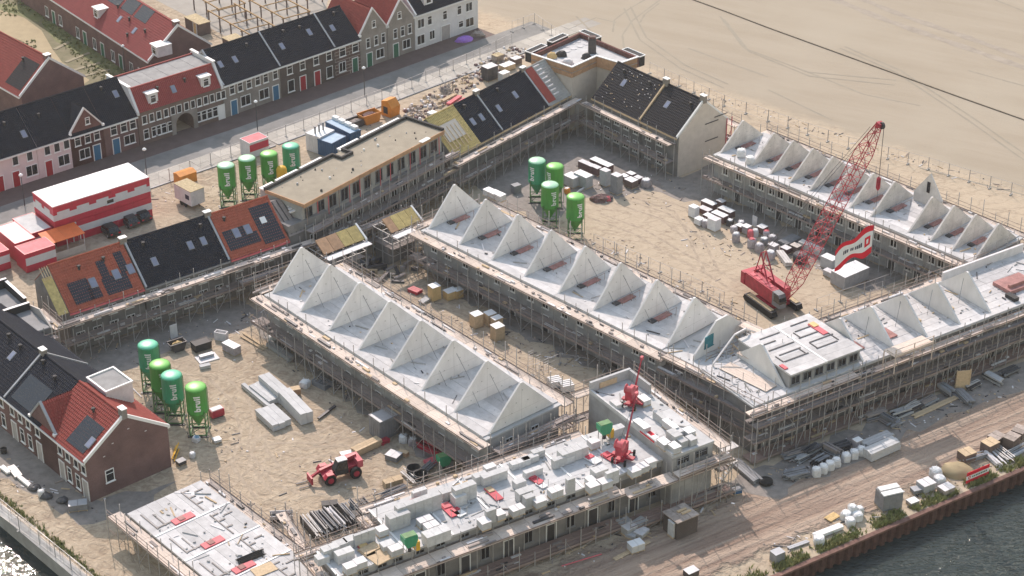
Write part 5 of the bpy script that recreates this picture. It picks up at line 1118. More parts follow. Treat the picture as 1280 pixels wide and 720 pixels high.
def container(label,o,az,l,w_,h,body,roof,group=None,name='container',cat='container',rib=True,bandm=None):
    t = thing(name,label,cat,o,az,group); MB().box(0,l,0,w_,.08,h).build('body',body,t); MB().box(.06,l-.06,.06,w_-.06,h+.002,h+.05).build('roof',roof,t)
    rm = MB().box(-.03,l+.03,-.03,.06,h-.12,h+.08).box(-.03,l+.03,w_-.06,w_+.03,h-.12,h+.08).box(-.031,.06,.061,w_-.061,h-.12,h+.08).box(l-.06,l+.031,.061,w_-.061,h-.12,h+.08).build('rim',body,t)
    if rib:
        r_ = MB()
        for i in range(int(l/.4)): r_.box(.15+i*.4,.3+i*.4,-.05,-.002,.2,h-.2)
        for i in range(int(w_/.4)): r_.box(l+.002,l+.05,.15+i*.4,.3+i*.4,.2,h-.2); r_.box(-.05,-.002,.15+i*.4,.3+i*.4,.2,h-.2)
        r_.build('ribs',body,t)
    if bandm: MB().box(.02,l-.02,-.03,-.004,1.1,2.2).box(l+.004,l+.03,.02,w_-.02,1.1,2.2).build('band',bandm,t)
    return t
container('low red rimmed container with grey roof against the site office',loc2w(SO,SA,-3.3,.4),SA,3.0,5.6,2.95,'red_paint','concrete_light',rib=False,bandm='plaster_white')
container('low red container with pink patterned roof beside the grey roofed one',loc2w(SO,SA,-6.3,-.8),SA,2.9,6.0,2.9,'red_paint','white_dirty',rib=False,bandm='plaster_white')
container('red and white container nearest the grey corner shell',loc2w(SO,SA,-6.6,-4.2),SA,4.4,2.9,2.8,'red_paint','red_pink',rib=False,bandm='plaster_white')
container('red container cut by the left edge of the picture',loc2w(SO,SA,-10.6,-1.6),SA,3.0,5.8,2.8,'red_paint','red_pink',rib=False,bandm='plaster_white')
t = thing('awning','orange awning over an entrance beside the site office','awning',loc2w(SO,SA,-2.6,-3.2),SA)
for i in range(4): MB().extr([(i*1.35,0,2.55),(i*1.35+1.33,0,2.55),(i*1.35+1.33,3.1,2.95),(i*1.35,3.1,2.95)],(0,0,.06)).build('canvas_panel','awning',t)
for x in (.1,2.7,5.2): MB().tube((x,.1,0),(x,.1,2.55),.05,6).build('post','white_dirty',t)
MB().box(.2,5.2,.02,.05,0,1.0).build('counter','plaster_beige',t)
# parked cars
def car(px,py,az,m,label):
    t = thing('parked_car',label,'car',at(px,py),az,'cars parked at the site office')
    MB().extr([(-2.1,-.85,.35),(2.1,-.85,.35),(2.15,-.85,.75),(1.2,-.85,.92),(-2.05,-.85,.95),(-2.15,-.85,.6)],(0,1.7,0)).build('body',m,t)
    c = MB().extr([(-1.9,-.74,.95),(.9,-.74,.93),(.2,-.74,1.42),(-1.5,-.74,1.45)],(0,1.48,0)).build('cabin','glass',t); MB().extr([(-1.45,-.66,1.452),(.15,-.66,1.43),(.15,.66,1.43),(-1.45,.66,1.452)],(0,0,.04)).build('roof',m,c)
    wh = cached('carw',lambda: MB().lathe([(.2,-.1),(.31,-.09),(.31,.09),(.2,.1)],14).mesh('wheel','black_rubber')); ri = cached('carr',lambda: MB().lathe([(.19,-.105),(.19,.105)],10).mesh('rim','zinc'))
    for x in (-1.35,1.35):
        for y in (-.8,.8): put('rim',ri,put('wheel',wh,t,(x,y,.31),rot=(pi/2,0,0)))
    for y in (-.6,.6): MB().box(2.12,2.17,y-.15,y+.15,.62,.75).build('headlight','white',t); MB().box(-2.17,-2.1,y-.15,y+.15,.68,.82).build('tail_light','red_flag',t)
car(136,291,128,'black_box','black car parked nearest the orange awning'); car(160,279,128,'steel_dark','dark car parked second from the awning'); car(175,273,128,'black_box','black car parked nearest the corner of the site office')
tag(MB().lathe([(.35,0),(.4,1.0),(.3,1.15)],10).build('red_drum','red_paint',None,at(148,283)),'red drum between the parked cars','drum')
# street side clutter
t = thing('white_trailer','white box trailer on the sand beside the site office','trailer',at(238,255),-46); MB().box(-2.0,2.0,-1.15,1.15,.7,2.9).build('body','white_dirty',t); MB().box(-2.03,2.03,-1.18,1.18,2.902,2.98).build('roof','straw',t)
wh = MB().lathe([(.2,-.1),(.36,-.09),(.36,.09),(.2,.1)],12).mesh('wheel','black_rubber')
for x in (-.6,.3):
    for y in (-1.0,1.0): put('wheel',wh,t,(x,y,.36),rot=(pi/2,0,0))
MB().tube((2.0,0,.75),(3.2,0,.6),.06,5).build('drawbar','steel_dark',t); MB().box(.6,1.5,-1.17,-1.14,1.5,2.2).build('lettering_panel','ink',t)
t = thing('orange_box','orange steel box beside the white trailer','box',at(232,227),41); MB().box(-1.4,1.4,-.9,.9,0,1.5).build('body','orange',t); MB().extr([(-1.45,-.95,1.5),(-1.45,.95,1.5),(-1.45,.0,1.8)],(2.9,0,0)).build('lid','orange',t)
container('red roofed white cabin behind the street silos',at(313,199),42,3.4,2.4,2.5,'white_dirty','red_pink',name='site_cabin',cat='cabin',rib=False,bandm='red_paint')
def corner_container(label,c0,cx,cy,z,body,roof,rib=True):
    o,a,b_ = at(*c0,z),at(*cx,z),at(*cy,z); l = hypot(a[0]-o[0],a[1]-o[1]); w_ = hypot(b_[0]-o[0],b_[1]-o[1]); return container(label,o[:2],math.degrees(atan2(a[1]-o[1],a[0]-o[0])),l,w_,z,body,roof,rib=rib), l, w_
corner_container('white container with roof pipes beside the blue ones',(399.5,172.5),(418,163),(385.5,165),2.8,'white_dirty','white')
corner_container('small blue container with pale blue roof',(414.5,180),(432.5,170.5),(400.5,172.5),2.5,'blue_box','blue_roof')
t,cl_,cw_ = corner_container('large blue container with white air units on its roof',(437.5,167.5),(451,162.5),(406,152.5),2.7,'blue_box','blue_roof')
for k_ in range(4): MB().box(cl_*.62,cl_-.1,.4+k_*cw_/4,.4+k_*cw_/4+1.1,2.752,3.25).build('air_unit','white',t)
for q_,(x,y) in enumerate(((394,167),(399,164.5),(404,162))): tag(MB().lathe([(.14,0),(.14,1.0),(.22,1.05),(.22,1.2)],8).build('vent_pipe','steel_grey',None,at(x,y,2.85)),['left','middle','right'][q_]+' grey vent pipe on the white container roof','pipe','vent pipes on the white container')
def skip(label,o,az,m,l=3.2,w_=1.7,h=1.4,fill=None):
    t = thing('skip',label,'skip',o,az); 
    pr = [(-l/2+.5,0),(l/2-.5,0),(l/2,h),(-l/2,h)]; b = MB(); ip = [(-l/2+.55,.08),(l/2-.55,.08),(l/2-.08,h+.001),(-l/2+.08,h+.001)]
    b.extr([(x,-w_/2,z) for x,z in pr],(0,.07,0)); b.extr([(x,w_/2-.07,z) for x,z in pr],(0,.07,0))
    b.add([(-l/2+.5,-w_/2+.07,0),(l/2-.5,-w_/2+.07,0),(l/2-.5,w_/2-.07,0),(-l/2+.5,w_/2-.07,0)],[(0,1,2,3)])
    for s_ in (-1,1): b.extr([(s_*(l/2-.5),-w_/2+.07,0),(s_*l/2,-w_/2+.07,h),(s_*(l/2-.07),-w_/2+.07,h),(s_*(l/2-.57),-w_/2+.07,0)],(0,w_-.14,0))
    b.build('shell',m,t); 
    for s_ in (-1,1): MB().box(-l/2-.04,l/2+.04,s_*w_/2-.05,s_*w_/2+.05,h+.002,h+.09).build('rim',m,t)
    if fill: MB().lump(0,0,h*.5,l/2-.35,w_/2-.15,h*.55,jit=.25).build('rubble',fill,t)
    return t
skip('orange skip full of red rubble behind the blue container',at(462,152),40,'orange',3.4,1.8,1.5,'brick_wine'); skip('orange skip standing against the flat roofed block',at(472,176),48,'orange',3.6,1.8,1.3,'straw'); skip('dark skip of soil beside the orange rubble skip',at(444,157),40,'steel_dark',3.0,1.7,1.0,'rubble')
t = thing('tipped_skip','orange skip tipped up on its end beside rubble','skip',at(488,143),-40); MB().extr([(-1.0,-1,0),(1.0,-1,0),(1.2,-1,1.6),(.3,-1,2.7),(-.9,-1,2.4)],(0,2,0)).build('shell','orange',t); MB().box(-.5,.4,-1.03,-1.0,.5,1.6).build('opening','black_box',t)
# ------------------------------------------------------------------ material stacks
def pallet_mesh(w_,d):
    b = MB()
    for i in range(5): y = -d/2+i*(d-.12)/4; b.box(-w_/2,w_/2,y,y+.12,.10,.14)
    for x in (-w_/2,-.05,w_/2-.1): b.box(x,x+.1,-d/2,d/2,0,.10)
    return b.mesh('pallet','timber')
def stack(px,py,w_,d,h,az,body,top,label,cat='pallet',name='brick_pallet',group=None,layers=3,zb=0.0,over=.02,base=True):
    "px, py: centre of the top face in the photograph; zb: height of what it stands on"
    p = at(px,py,zb+h); t = thing(name,label,cat,(p[0],p[1],zb),az,group); z0 = .16 if base else .03
    if base: put('pallet',cached(('pal',w_,d),lambda: pallet_mesh(w_,d)),t)
    nx_ = max(1,round(w_/.95)); ny_ = max(1,round(d/.95)); nz_ = layers; R = random.Random(label); b = MB(); hz = (h-z0-.05)/nz_
    for i in range(nx_):
        for j in range(ny_):
            for k_ in range(nz_):
                e = R.uniform(0,.02); b.box(-w_/2+i*w_/nx_+.006+e,-w_/2+(i+1)*w_/nx_-.006,-d/2+j*d/ny_+.006+e,-d/2+(j+1)*d/ny_-.006,z0+k_*hz,z0+(k_+1)*hz-.01)
    b.build('load',body,t)
    if top:
        n_ = max(1,round(w_/1.0)); 
        for i in range(n_): MB().box(-w_/2-over+i*(w_+2*over)/n_+.02,-w_/2-over+(i+1)*(w_+2*over)/n_-.02,-d/2-over,d/2+over,h-.045,h+.01*(i%2)).build('cover_sheet',top,t)
    return t
def bag(px,py,r,h,m,label,top=None,group=None,cat='bag',name='bulk_bag',zb=0):
    p = at(px,py,zb+h); t = thing(name,label,cat,(p[0],p[1],zb),rnd.uniform(0,90),group); R = random.Random(label); n_ = 14; prof = [(.94,0),(1.0,.12),(1.03,.5),(.97,.88),(.80,1.0)]
    vs,fs = [],[]
    for f,zz in prof:
        for k_ in range(n_):
            a = 2*pi*k_/n_; sq = 1/max(abs(cos(a)),abs(sin(a)))**.8; j = 1+R.uniform(-.07,.07); vs.append((r*f*sq*.82*j*cos(a),r*f*sq*.82*j*sin(a),h*zz*(1+R.uniform(-.05,.05))))
    for i in range(4):
        for k_ in range(n_): fs.append((i*n_+k_,i*n_+(k_+1)%n_,(i+1)*n_+(k_+1)%n_,(i+1)*n_+k_))
    fs.append(tuple(range(4*n_,5*n_))); MB().add(vs,fs).build('sack',m,t)
    if top: MB().lump(0,0,h*.96,r*.7,r*.7,h*.14,8,3,.3).build('bag_top',top,t)
    lp = MB()
    for a in (.8,2.4,3.9,5.5): lp.tube((r*.6*cos(a),r*.6*sin(a),h*.95),(r*.7*cos(a),r*.7*sin(a),h+.2),.03)
    lp.build('lifting_loops',top or m,t); return t
def beams(a,b_,w_,h,m,label,n=4,layers=2,cat='beams',name='beam_bundle',zb=0,group=None,bear='timber'):
    p,q = at(*a,zb),at(*b_,zb); L = hypot(q[0]-p[0],q[1]-p[1]); az = math.degrees(atan2(q[1]-p[1],q[0]-p[0])); t = thing(name,label,cat,(*p[:2],zb),az,group); R = random.Random(label); bw = w_/n; bh = (h-.1)/layers
    for x in (.15*L,.8*L): MB().box(x,x+.12,-w_/2-.05,w_/2+.05,0,.1).build('bearer',bear,t)
    for k_ in range(layers):
        for i in range(n): e = R.uniform(-.15,.15)*min(1,L/6); MB().box(e,L+e,-w_/2+i*bw+.012,-w_/2+(i+1)*bw-.012,.1+k_*bh,.1+(k_+1)*bh-.012).build('beam',m,t)
    return t
def tubes(a,b_,w_,h,m,label,n=10,r=.06,cat='tubes',name='tube_bundle',zb=0,group=None):
    p,q = at(*a,zb),at(*b_,zb); L = hypot(q[0]-p[0],q[1]-p[1]); az = math.degrees(atan2(q[1]-p[1],q[0]-p[0])); t = thing(name,label,cat,(*p[:2],zb),az,group); R = random.Random(label); mb = MB()
    for i in range(n): y = R.uniform(-w_/2,w_/2); z = r+R.uniform(0,h); e = R.uniform(-.4,.4); mb.tube((e,y,z),(L+e,y+R.uniform(-.1,.1),z),r,5)
    o = mb.build('tubes',m,t); o['kind'] = 'stuff'
    for x in (.1*L,.85*L): MB().box(x,x+.1,-w_/2-.1,w_/2+.1,0,.06).build('bearer','timber',t)
    return t
AZA,AZB = -47,42
# right yard, in front of the right row
RY = 'in the right yard'
for a in [(867.5,257.5,1.2,1.0,1.7,'white_wrap','white','white wrapped pallet at the left end of the right yard stock'),
          (886.4,252.3,2.2,1.0,1.1,'brick_wine','white','long brown brick pallet closest to the right row scaffold end'),
          (881.7,260.3,1.9,1.0,.9,'brick_red','white_dirty','low red brown brick pallet beside the white wrapped one'),
          (901.5,250.4,1.2,.9,.9,'brick_wine','white_dirty','small brown pallet behind the long white topped pallets'),
          (899.7,266.9,2.3,1.1,1.2,'brick_wine','white','white topped brick pallet in the middle of the right yard stock'),
          (908.2,261.2,2.3,1.1,1.2,'brick_wine','white','white topped brick pallet against the right row scaffold'),
          (874.2,272.6,1.1,1.0,1.0,'white_wrap','white','small white wrapped pallet at the front left of the right yard stock'),
          (893.0,272.6,1.5,1.2,1.8,'white_wrap','white_dirty','tall cream wrapped pallet at the front of the right yard stock'),
          (885.5,268.3,1.2,1.0,1.0,'brick_red','white','pallet with pink sheet behind the tall cream one'),
          (925.2,281.0,1.1,.9,1.0,'brick_red','white','small red pallet with white lid among the bulk bags'),
          (933.2,282.0,1.1,1.0,1.15,'bag_grey','white','grey pallet with white lid right of the red one among the bags'),
          (953.0,282.5,1.2,1.1,1.1,'brick_wine','white','white topped pallet nearest the right row behind the bags'),
          (966.7,305.2,1.2,1.0,1.0,'bag_grey','white_dirty','white topped grey pallet near the crane gantry'),
          (994.8,306.0,1.3,1.0,1.1,'brick_brown','plaster_beige','beige topped pallet beside the black drum'),
          (982.5,309.0,1.2,1.0,.9,'brick_red','white_dirty','pink topped pallet left of the black drum'),
          (1037.0,321.0,2.0,1.3,1.7,'block_grey','white','white topped block pack behind the crane boom'),
          (1037.0,338.0,1.5,.9,.9,'block_grey','white_dirty','low slatted block pack in front of the crane boom')]:
    stack(*a[:5],AZA,*a[5:8])
stack(1063,336,4.6,2.5,2.0,AZB-4,'block_grey','white','large white topped block pack under the flag',layers=3)
for px,py,r,h,m,tp,lb in [(882.2,275.4,.55,1.0,'bag_grey','white','pinkish bulk bag between two white pallets in the right yard'),(912.9,274.5,.6,.9,'steel_dark','white','dark bulk bag with white flaps beside the brick pallets'),(917.6,283,.55,.9,'bag_grey','white_dirty','dark grey bulk bag left of the small red pallet'),
        (920.4,291.5,.62,1.3,'bag_grey','white','tall mauve bulk bag at the front left of the bag group'),(938.4,288.2,.5,1.0,'red_pink','red_pink','red bulk bag in the middle of the bag group'),(944.5,287,.5,1.0,'bag_white','white','white bulk bag beside the red one'),
        (940.3,298.5,.65,1.3,'bag_grey','red_pink','pinkish bulk bag with red top at the front of the bag group'),(958.2,288.5,.55,.9,'bag_grey','red_pink','grey bulk bag with red scraps right of the group'),(955.4,297.6,.65,1.0,'steel_grey','white','grey blue bulk bag near the front of the bag group'),
        (965.8,294.3,.65,.8,'bag_grey','white_dirty','flat grey bulk bag at the right end of the group'),(949.7,305,.65,1.2,'bag_grey','white_dirty','dark bulk bag nearest the open sand'),(926.5,276.5,.55,.8,'bag_grey','white','bulk bag with white scraps behind the small red pallet'),(963.2,314,.7,1.2,'bag_grey','white','bulk bag with white lid beside the crane gantry')]: bag(px,py,r,h,m,lb,tp)
beams((974,318),(986,334),1.0,.7,'concrete_warm','grey concrete lintels piled beside the crane gantry',3,2); beams((978,307),(996,298),1.6,.5,'steel_grey','flat grey sheets lying in front of the right row',5,1)
beams((1000,309),(1028,321),1.0,1.1,'concrete_warm','long beige lintel stack behind the crane boom',2,3)
t = thing('black_drum','round black drum of cable in the right yard','drum',at(1000,327),0); MB().lathe([(.95,0),(1.0,.2),(1.0,1.1),(.85,1.25)],16).build('drum','steel_dark',t,smooth=False); MB().lathe([(.4,1.252),(.4,1.3)],10).build('hub','steel_grey',t)
t = thing('white_board','pale upright board leaning at the right row scaffold','board',at(943,283),-47); MB().box(-.4,.4,-.05,.05,0,1.6).build('board','white_dirty',t); MB().box(-.4,.4,-.3,-.05,0,.06).build('foot','timber',t)
# middle yard, by the silos
for a in [(715,219,2.0,1.6,1.6,'block_grey','white','wide white topped block pack right of the middle silos'),(729,217,2.6,1.4,1.9,'block_grey','white','longest white topped block pack right of the middle silos'),(730,202,1.6,.9,1.2,'brick_wine','white_dirty','brown pallet at the back left of the middle yard'),
          (737,205,1.6,.9,1.3,'brick_wine','white_dirty','brown pallet second from the back left of the middle yard'),(745,208,1.5,.9,1.3,'brick_wine','white_dirty','brown pallet third from the back left of the middle yard'),(752,202,3.8,1.2,1.3,'brick_wine','white','long white topped pallet row at the back of the middle yard'),
          (756.5,212,1.3,1.0,2.5,'block_grey','white_dirty','tall grey frame stack beside the tower of frames'),(771,218,1.4,1.1,3.0,'steel_grey','white_dirty','tallest tower of grey frames in the middle yard'),(789,216,1.2,.9,.9,'brick_wine','white','small white topped pallet behind the right one in the middle yard'),
          (780.5,219,1.1,.9,1.0,'brick_wine','white','small white topped pallet next to the tower of frames'),(789,224,1.6,1.3,1.2,'brick_brown','white','square white topped brown pallet in front at the right'),(798,221,1.1,.9,1.0,'brick_wine','white_dirty','small pallet right of the square brown one')]: stack(*a[:5],AZA,*a[5:8])
bag(808,224,.8,1.1,'bag_grey','mauve bulk bag at the right end of the middle yard','white'); bag(709,235,.5,.8,'orange','orange bulk bag beside the lime silo','white')
t = thing('brick_heap','heap of dark red bricks in front of the middle yard stock','heap',at(752,250),0); MB().lump(0,0,0,1.5,1.0,.8,12,4,.3).build('heap','brick_wine',t); MB().lump(.9,-.2,.1,.5,.4,.6,8,3,.3).build('sheet','red_pink',t)
tubes((722,241),(731,236),.4,.2,'white_dirty','white pipes lying beside the middle silos',7,.09)
tag(MB().box(-.6,.6,-.5,.5,0,1.2).build('grey_crate','steel_grey',None,at(645,240),.6),'plain grey crate left of the middle silos','crate')
# courtyard between the left and middle rows
for a in [(542.8,356.5,1.3,1.2,2.1,'ply','white','tall tan pallet furthest back between the two rows'),(563,362.5,1.6,1.2,1.25,'ply','white','low tan pallet beside the back tall one'),(572.4,361,1.1,1.0,1.3,'ply','white','small tan pallet right of the low one'),
          (595.5,391.6,1.35,1.2,1.9,'timber','white','tan pallet at the left of the front group between the rows'),(612.5,390.5,1.3,1.2,1.7,'timber','white','tan pallet at the back of the front group between the rows'),(621,396.5,1.3,1.0,1.7,'timber','white','tan pallet second from the front between the rows'),(621.8,406.4,1.4,1.3,2.0,'timber','white','tan pallet nearest the camera between the rows')]: stack(*a[:5],AZB-6,*a[5:8],layers=1)
beams((513,363),(525,368),1.1,.5,'red_machine','red steel beams lying between the two rows',3,1,bear='red_pink'); beams((526,380),(536,374),.9,.35,'concrete','grey planks beside the tall tan pallet',4,1)
for i,(px,py) in enumerate([(693.5,475),(708,480)]):
    t = thing('slat_pallet',('left' if i == 0 else 'right')+' one of two white slatted packs at the end of the courtyard','pallet',at(px,py+7),20)
    for k_ in range(4): MB().box(-.75,.75,-.75+k_*.4,-.55+k_*.4,.12+.0*k_,1.0).build('slat','white',t)
    MB().box(-.8,.8,-.8,.8,0,.12).build('pallet','steel_dark',t); MB().box(-.7,.7,-.68,.68,.122,.85).build('core','steel_dark',t)
beams((700,421),(727,434),.7,.3,'timber','timber planks on the ground beside the middle row',3,1); tubes((655,395),(690,412),.5,.2,'white_dirty','pale battens lying under the middle row scaffold',6,.06)
t = thing('ladder_rack','open steel ladder frames standing by the left row','frame',at(660,460),-45); 
for x in (0,1.3,2.6):
    b = MB(); 
    for y in (0,.9): b.tube((x,y,0),(x,y,2.4),.03)
    for k_ in range(6): b.tube((x,0,.3+k_*.38),(x,.9,.3+k_*.38),.022)
    b.build('frame','galv',t)
# left yard
beams((331,481),(356,503),1.5,1.5,'concrete_light','white concrete beam stack, far half of the long pair',2,2); beams((355,500),(384,530),1.6,1.6,'concrete_light','white concrete beam stack, near half of the long pair',2,2)
beams((318,486),(343,506),1.5,.8,'block_white','grey slab pack between the white beams and the thin beam',3,2); beams((304,484),(336,511),.5,.6,'concrete_light','single long thin beam at the left of the white beams',1,2); beams((331,516),(353,536),2.5,.9,'concrete_light','wide slab pack at the front of the white beams',3,2)
beams((398,525),(419,509),.35,.3,'steel_dark','dark steel beam lying beside the white beams',1,1)
stack(368.7,485,1.2,.9,.9,20,'ply_orange','timber','small plywood crate beside the white beams',name='crate',cat='crate',layers=1); bag(381,476,.7,.8,'bag_white','lumpy white bags beside the plywood crate','white')
t = thing('rack','open grey steel rack next to the left row','rack',at(403,482),-40); b = MB().box(-1.1,1.1,-.7,.7,0,.1).box(-1.1,1.1,-.7,-.62,.1,.7).box(-1.1,1.1,.62,.7,.1,.7)
for i in range(6): b.box(-1.1+i*.42,-1.0+i*.42,-.62,.62,.6,.7)
b.build('frame','steel_grey',t)
corner_container('blue grey storage container beside the left row scaffold',(475,529),(498,519),(463,518),2.6,'steel_grey','zinc')
skip('dark steel skip near the scaffold in the left yard',at(222,437),34,'steel_dark',2.2,1.2,1.1,'ply'); container('low black steel tank in the left yard',at(245,442),34,2.2,1.4,1.0,'black_box','black_box',name='black_tank',cat='tank',rib=False)
t = thing('sand_tub','shallow tray with a grey panel beside the black tank','tray',at(259,448),30); MB().box(-1.3,1.3,-.9,.9,0,.12).build('tray','white_dirty',t); MB().box(-.9,.9,-.1,.5,.12,.5).build('panel','zinc',t)
stack(289,430,2.3,1.1,1.2,-42,'bag_grey','white','white topped pallet row in the left yard',layers=2); stack(256,456,1.3,.6,.45,25,'concrete','concrete_light','low grey block on the sand in the left yard',layers=1,base=False,name='concrete_block',cat='block')
t = thing('window_bundle','white window frames stacked behind the white topped pallet','frame',at(277,424),-20); b = MB().box(-.8,.8,-.4,-.3,0,1.1).box(-.8,.8,.3,.4,0,1.1).box(-.8,-.7,-.3,.3,1.0,1.1).box(.7,.8,-.3,.3,1.0,1.1); b.build('frame','white_dirty',t)
t = thing('spare_door','white door panel standing by the upper block scaffold','door',at(218,423),37); MB().box(-.5,.5,-.04,.04,0,2.0).build('panel','white_dirty',t); MB().box(-.45,.45,-.35,.35,0,.06).build('foot','steel_dark',t)
for i,(a,b_) in enumerate([((301,421),(330,438)),((304,417),(333,436))]): beams(a,b_,.35,.2,'timber',('upper' if i else 'lower')+' of two long pale planks lying on the sand by the left row',2,1)
beams((336,432),(365,452),.9,.6,'concrete_old','long dark beams under the left row scaffold',2,2); tubes((329,404),(350,418),.5,.3,'red_machine','dark red steel sections under the left row scaffold',6,.08); pipe('white_pipe','long white pipe lying beside the left row','pipe',[(361,431),(390,450)],.16,'white')
bag(339,420,.55,.8,'bag_white','small white bag beside the red steel sections','white')
t = thing('red_generator','red generator box beside the nearest lime silo','generator',at(271,520),35); MB().box(-.8,.8,-.5,.5,.15,1.05).build('body','red_machine',t); MB().box(-.7,.7,-.4,.4,1.052,1.12).build('lid','white_dirty',t); MB().box(-.6,.6,-.45,.45,0,.15).build('skid','steel_dark',t)
stack(271,548,.9,.8,.5,30,'block_white','white','single pale block pallet by the nearest lime silo',layers=1); bag(245,546,.5,.6,'bag_white','blue white bag under the nearest lime silo','blue_roof')
tubes((217,575),(222,560),.5,.5,'yellow','yellow tubes leaning at the brick end wall',6,.08); stack(226,575,1.0,.8,.6,40,'steel_dark','steel_grey','dark crate at the brick end wall',layers=1,name='crate',cat='crate'); bag(240,566,.4,.6,'bag_white','small white sack in front of the lime silo shadow','white')
pipe('white_batten','pale batten lying on the sand behind the silos','batten',[(158,478),(177,497)],.08,'white_dirty')
# around the telehandler
beams((442,570),(474,555),1.1,.9,'timber','long tan timber bundle behind the telehandler',3,3); beams((474,556),(485,551),.9,.5,'red_machine','red steel end frame at the timber bundle',2,2,bear='red_pink'); stack(433,566,1.4,.9,.5,20,'timber','white','pale board pack between telehandler and timber bundle',layers=1)
bag(504,544,.6,.9,'bag_white','white bag nearest the left row corner','white'); bag(515.5,548,.6,.8,'bag_grey','grey bag right of the white one at the left row corner','white'); stack(492,567,1.6,1.3,.8,-30,'steel_grey','white_dirty','grey formwork stack right of the timber bundle',layers=3); stack(504,564,1.2,.6,.6,-30,'ply_orange','timber','brown timber stack beside the grey formwork',layers=2)
t = thing('red_trough','red steel trough beside the left row scaffold','trough',at(539,563),-40); MB().extr([(-1.6,-.6,0),(1.6,-.6,0),(1.8,-.6,.7),(-1.8,-.6,.7)],(0,.1,0)).extr([(-1.6,.5,0),(1.6,.5,0),(1.8,.5,.7),(-1.8,.5,.7)],(0,.1,0)).box(-1.6,1.6,-.5,.5,0,.08).box(-1.7,-1.6,-.5,.5,.08,.6).box(1.6,1.7,-.5,.5,.08,.6).build('shell','red_machine',t); MB().tube((-1.2,0,.75),(1.2,0,.75),.08,6).build('auger','red_pink',t)
def pump(px,py,z,label,yel=True):
    t = thing('mortar_pump',label,'mortar pump',at(px,py,z),30,'green mortar pumps'); 
    MB().extr([(-.45,-.5,1.1),(.45,-.5,1.1),(.75,-.5,1.7),(.75,-.5,2.35),(-.75,-.5,2.35),(-.75,-.5,1.7)],(0,1.0,0)).build('hopper','green_teal',t); MB().box(-.68,.68,-.42,.42,2.352,2.42).build('lid','silo_frame',t)
    for x in (-.5,.5):
        for y in (-.4,.4): MB().tube((x,y,0),(x,y,1.3),.05,5).build('leg','galv',t)
    MB().lathe([(.2,.3),(.2,1.1)],8).build('pump_barrel','steel_dark',t); MB().box(.55,1.05,-.35,.35,.3,1.4).build('motor_box','yellow' if yel else 'steel_grey',t)
pump(755,551,FZ,'green mortar pump with yellow motor beside the mini crane'); pump(512,692,FZ,'green mortar pump with yellow motor at the left of the front slab'); pump(555,590,0,'green mortar pump on the sand behind the front block',False)
tag(MB().box(-.9,.9,-.6,.6,0,.35).build('pink_sheet','red_pink',None,at(541,578),.6),'pink red steel sheet beside the green pump on the sand','sheet')
tubes((530,592),(541,582),1.1,.5,'steel_grey','grey steel tubes beside the green pump on the sand',14,.07)
for px,py,lb in ((517,592,'black rubble tub next to the grey tubes'),(526,599,'black rubble tub nearest the front block scaffold')):
    t = thing('tub',lb,'tub',at(px,py),20); MB().lathe([(.75,0),(.85,.85),(.75,.86),(.66,.1)],16).build('tub','black_box',t)
stack(491,599,2.2,.9,.75,28,'timber','timber','tan timber pack on the sand by the front block',layers=3,name='timber_pack',cat='timber'); tubes((478,622),(505,610),.8,.5,'steel_grey','grey tube bundle below the tan timber pack',16,.06); tubes((505,592),(522,606),.9,.6,'galv','galvanised frames lying beside the tan timber pack',14,.05)
stack(412,628,1.8,.9,.45,10,'black_box','black_box','black mat roll in the sand left of the front block',layers=1,base=False,name='mat_roll',cat='mat')
SR = 'scaffold part racks behind the front block'
for i,(a,b_,m,lb) in enumerate([((384,650),(402,672),'galv','scaffold tube rack at the left end behind the front block'),((396,645),(416,668),'steel_grey','scaffold tube rack second from the left behind the front block'),((407,643),(427,664),'white_dirty','pale board rack third from the left behind the front block'),((422,648),(432,661),'steel_dark','dark coupler crate in the middle of the racks'),((430,634),(446,652),'steel_grey','scaffold tube rack fourth from the left behind the front block'),((446,632),(462,650),'steel_dark','black formwork rack at the right end behind the front block')]):
    t = tubes(a,b_,1.5,.7,m,lb,26,.07,'rack','scaffold_rack',0,SR)
    L = hypot(at(*b_)[0]-at(*a)[0],at(*b_)[1]-at(*a)[1]); MB().box(0,L,-.85,-.75,0,1.0).box(0,L,.75,.85,0,1.0).build('rack_side','steel_dark',t)
for i,(px,py) in enumerate([(447,640),(459,647),(453,652)]): stack(px,py,1.1,1.0,.8,30,'black_box','black_box',['back','right','front'][i]+' black crate of the three beside the tube racks',layers=2,name='crate',cat='crate')
t = thing('work_table','dark open topped trough by the low striped slab','trough',at(352,650),5); MB().box(-1.2,1.2,-.5,.5,0,.5).build('body','steel_dark',t); b = MB(); b.box(-1.25,1.25,-.55,-.48,.5,.9); b.box(-1.25,1.25,.48,.55,.5,.9); b.build('rail','white_dirty',t)
mat('cover_red',(.56,.075,.10),rough=.6,var=.2,objvar=.12)
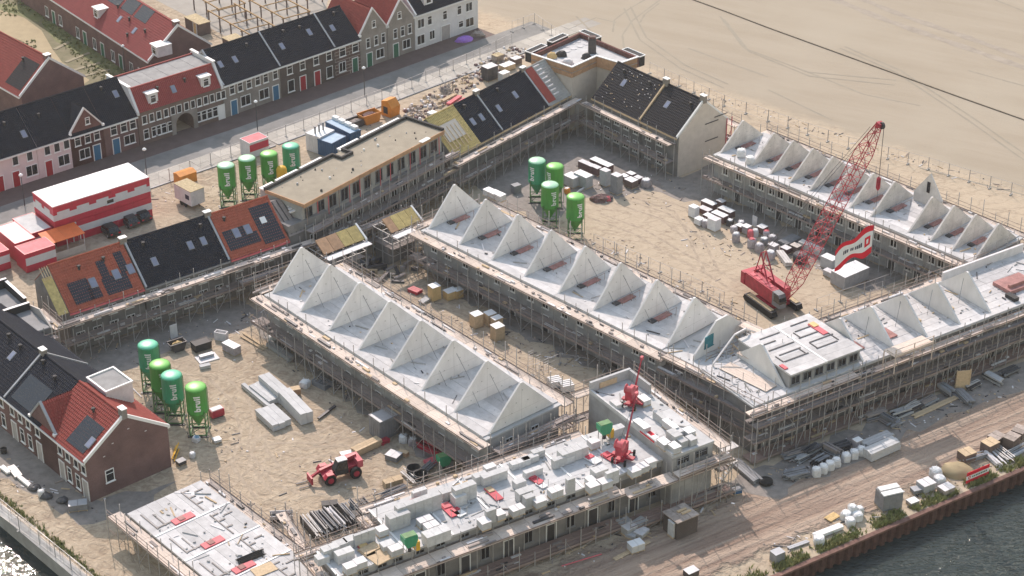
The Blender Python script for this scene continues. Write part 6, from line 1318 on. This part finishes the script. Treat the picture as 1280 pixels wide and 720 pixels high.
# blocks on the front slab: (photo column, photo row of the top, width, depth, height, layers, kind)
fb = [(402,694,1.3,1.0,.9,'w'),(412,683,1.8,1.0,1.3,'w'),(425,677,1.4,1.0,1.0,'w'),(437,672,1.3,1.0,1.0,'w'),(455,664,2.4,.4,1.6,'w'),(430,688,1.9,1.0,1.2,'w'),(437,706,1.2,1.0,1.0,'g'),(450,700,1.2,1.0,.9,'g'),(477,660,1.1,1.0,.9,'g'),(497,641,2.4,1.1,1.7,'w'),(484,678,1.4,1.0,.8,'w'),(494,684,1.3,1.0,.9,'g'),(524,612,1.7,.5,.9,'w'),(522,624,5.2,.8,2.0,'w'),(531,648,1.6,1.0,.9,'g'),(539,655,1.5,1.0,.9,'g'),(545,663,2.8,1.3,1.3,'w'),(558,612,1.5,.9,1.1,'w'),(573,617,1.4,1.1,1.3,'w'),(580,606,2.6,.9,1.9,'w'),
      (600,592,1.6,.9,1.1,'w'),(617,590,3.0,.9,1.2,'w'),(612,582,1.3,.8,1.0,'g'),(605,650,1.2,1.1,1.0,'g'),(613,636,1.2,.5,1.7,'w'),(624,640,1.1,1.0,.8,'g'),(646,634,1.5,1.0,.9,'g'),(649,600,1.3,.9,.9,'w'),(655,612,1.7,1.0,1.3,'w'),(661,619,1.2,.8,1.3,'w'),(674,624,1.3,1.0,.9,'g'),(694,611,1.5,1.0,1.0,'g'),(666,586,2.2,.7,.9,'w'),(650,575,2.4,.8,.8,'w'),(662,570,2.0,.8,.8,'w'),(672,562,1.5,.8,.9,'w'),(698,572,1.5,.6,1.2,'w'),(716,560,3.4,1.2,1.4,'w'),(706,570,2.0,.9,.9,'w'),(713,597,1.0,.5,1.8,'w'),(741,605,1.3,1.0,1.0,'g'),(738,598,1.0,.9,.8,'g'),(756,600,1.4,1.1,1.0,'g'),(749,585,1.7,1.1,1.1,'w'),(765,588,1.6,.5,1.7,'w'),(793,586,1.2,1.0,.9,'g'),(803,581,1.2,1.0,.9,'g'),(813,575,1.1,.9,1.0,'g'),(772,533,1.5,.9,1.2,'w'),(742,550,1.2,1.0,1.0,'g')]
fbs = []
for px,py,w_,d,h,k_ in fb: p = at(px,py,FZ+h); u = (p[0]-FBO[0])*ux+(p[1]-FBO[1])*uy; v = -(p[0]-FBO[0])*uy+(p[1]-FBO[1])*ux; fbs.append([u,v,px,py,w_,d,h,k_])
zones = {'outer':[], 'middle':[], 'courtyard':[]}
for r_ in fbs: zones['outer' if r_[1] < 3.2 else ('middle' if r_[1] < 6.4 else 'courtyard')].append(r_)
for zn,lst in zones.items():
    lst.sort()
    for i,(u,v,px,py,w_,d,h,k_) in enumerate(lst):
        lb = ('banded block pallet' if k_ == 'g' else 'white block stack')+', '+ORD[i]+' from left on the front slab '+{'outer':'quay edge','middle':'middle','courtyard':'courtyard edge'}[zn]
        stack(px,py,w_,d,h,FBA if w_ > d*1.15 else FBA+90*(i%2),'block_white',None if k_ == 'w' else 'white_dirty',lb,'block stack','block_stack','block stacks on the front slab',layers=max(1,round(h/.42)),zb=FZ+.02,base=(k_ == 'g'))
for px,py,w_,d,m,m2,lb in [(457,687,2.6,1.1,'cover_red','ply','red stair hatch with boards at the left of the front slab'),(470,693,3.4,2.2,'timber','timber','tan plywood sheet on the left of the front slab'),(524,630,2.0,1.2,'cover_red','red_pink','red hatch by the long white wall on the front slab'),(562,638,2.6,1.1,'cover_red','red_pink','red hatch left of the middle of the front slab'),(573,641,1.6,1.0,'white','red_machine','white and red hatch beside the block pallets on the front slab'),(617,618,2.6,.9,'cover_red','timber','red hatch with tan boards in the middle of the front slab'),(669,600,1.7,.9,'cover_red','cover_red','red hatch right of the middle of the front slab'),(677,607,1.2,.8,'white','red_machine','white and dark red board right of the middle of the front slab'),(741,575,1.8,1.1,'white','cover_red','white sheet over a hatch near the mini crane'),(764,573,2.4,1.1,'red_machine','cover_red','dark red hatch beside the mini crane')]:
    t = thing('stair_hatch_cover',lb,'hatch cover',at(px,py,FZ+.04),FBA-90 if w_ > 1.7 and m == 'cover_red' else FBA-80,'hatch covers on the front slab'); MB().box(-w_/2,w_/2,-d/2,d/2,.05,.16).build('cover',m,t); MB().box(-w_/2+.1,-w_/2+w_*.4,-d/2+.1,d/2-.1,.162,.26).build('board',m2,t)
    rl = MB(); 
    for s_ in (-1,1): rl.tube((w_/2,s_*d/2,.05),(w_/2,s_*d/2,1.0),.03)
    rl.build('guard','galv',t)
# on the raised end shell
for i,(px,py,w_,d,h) in enumerate([(770,502,1.4,.9,.7),(805,497,1.4,1.0,.8),(826,518,2.2,.6,1.0),(838,529,2.2,.7,1.0),(846,535,1.6,.9,.9),(830,551,1.4,1.0,.9),(843,540,1.6,1.1,1.2),(843,556,1.3,1.0,.9),(852,548,1.2,1.0,.9),(861,537,1.2,1.0,.9),(864,546,1.1,.9,.9),(802,529,2.2,.9,.7)]):
    stack(px,py,w_,d,h,BXA,'block_white','white' if i%2 else None,('banded pallet of pale blocks' if i%2 else 'stack of pale blocks')+', '+ORD[i]+' on the raised end shell','block stack','block_stack','block stacks on the raised end shell',layers=2,zb=BXZ+.03,base=bool(i%2))
t = thing('stair_hatch_cover','red hatch with white board on the raised end shell','hatch cover',at(813,545,BXZ+.04),BXA); MB().box(-1.3,1.3,-.5,.5,.0,.13).build('cover','red_flag',t); MB().box(.4,1.1,-.35,.4,.132,.3).build('board','white',t)
# on the far end of the middle and right rows
for i,(px,py,z) in enumerate([(614,238,6.1),(622,241,6.1)]): stack(px,py,2.2,1.1,1.0,MA,'block_white','white',['left','right'][i]+' white pack at the far end of the middle row','pack','white_pack',None,2,zb=5.75)
for i,(px,py) in enumerate([(927,187),(938,196)]): bag(px,py,.75,1.0,'bag_white',['far','near'][i]+' white bag on the first bay of the right row','white',zb=6.05)
# insulated roof boxes between the flat block and the middle row
for i,(a,az,l) in enumerate([((405,319),41,6.6),((489,292),44,5.2)]):
    t = thing('insulated_roof_piece',['left','right'][i]+' yellow insulated roof piece on the link beside the rows','roof element',at(*a,5.2),az)
    for k_ in range(4): 
        MB().extr([(k_*l/4,0,0),(k_*l/4+l/4-.05,0,0),(k_*l/4+l/4-.05,1.9,1.3),(k_*l/4,1.9,1.3)],(0,-.12,.16)).build('insulation_panel','insul' if k_ > 1-i else 'ply_orange',t)
    MB().box(-.2,l+.2,-1.4,-.3,-.25,-.15).build('gutter_board','white_dirty',t); MB().extr([(l,-.3,-.1),(l,2.0,1.35),(l,2.0,1.6),(l,-.3,.2)],(.25,0,0)).build('verge','white',t)
    fr_ = MB()
    for k_ in range(5):
        for yy in (-.2,1.9,3.8): fr_.tube((k_*l/4,yy,-5.2),(k_*l/4,yy,-.2),.07)
    for zz in (-3.4,-1.6,-.3):
        for yy in (-.2,1.9,3.8): fr_.tube((0,yy,zz),(l,yy,zz),.06)
        for k_ in range(5): fr_.tube((k_*l/4,-.2,zz),(k_*l/4,3.8,zz),.05)
    fr_.build('support_frame','galv',t); MB().box(.2,l-.2,1.0,3.6,-5.2,-2.6).build('wall','block_dark',t); MB().box(.1,l-.1,-.1,3.7,-2.55,-2.48).build('floor','deck_grey',t)
    RR = random.Random(i); jb = MB()
    for k_ in range(60):
        x,y,z = RR.uniform(-3,l+3),RR.uniform(-3.5,4.5),RR.choice((-5.2,-5.2,-5.2,-2.48)); a = RR.uniform(0,3); L_ = RR.choice((.3,.5,.9,1.6)); c,s_ = cos(a),sin(a)
        if z > -3 and not (0 < x < l and 0 < y < 3.6): z = -5.2
        jb.extr([(x+c*u*L_-s_*v*.2,y+s_*u*L_+c*v*.2,z+.01) for u,v in ((-1,-1),(1,-1),(1,1),(-1,1))],(0,0,RR.uniform(.1,.7)),RR.choice((0,0,1,2,3)))
    jb.build('stored_parts',['steel_dark','steel_grey','deck_grey','timber'],t,kind='stuff')
scaffold('low tube scaffold on the link between flat block and rows',at(392,345),42,[(0,0,16,0,[(4.6,1.5,GD),(2.3,1.5,GD)]),(-1,2.6,17,2.6,[(2.4,1.5,GD)])])
# ------------------------------------------------------------------ quay side stock
t = thing('site_hut','dark brown site hut with sheet roof on the quay road','hut',at(850,663),34); MB().box(-1.4,1.4,-1.2,1.2,0,2.2).build('wall','brick_dark',t); 
for i in range(3): MB().box(-1.5+i*1.0,-.52+i*1.0,-1.3,1.3,2.203,2.3+.02*i).build('roof_sheet','rubble',t)
MB().box(-.3,.9,.1,.4,2.34,2.5).box(-.1,1.1,-.4,-.1,2.34,2.48).build('timber','timber',t); MB().lathe([(.2,-.02),(.2,.02)],10).build('porthole','white_dirty',t,(1.42,-.4,1.3),rot=(0,pi/2,0))
stack(844,650,1.2,1.0,2.0,34,'block_white','white','tall white block stack beside the dark brown hut',layers=4)
for i,(px,py,h) in enumerate([(780,650,.8),(787,657,1.0),(800,650,.9),(802,663,.6),(791,665,.5)]): stack(px,py,1.5,1.1,h,30+8*i,'block_grey','white_dirty' if i%2 else None,'grey block pallet, '+ORD[i]+' of the five on the quay road by the front block','pallet','block_pallet',None,3)
stack(795,678,1.6,1.1,1.0,28,'block_white','white','single white box on boards on the quay road',layers=1); beams((768,700),(812,677),.6,.12,'timber','loose timber boards under the white box on the quay road',3,1); beams((706,693),(732,682),.4,.12,'timber','two pale boards lying below the front block',2,1); pipe('red_hose','thin red hose along the quay road below the front block','hose',[(702,708),(735,698),(752,693)],.06,'red_pink')
beams((858,631),(874,623),1.6,.25,'zinc','flat grey sheet pack on the quay road behind the hut',3,1); stack(864,712,1.4,1.0,.9,34,'brick_dark','white_dirty','dark crate with pale lid at the bottom edge',layers=2,name='crate',cat='crate')
beams((917,578),(947,604),1.3,.5,'steel_grey','long steel sections beside the scaffold stair',4,2,bear='steel_dark'); stack(921,611,1.0,.8,.6,20,'blue_box','steel_grey','small blue grey crate in front of the scaffold stair',layers=1,name='crate',cat='crate'); t = thing('tub','black tyre ring beside the steel sections','tub',at(957,604),0); MB().lathe([(.5,0),(.8,.1),(.8,.4),(.5,.42)],16).build('ring','black_rubber',t)
t = thing('scaffold_stair','steel scaffold stair tower between front block and quay building','stair',at(902,603),33); b = MB()
for x in (0,2.2):
    for y in (0,1.2): b.tube((x,y,0),(x,y,5.2),.04)
for z in (2.0,4.0): b.box(0,2.2,0,1.2,z,z+.06)
b.tube((0,.1,0),(2.2,.1,2.0),.05).tube((2.2,1.1,2.0),(0,1.1,4.0),.05); b.build('frame','galv',t)
for k_ in range(7): MB().box(.1+k_*.3,.35+k_*.3,.1,.6,.2+k_*.27,.24+k_*.27).build('step','zinc',t)
SQ = 'steel and frame stacks along the quay building'
RS = random.Random(31)
for i,(px,py,w_,d,h) in enumerate([(996,596,2.8,1.5,1.1),(992,571,2.2,1.4,1.2),(1003,575,1.8,1.1,.9),(1016,566,2.4,1.6,1.5),(1024,578,2.0,1.2,1.1),(1040,567,2.2,1.2,1.5),(1052,562,2.0,1.1,1.2),(1064,553,3.0,1.2,.7),(1093,522,2.8,1.5,1.2),(1108,527,2.0,1.4,1.2),(1128,518,2.6,1.5,1.1),(1143,512,2.2,1.2,1.3),(1160,503,2.6,1.4,.9),(1181,490,2.2,1.2,1.2),(1204,498,2.8,1.4,1.0),(1216,484,2.2,1.2,1.1),(1240,476,2.4,1.3,1.2),(1262,467,2.6,1.3,.9),(1120,531,1.6,1.0,.7)]):
    lb = 'dark steel stack, '+ORD[i]+' from the left along the quay building'; c = at(px,py,0); az = RBA+RS.choice((-9,-3,4,8,82,95)); t = thing('steel_stack',lb,'steel stack',(c[0],c[1],0),az,SQ)
    nl = RS.choice((2,3,3)); h *= .75; bh = h/nl; z = .08; ms = RS.choice((('steel_grey','zinc'),('steel_dark','steel_grey'),('block_grey','steel_dark'),('galv','steel_dark'),('deck_grey','steel_grey'),('zinc','deck_grey')))
    MB().box(-w_*.35,-w_*.3,-d/2,d/2,0,.08).box(w_*.3,w_*.35,-d/2,d/2,0,.08).build('bearer','steel_dark',t)
    for k_ in range(nl):
        n_ = RS.choice((3,5,7)); f = RS.uniform(.6,1); bw = d*f/n_; b = MB(); ox = RS.uniform(-.5,.5)*k_*.5
        for j in range(n_):
            e = RS.uniform(-.35,.35); y0 = -d*f/2+j*bw+RS.uniform(-.04,.04); hh = bh*RS.uniform(.45,.95)
            b.tube((-w_/2+e+ox,y0+bw/2,z+hh/2),(w_/2+e*.4+ox,y0+bw/2+RS.uniform(-.25,.25),z+hh/2),min(hh,bw)*.5,6) if (i+k_) % 2 else b.box(-w_/2+e+ox,w_/2+e*.4+ox,y0+.02,y0+bw-.02,z,z+hh)
        b.build('section',ms[k_%2],t,rz=RS.uniform(-.12,.12)); z += bh*.9
for i,(px,py) in enumerate([(1021,585),(1030,581),(1038,577),(1046,573),(1058,567),(1068,563),(1077,559)]): bag(px,py,.6,1.0,'bag_white','white bulk bag, '+ORD[i]+' from the left in the row by the quay building','white',group='white bags by the quay building')
beams((1083,575),(1119,559),1.5,1.2,'block_white','long white wrapped pack at the right end of the bag row',3,2); beams((1079,563),(1112,549),1.2,1.0,'block_grey','long grey pack behind the white wrapped pack',3,2); stack(1072,549,1.0,.8,1.2,RBA,'bag_grey','white','small white topped pallet behind the bag row',layers=2)
tag(MB().box(-.9,.9,-.05,.05,0,2.8).box(-.9,-.8,-.12,.12,0,2.9).box(.8,.9,-.12,.12,0,2.9).box(-.8,.8,-.1,.1,1.4,1.5).build('timber_hoarding','timber',None,at(1202,488),radians(10)),'pale timber frame standing upright by the quay building','frame')
beams((1142,522),(1196,497),.8,.2,'timber','long pale boards lying by the quay building stacks',3,1)
# quay edge
t = stack(1112,613,2.4,1.9,2.1,20,'steel_grey',None,'big grey mesh crate with white sheets on the quay edge',layers=2,name='mesh_crate',cat='crate'); MB().box(-1.2,1.25,-.9,-.15,2.11,2.25).build('sheet','white',t); MB().box(-1.1,1.3,.05,.8,2.11,2.3).build('sheet','white',t)
for i,(px,py,r,h) in enumerate([(1058,640,.7,.9),(1066,632,.6,1.3),(1072,641,.7,.9),(1063,648,.65,.8),(1075,634,.5,1.0)]): bag(px,py,r,h,'bag_white',['left','top','right','front','rear'][i]+' white bag of the heap on the quay edge','white',group='white bag heap on the quay edge')
beams((1018,673),(1052,660),.8,.5,'white','white wrapped profiles lying along the quay edge',3,2); bag(1024,671,.7,.8,'bag_white','white sack at the end of the white profiles','white'); beams((1034,651),(1046,644),1.0,.2,'ply','flat orange brown pallet on the quay road edge',5,1); stack(972,689,1.3,1.0,1.3,33,'steel_grey','zinc','blue grey cabinet at the bottom edge of the quay',layers=1,name='cabinet',cat='cabinet')
beams((985,687),(1010,678),.5,.25,'zinc','grey kerb pieces along the bottom of the quay',2,1)
for i,(px,py) in enumerate([(1170,586),(1175,596)]): bag(px,py,.75,1.0,'bag_white',['far','near'][i]+' white bag beside the grey slabs on the quay edge','white')
stack(1158,602,1.7,1.4,1.1,30,'block_grey','white_dirty','grey slab pallet on the quay edge left of the banner',layers=3); stack(1146,610,1.2,.9,.6,20,'steel_grey','zinc','low grey pallet left of the slab pallet on the quay edge',layers=2); stack(1183,608,1.6,1.2,.8,33,'rubble','white_dirty','dark rubble pallet beside the near white bag on the quay edge',layers=2); stack(1141,625,1.2,.9,.5,30,'bag_grey','white','small pallet right of the mesh crate',layers=1)
for i,(px,py,h) in enumerate([(1209,564,1.2),(1238,552,1.4),(1246,544,1.3),(1265,545,1.5),(1275,536,1.0)]): stack(px,py,1.7,1.4,h,30+6*i,'brick_brown','timber' if i < 2 else 'rubble','brown wooden crate, '+ORD[i]+' from the left at the right end of the quay','crate','wooden_crate','wooden crates at the right end of the quay',3)
for i,(a,b_) in enumerate([((1205,579),(1232,571)),((1235,568),(1252,584)),((1243,563),(1262,578)),((1256,575),(1284,560))]): tubes(a,b_,1.2,.6,['zinc','white_dirty','galv','zinc'][i],'steel tube bundle, '+ORD[i]+' from the left beside the wooden crates',16,.07,group='tube bundles at the right end of the quay')
t = thing('sand_heap','low heap of yellow sand on the quay left of the banner','heap',at(1195,590),0); MB().lump(0,0,-.05,2.0,1.5,.9,14,5,.12).build('heap','path_sand',t,smooth=True)
# banner
p0,p1 = at(1207,607),at(1235,595); az = math.degrees(atan2(p1[1]-p0[1],p1[0]-p0[0])); L = hypot(p1[0]-p0[0],p1[1]-p0[1])
t = thing('banner','red and white banner with ring emblem on the quay edge','banner',p0,az); zb = .25
MB().box(0,L,-.03,.03,zb,zb+.42).build('stripe','red_flag',t); MB().box(0,L,-.03,.03,zb+.421,zb+.95).build('field','white',t); MB().box(0,L,-.03,.03,zb+.951,zb+1.4).build('stripe','red_flag',t)
MB().lathe([(.20,-.01),(.20,.01)],16).build('emblem','red_flag',t,(.42,-.045,zb+.69),rot=(pi/2,0,0)); MB().lathe([(.10,-.01),(.10,.01)],12).build('emblem_centre','white',t,(.42,-.062,zb+.69),rot=(pi/2,0,0))
for i in range(9): x = .85+i*(L-1.1)/9; MB().box(x,x+.16,-.045,-.031,zb+.58,zb+.8).build('letter','green_door',t)
for x in (.1,L/2,L-.1): MB().tube((x,.06,0),(x,.06,zb+1.5),.04,5).build('post','steel_grey',t)
# ------------------------------------------------------------------ left foreground by the brick houses
for i,(a,b_,w_,m,lb) in enumerate([((2,585),(12,593),.6,'white','white kerb pieces at the left edge below the brick houses'),((14,585),(24,598),.9,'galv','grey rails lying below the brick houses'),((24,598),(40,611),.5,'white','white rails lying next to the grey ones')]): beams(a,b_,w_,.35,m,lb,3,1)
stack(97,628,2.0,1.1,.9,12,'steel_grey','zinc','blue grey crate at the brick house corner',layers=2,name='crate',cat='crate')
for i,(px,py) in enumerate([(43,611),(58,621),(78,627)]): t = thing('rubble_pile',['left','middle','right'][i]+' small dark rubble pile below the brick houses','heap',at(px,py),0); MB().lump(0,0,-.03,.7,.6,.6,10,3,.3).build('heap','steel_dark',t)
bag(51,613,.45,.7,'bag_white','white sack between the dark rubble piles','white'); t = thing('tub','black tub at the left edge beside the brick houses','tub',at(5,566),0); MB().lathe([(.35,0),(.4,.6),(.3,.61),(.28,.1)],12).build('tub','black_box',t)
t = thing('cable_reel','bundle of black hoses at the corner of the low striped slab','hose bundle',at(314,698,3.05),30); b = MB()
for i in range(14): y = -.5+i*.07; b.tube((-1.6+(i*37%10)*.05,y,.1+.05*(i%3)),(1.6-(i*23%10)*.05,y+.3,.12+.05*(i%3)),.05,5)
b.build('hoses','black_rubber',t); tag(MB().box(-1.2,1.2,-.8,.8,0,.06).build('plywood_sheet','timber',None,at(330,712,3.05),.6),'pale plywood sheet at the corner of the low striped slab','sheet')
# rubble and stock beyond the fence, upper middle
R = random.Random(77); rb = MB()
for i in range(420):
    px,py = R.uniform(505,660),0; py = 152-(px-505)*.62+R.uniform(-14,12)
    if py < 60: continue
    p = at(px,py); s_ = R.uniform(.08,.45); a = R.uniform(0,pi); c,s2 = cos(a)*s_,sin(a)*s_
    rb.add([(p[0]+c,p[1]+s2,0),(p[0]-s2,p[1]+c,0),(p[0]-c,p[1]-s2,0),(p[0]+s2,p[1]-c,0),(p[0]+c*.6,p[1]+s2*.6,s_*.9),(p[0]-s2*.7,p[1]+c*.7,s_),(p[0]-c*.6,p[1]-s2*.6,s_*.8),(p[0]+s2*.6,p[1]-c*.6,s_)],[(4,5,6,7),(0,1,5,4),(1,2,6,5),(2,3,7,6),(3,0,4,7)],R.choice((0,0,1,2,3)))
tag(rb.build('rubble',['rubble','white_dirty','brick_wine','timber']),'scattered rubble and offcuts behind the slate roofs','rubble',kind='stuff')
for a in [(612,82,2.2,1.6,2.4,'steel_dark','white_dirty','tall dark stack with pale lid behind the slate roofs'),(630,90,1.6,1.2,1.6,'block_white','white','white block pack next to the tall dark stack'),(634,80,2.4,1.4,1.0,'timber','white','low pale pack behind the white block pack'),(645,72,1.6,1.2,1.2,'brick_brown','white_dirty','brown pallet nearest the corner penthouse on the street side'),(622,68,1.6,1.3,1.2,'rubble','straw','straw coloured pallet by the street end'),(540,140,1.3,1.0,.6,'block_white','white','small white pack on the rubble ground')]: stack(*a[:5],AZB,*a[5:8])
for i,(a,b_) in enumerate([((560,132),(575,122)),((566,136),(582,125)),((553,128),(570,119))]): beams(a,b_,.7,.4,'red_pink' if i < 2 else 'timber',['middle','front','rear'][i]+' of three coloured beam packs on the rubble ground',3,1)
t = thing('wire_bundle','grey bundle of reinforcement wire behind the fence','wire',at(558,115),20); b = MB()
for i in range(40): a = R.uniform(0,2*pi); b.tube((R.uniform(-1.3,1.3),R.uniform(-.9,.9),0),(1.3*cos(a),.9*sin(a),R.uniform(.6,2.0)),.03)
b.build('wires','steel_grey',t)
t = thing('purple_tarp','purple tarpaulin heap in front of the long white house','tarpaulin',at(580,51),25); MB().lump(0,0,0,1.6,.9,.8,14,4,.15).build('tarp','purple',t); MB().box(-1.2,1.2,-.5,.5,0,.25).build('pallet','timber',t)
tag(MB().lump(0,0,0,1.2,.8,.9,10,4,.3).build('rubble_pile','rubble',None,at(598,45)),'small rubble pile beyond the purple tarpaulin','heap')
# hedge of rubble at the field edge behind the corner
# ------------------------------------------------------------------ construction fences
def fence(label,pts,step=3.4,h=2.0,m='galv',panel=True):
    P = [at(x,y) for x,y in pts]; t = thing('construction_fence',label,'fence',P[0],0); o = P[0]
    me = cached(('fp',h,panel),lambda: MB().tube((.03,0,0),(.03,0,h),.03).tube((3.33,0,0),(3.33,0,h),.03).tube((.03,0,h-.05),(3.33,0,h-.05),.025).tube((.03,0,.2),(3.33,0,.2),.022).tube((1.7,0,.2),(1.7,0,h-.05),.015).tube((.03,0,h*.55),(3.33,0,h*.55),.012).mesh('fence_panel',m))
    ft = cached('ff',lambda: MB().box(-.35,.35,-.11,.11,0,.13).mesh('fence_foot','concrete_old'))
    for a,b_ in zip(P,P[1:]):
        d = (b_[0]-a[0],b_[1]-a[1]); L = hypot(*d); n_ = max(1,round(L/3.4)); an = atan2(d[1],d[0])
        for i in range(n_):
            x,y = a[0]+d[0]*i/n_-o[0],a[1]+d[1]*i/n_-o[1]; q = put('fence_panel',me,t,(x,y,0),an); q.scale = (L/n_/3.36,1,1); put('fence_foot',ft,t,(x,y,0),an+pi/2)
    return t
fence('wire site fence along the street from the site office to the rubble',[(186,236),(289,197),(380,163),(515,111),(600,74),(640,55)])
fence('wire fence along the edge of the sand field behind the right row',[(812,92),(905,133),(960,152),(1060,186),(1160,212),(1290,252)])
fence('wire fence behind the corner penthouse by the sand field',[(640,40),(668,30),(700,52)]); fence('wire fence along the canal at the bottom left',[(0,646),(50,682),(110,730)]); fence('wire fence between the middle row and the right yard',[(742,305),(800,330),(850,352),(905,378)],h=1.6)
fence('wire fence in front of the quay building courtyard',[(1020,388),(1080,368),(1130,350)],h=1.8); fence('wire fence at the courtyard end of the left row',[(666,470),(700,455),(736,462)],h=1.6); fence('wire fence in front of the container yard',[(20,320),(60,300),(100,306)],h=1.6)

# ------------------------------------------------------------------ litter on the ground
R = random.Random(12); b = MB()
def scatter(n,fn,smax=.22):
    for i in range(n):
        px,py = fn(R); p = at(px,py); a = R.uniform(0,pi); l = R.choice((.05,.07,.1,.12,smax,.5)); w_ = R.uniform(.04,.09); h = R.uniform(.03,.16); c,s_ = cos(a),sin(a)
        b.extr([(p[0]+c*u*l-s_*v*w_,p[1]+s_*u*l+c*v*w_,.0) for u,v in ((-1,-1),(1,-1),(1,1),(-1,1))],(0,0,h*.7),R.choice((0,0,0,1,1,2,3)))
def edge(x0,y0,x1,y1,sd): return lambda R: (lambda k: (x0+(x1-x0)*k+R.gauss(0,sd),y0+(y1-y0)*k+R.gauss(0,sd)))(R.random())
scatter(150,edge(300,400,590,575,9)); scatter(90,edge(100,445,330,395,9)); scatter(110,edge(600,400,790,475,7)); scatter(70,edge(520,370,700,470,8)); scatter(120,edge(740,300,920,385,8)); scatter(120,edge(700,240,850,235,10)); scatter(150,edge(860,290,1060,350,9)); scatter(200,edge(960,600,1270,480,8)); scatter(160,edge(960,690,1270,575,6)); scatter(110,edge(680,705,930,610,9)); scatter(90,edge(380,660,560,600,8)); scatter(60,edge(180,500,300,560,12)); scatter(60,edge(0,590,130,640,8)); scatter(130,edge(200,250,400,225,8)); scatter(60,edge(420,160,520,150,8)); scatter(70,lambda R:(R.uniform(270,500),R.uniform(440,640)))
scatter(120,edge(820,100,1270,240,3))
tag(b.build('site_litter',['rubble','timber','white_dirty','steel_dark']),'offcuts, stones and scraps strewn over the building site','litter',kind='stuff')
# ------------------------------------------------------------------ thin summer haze
hz, hnt, hb_ = node_mat('haze_air'); hnt.nodes.remove(hb_)
pv = hnt.nodes.new('ShaderNodeVolumePrincipled'); pv.inputs['Density'].default_value = .00013; pv.inputs['Color'].default_value = (.93,.94,.96,1); pv.inputs['Anisotropy'].default_value = .35
hnt.links.new(pv.outputs[0], [n for n in hnt.nodes if n.type == 'OUTPUT_MATERIAL'][0].inputs['Volume'])
hz_o = MB().box(-700,700,-60,900,-3.2,131).build('haze', hz); hz_o['kind'] = 'stuff'; hz_o['label'] = 'thin pale summer haze over the site'
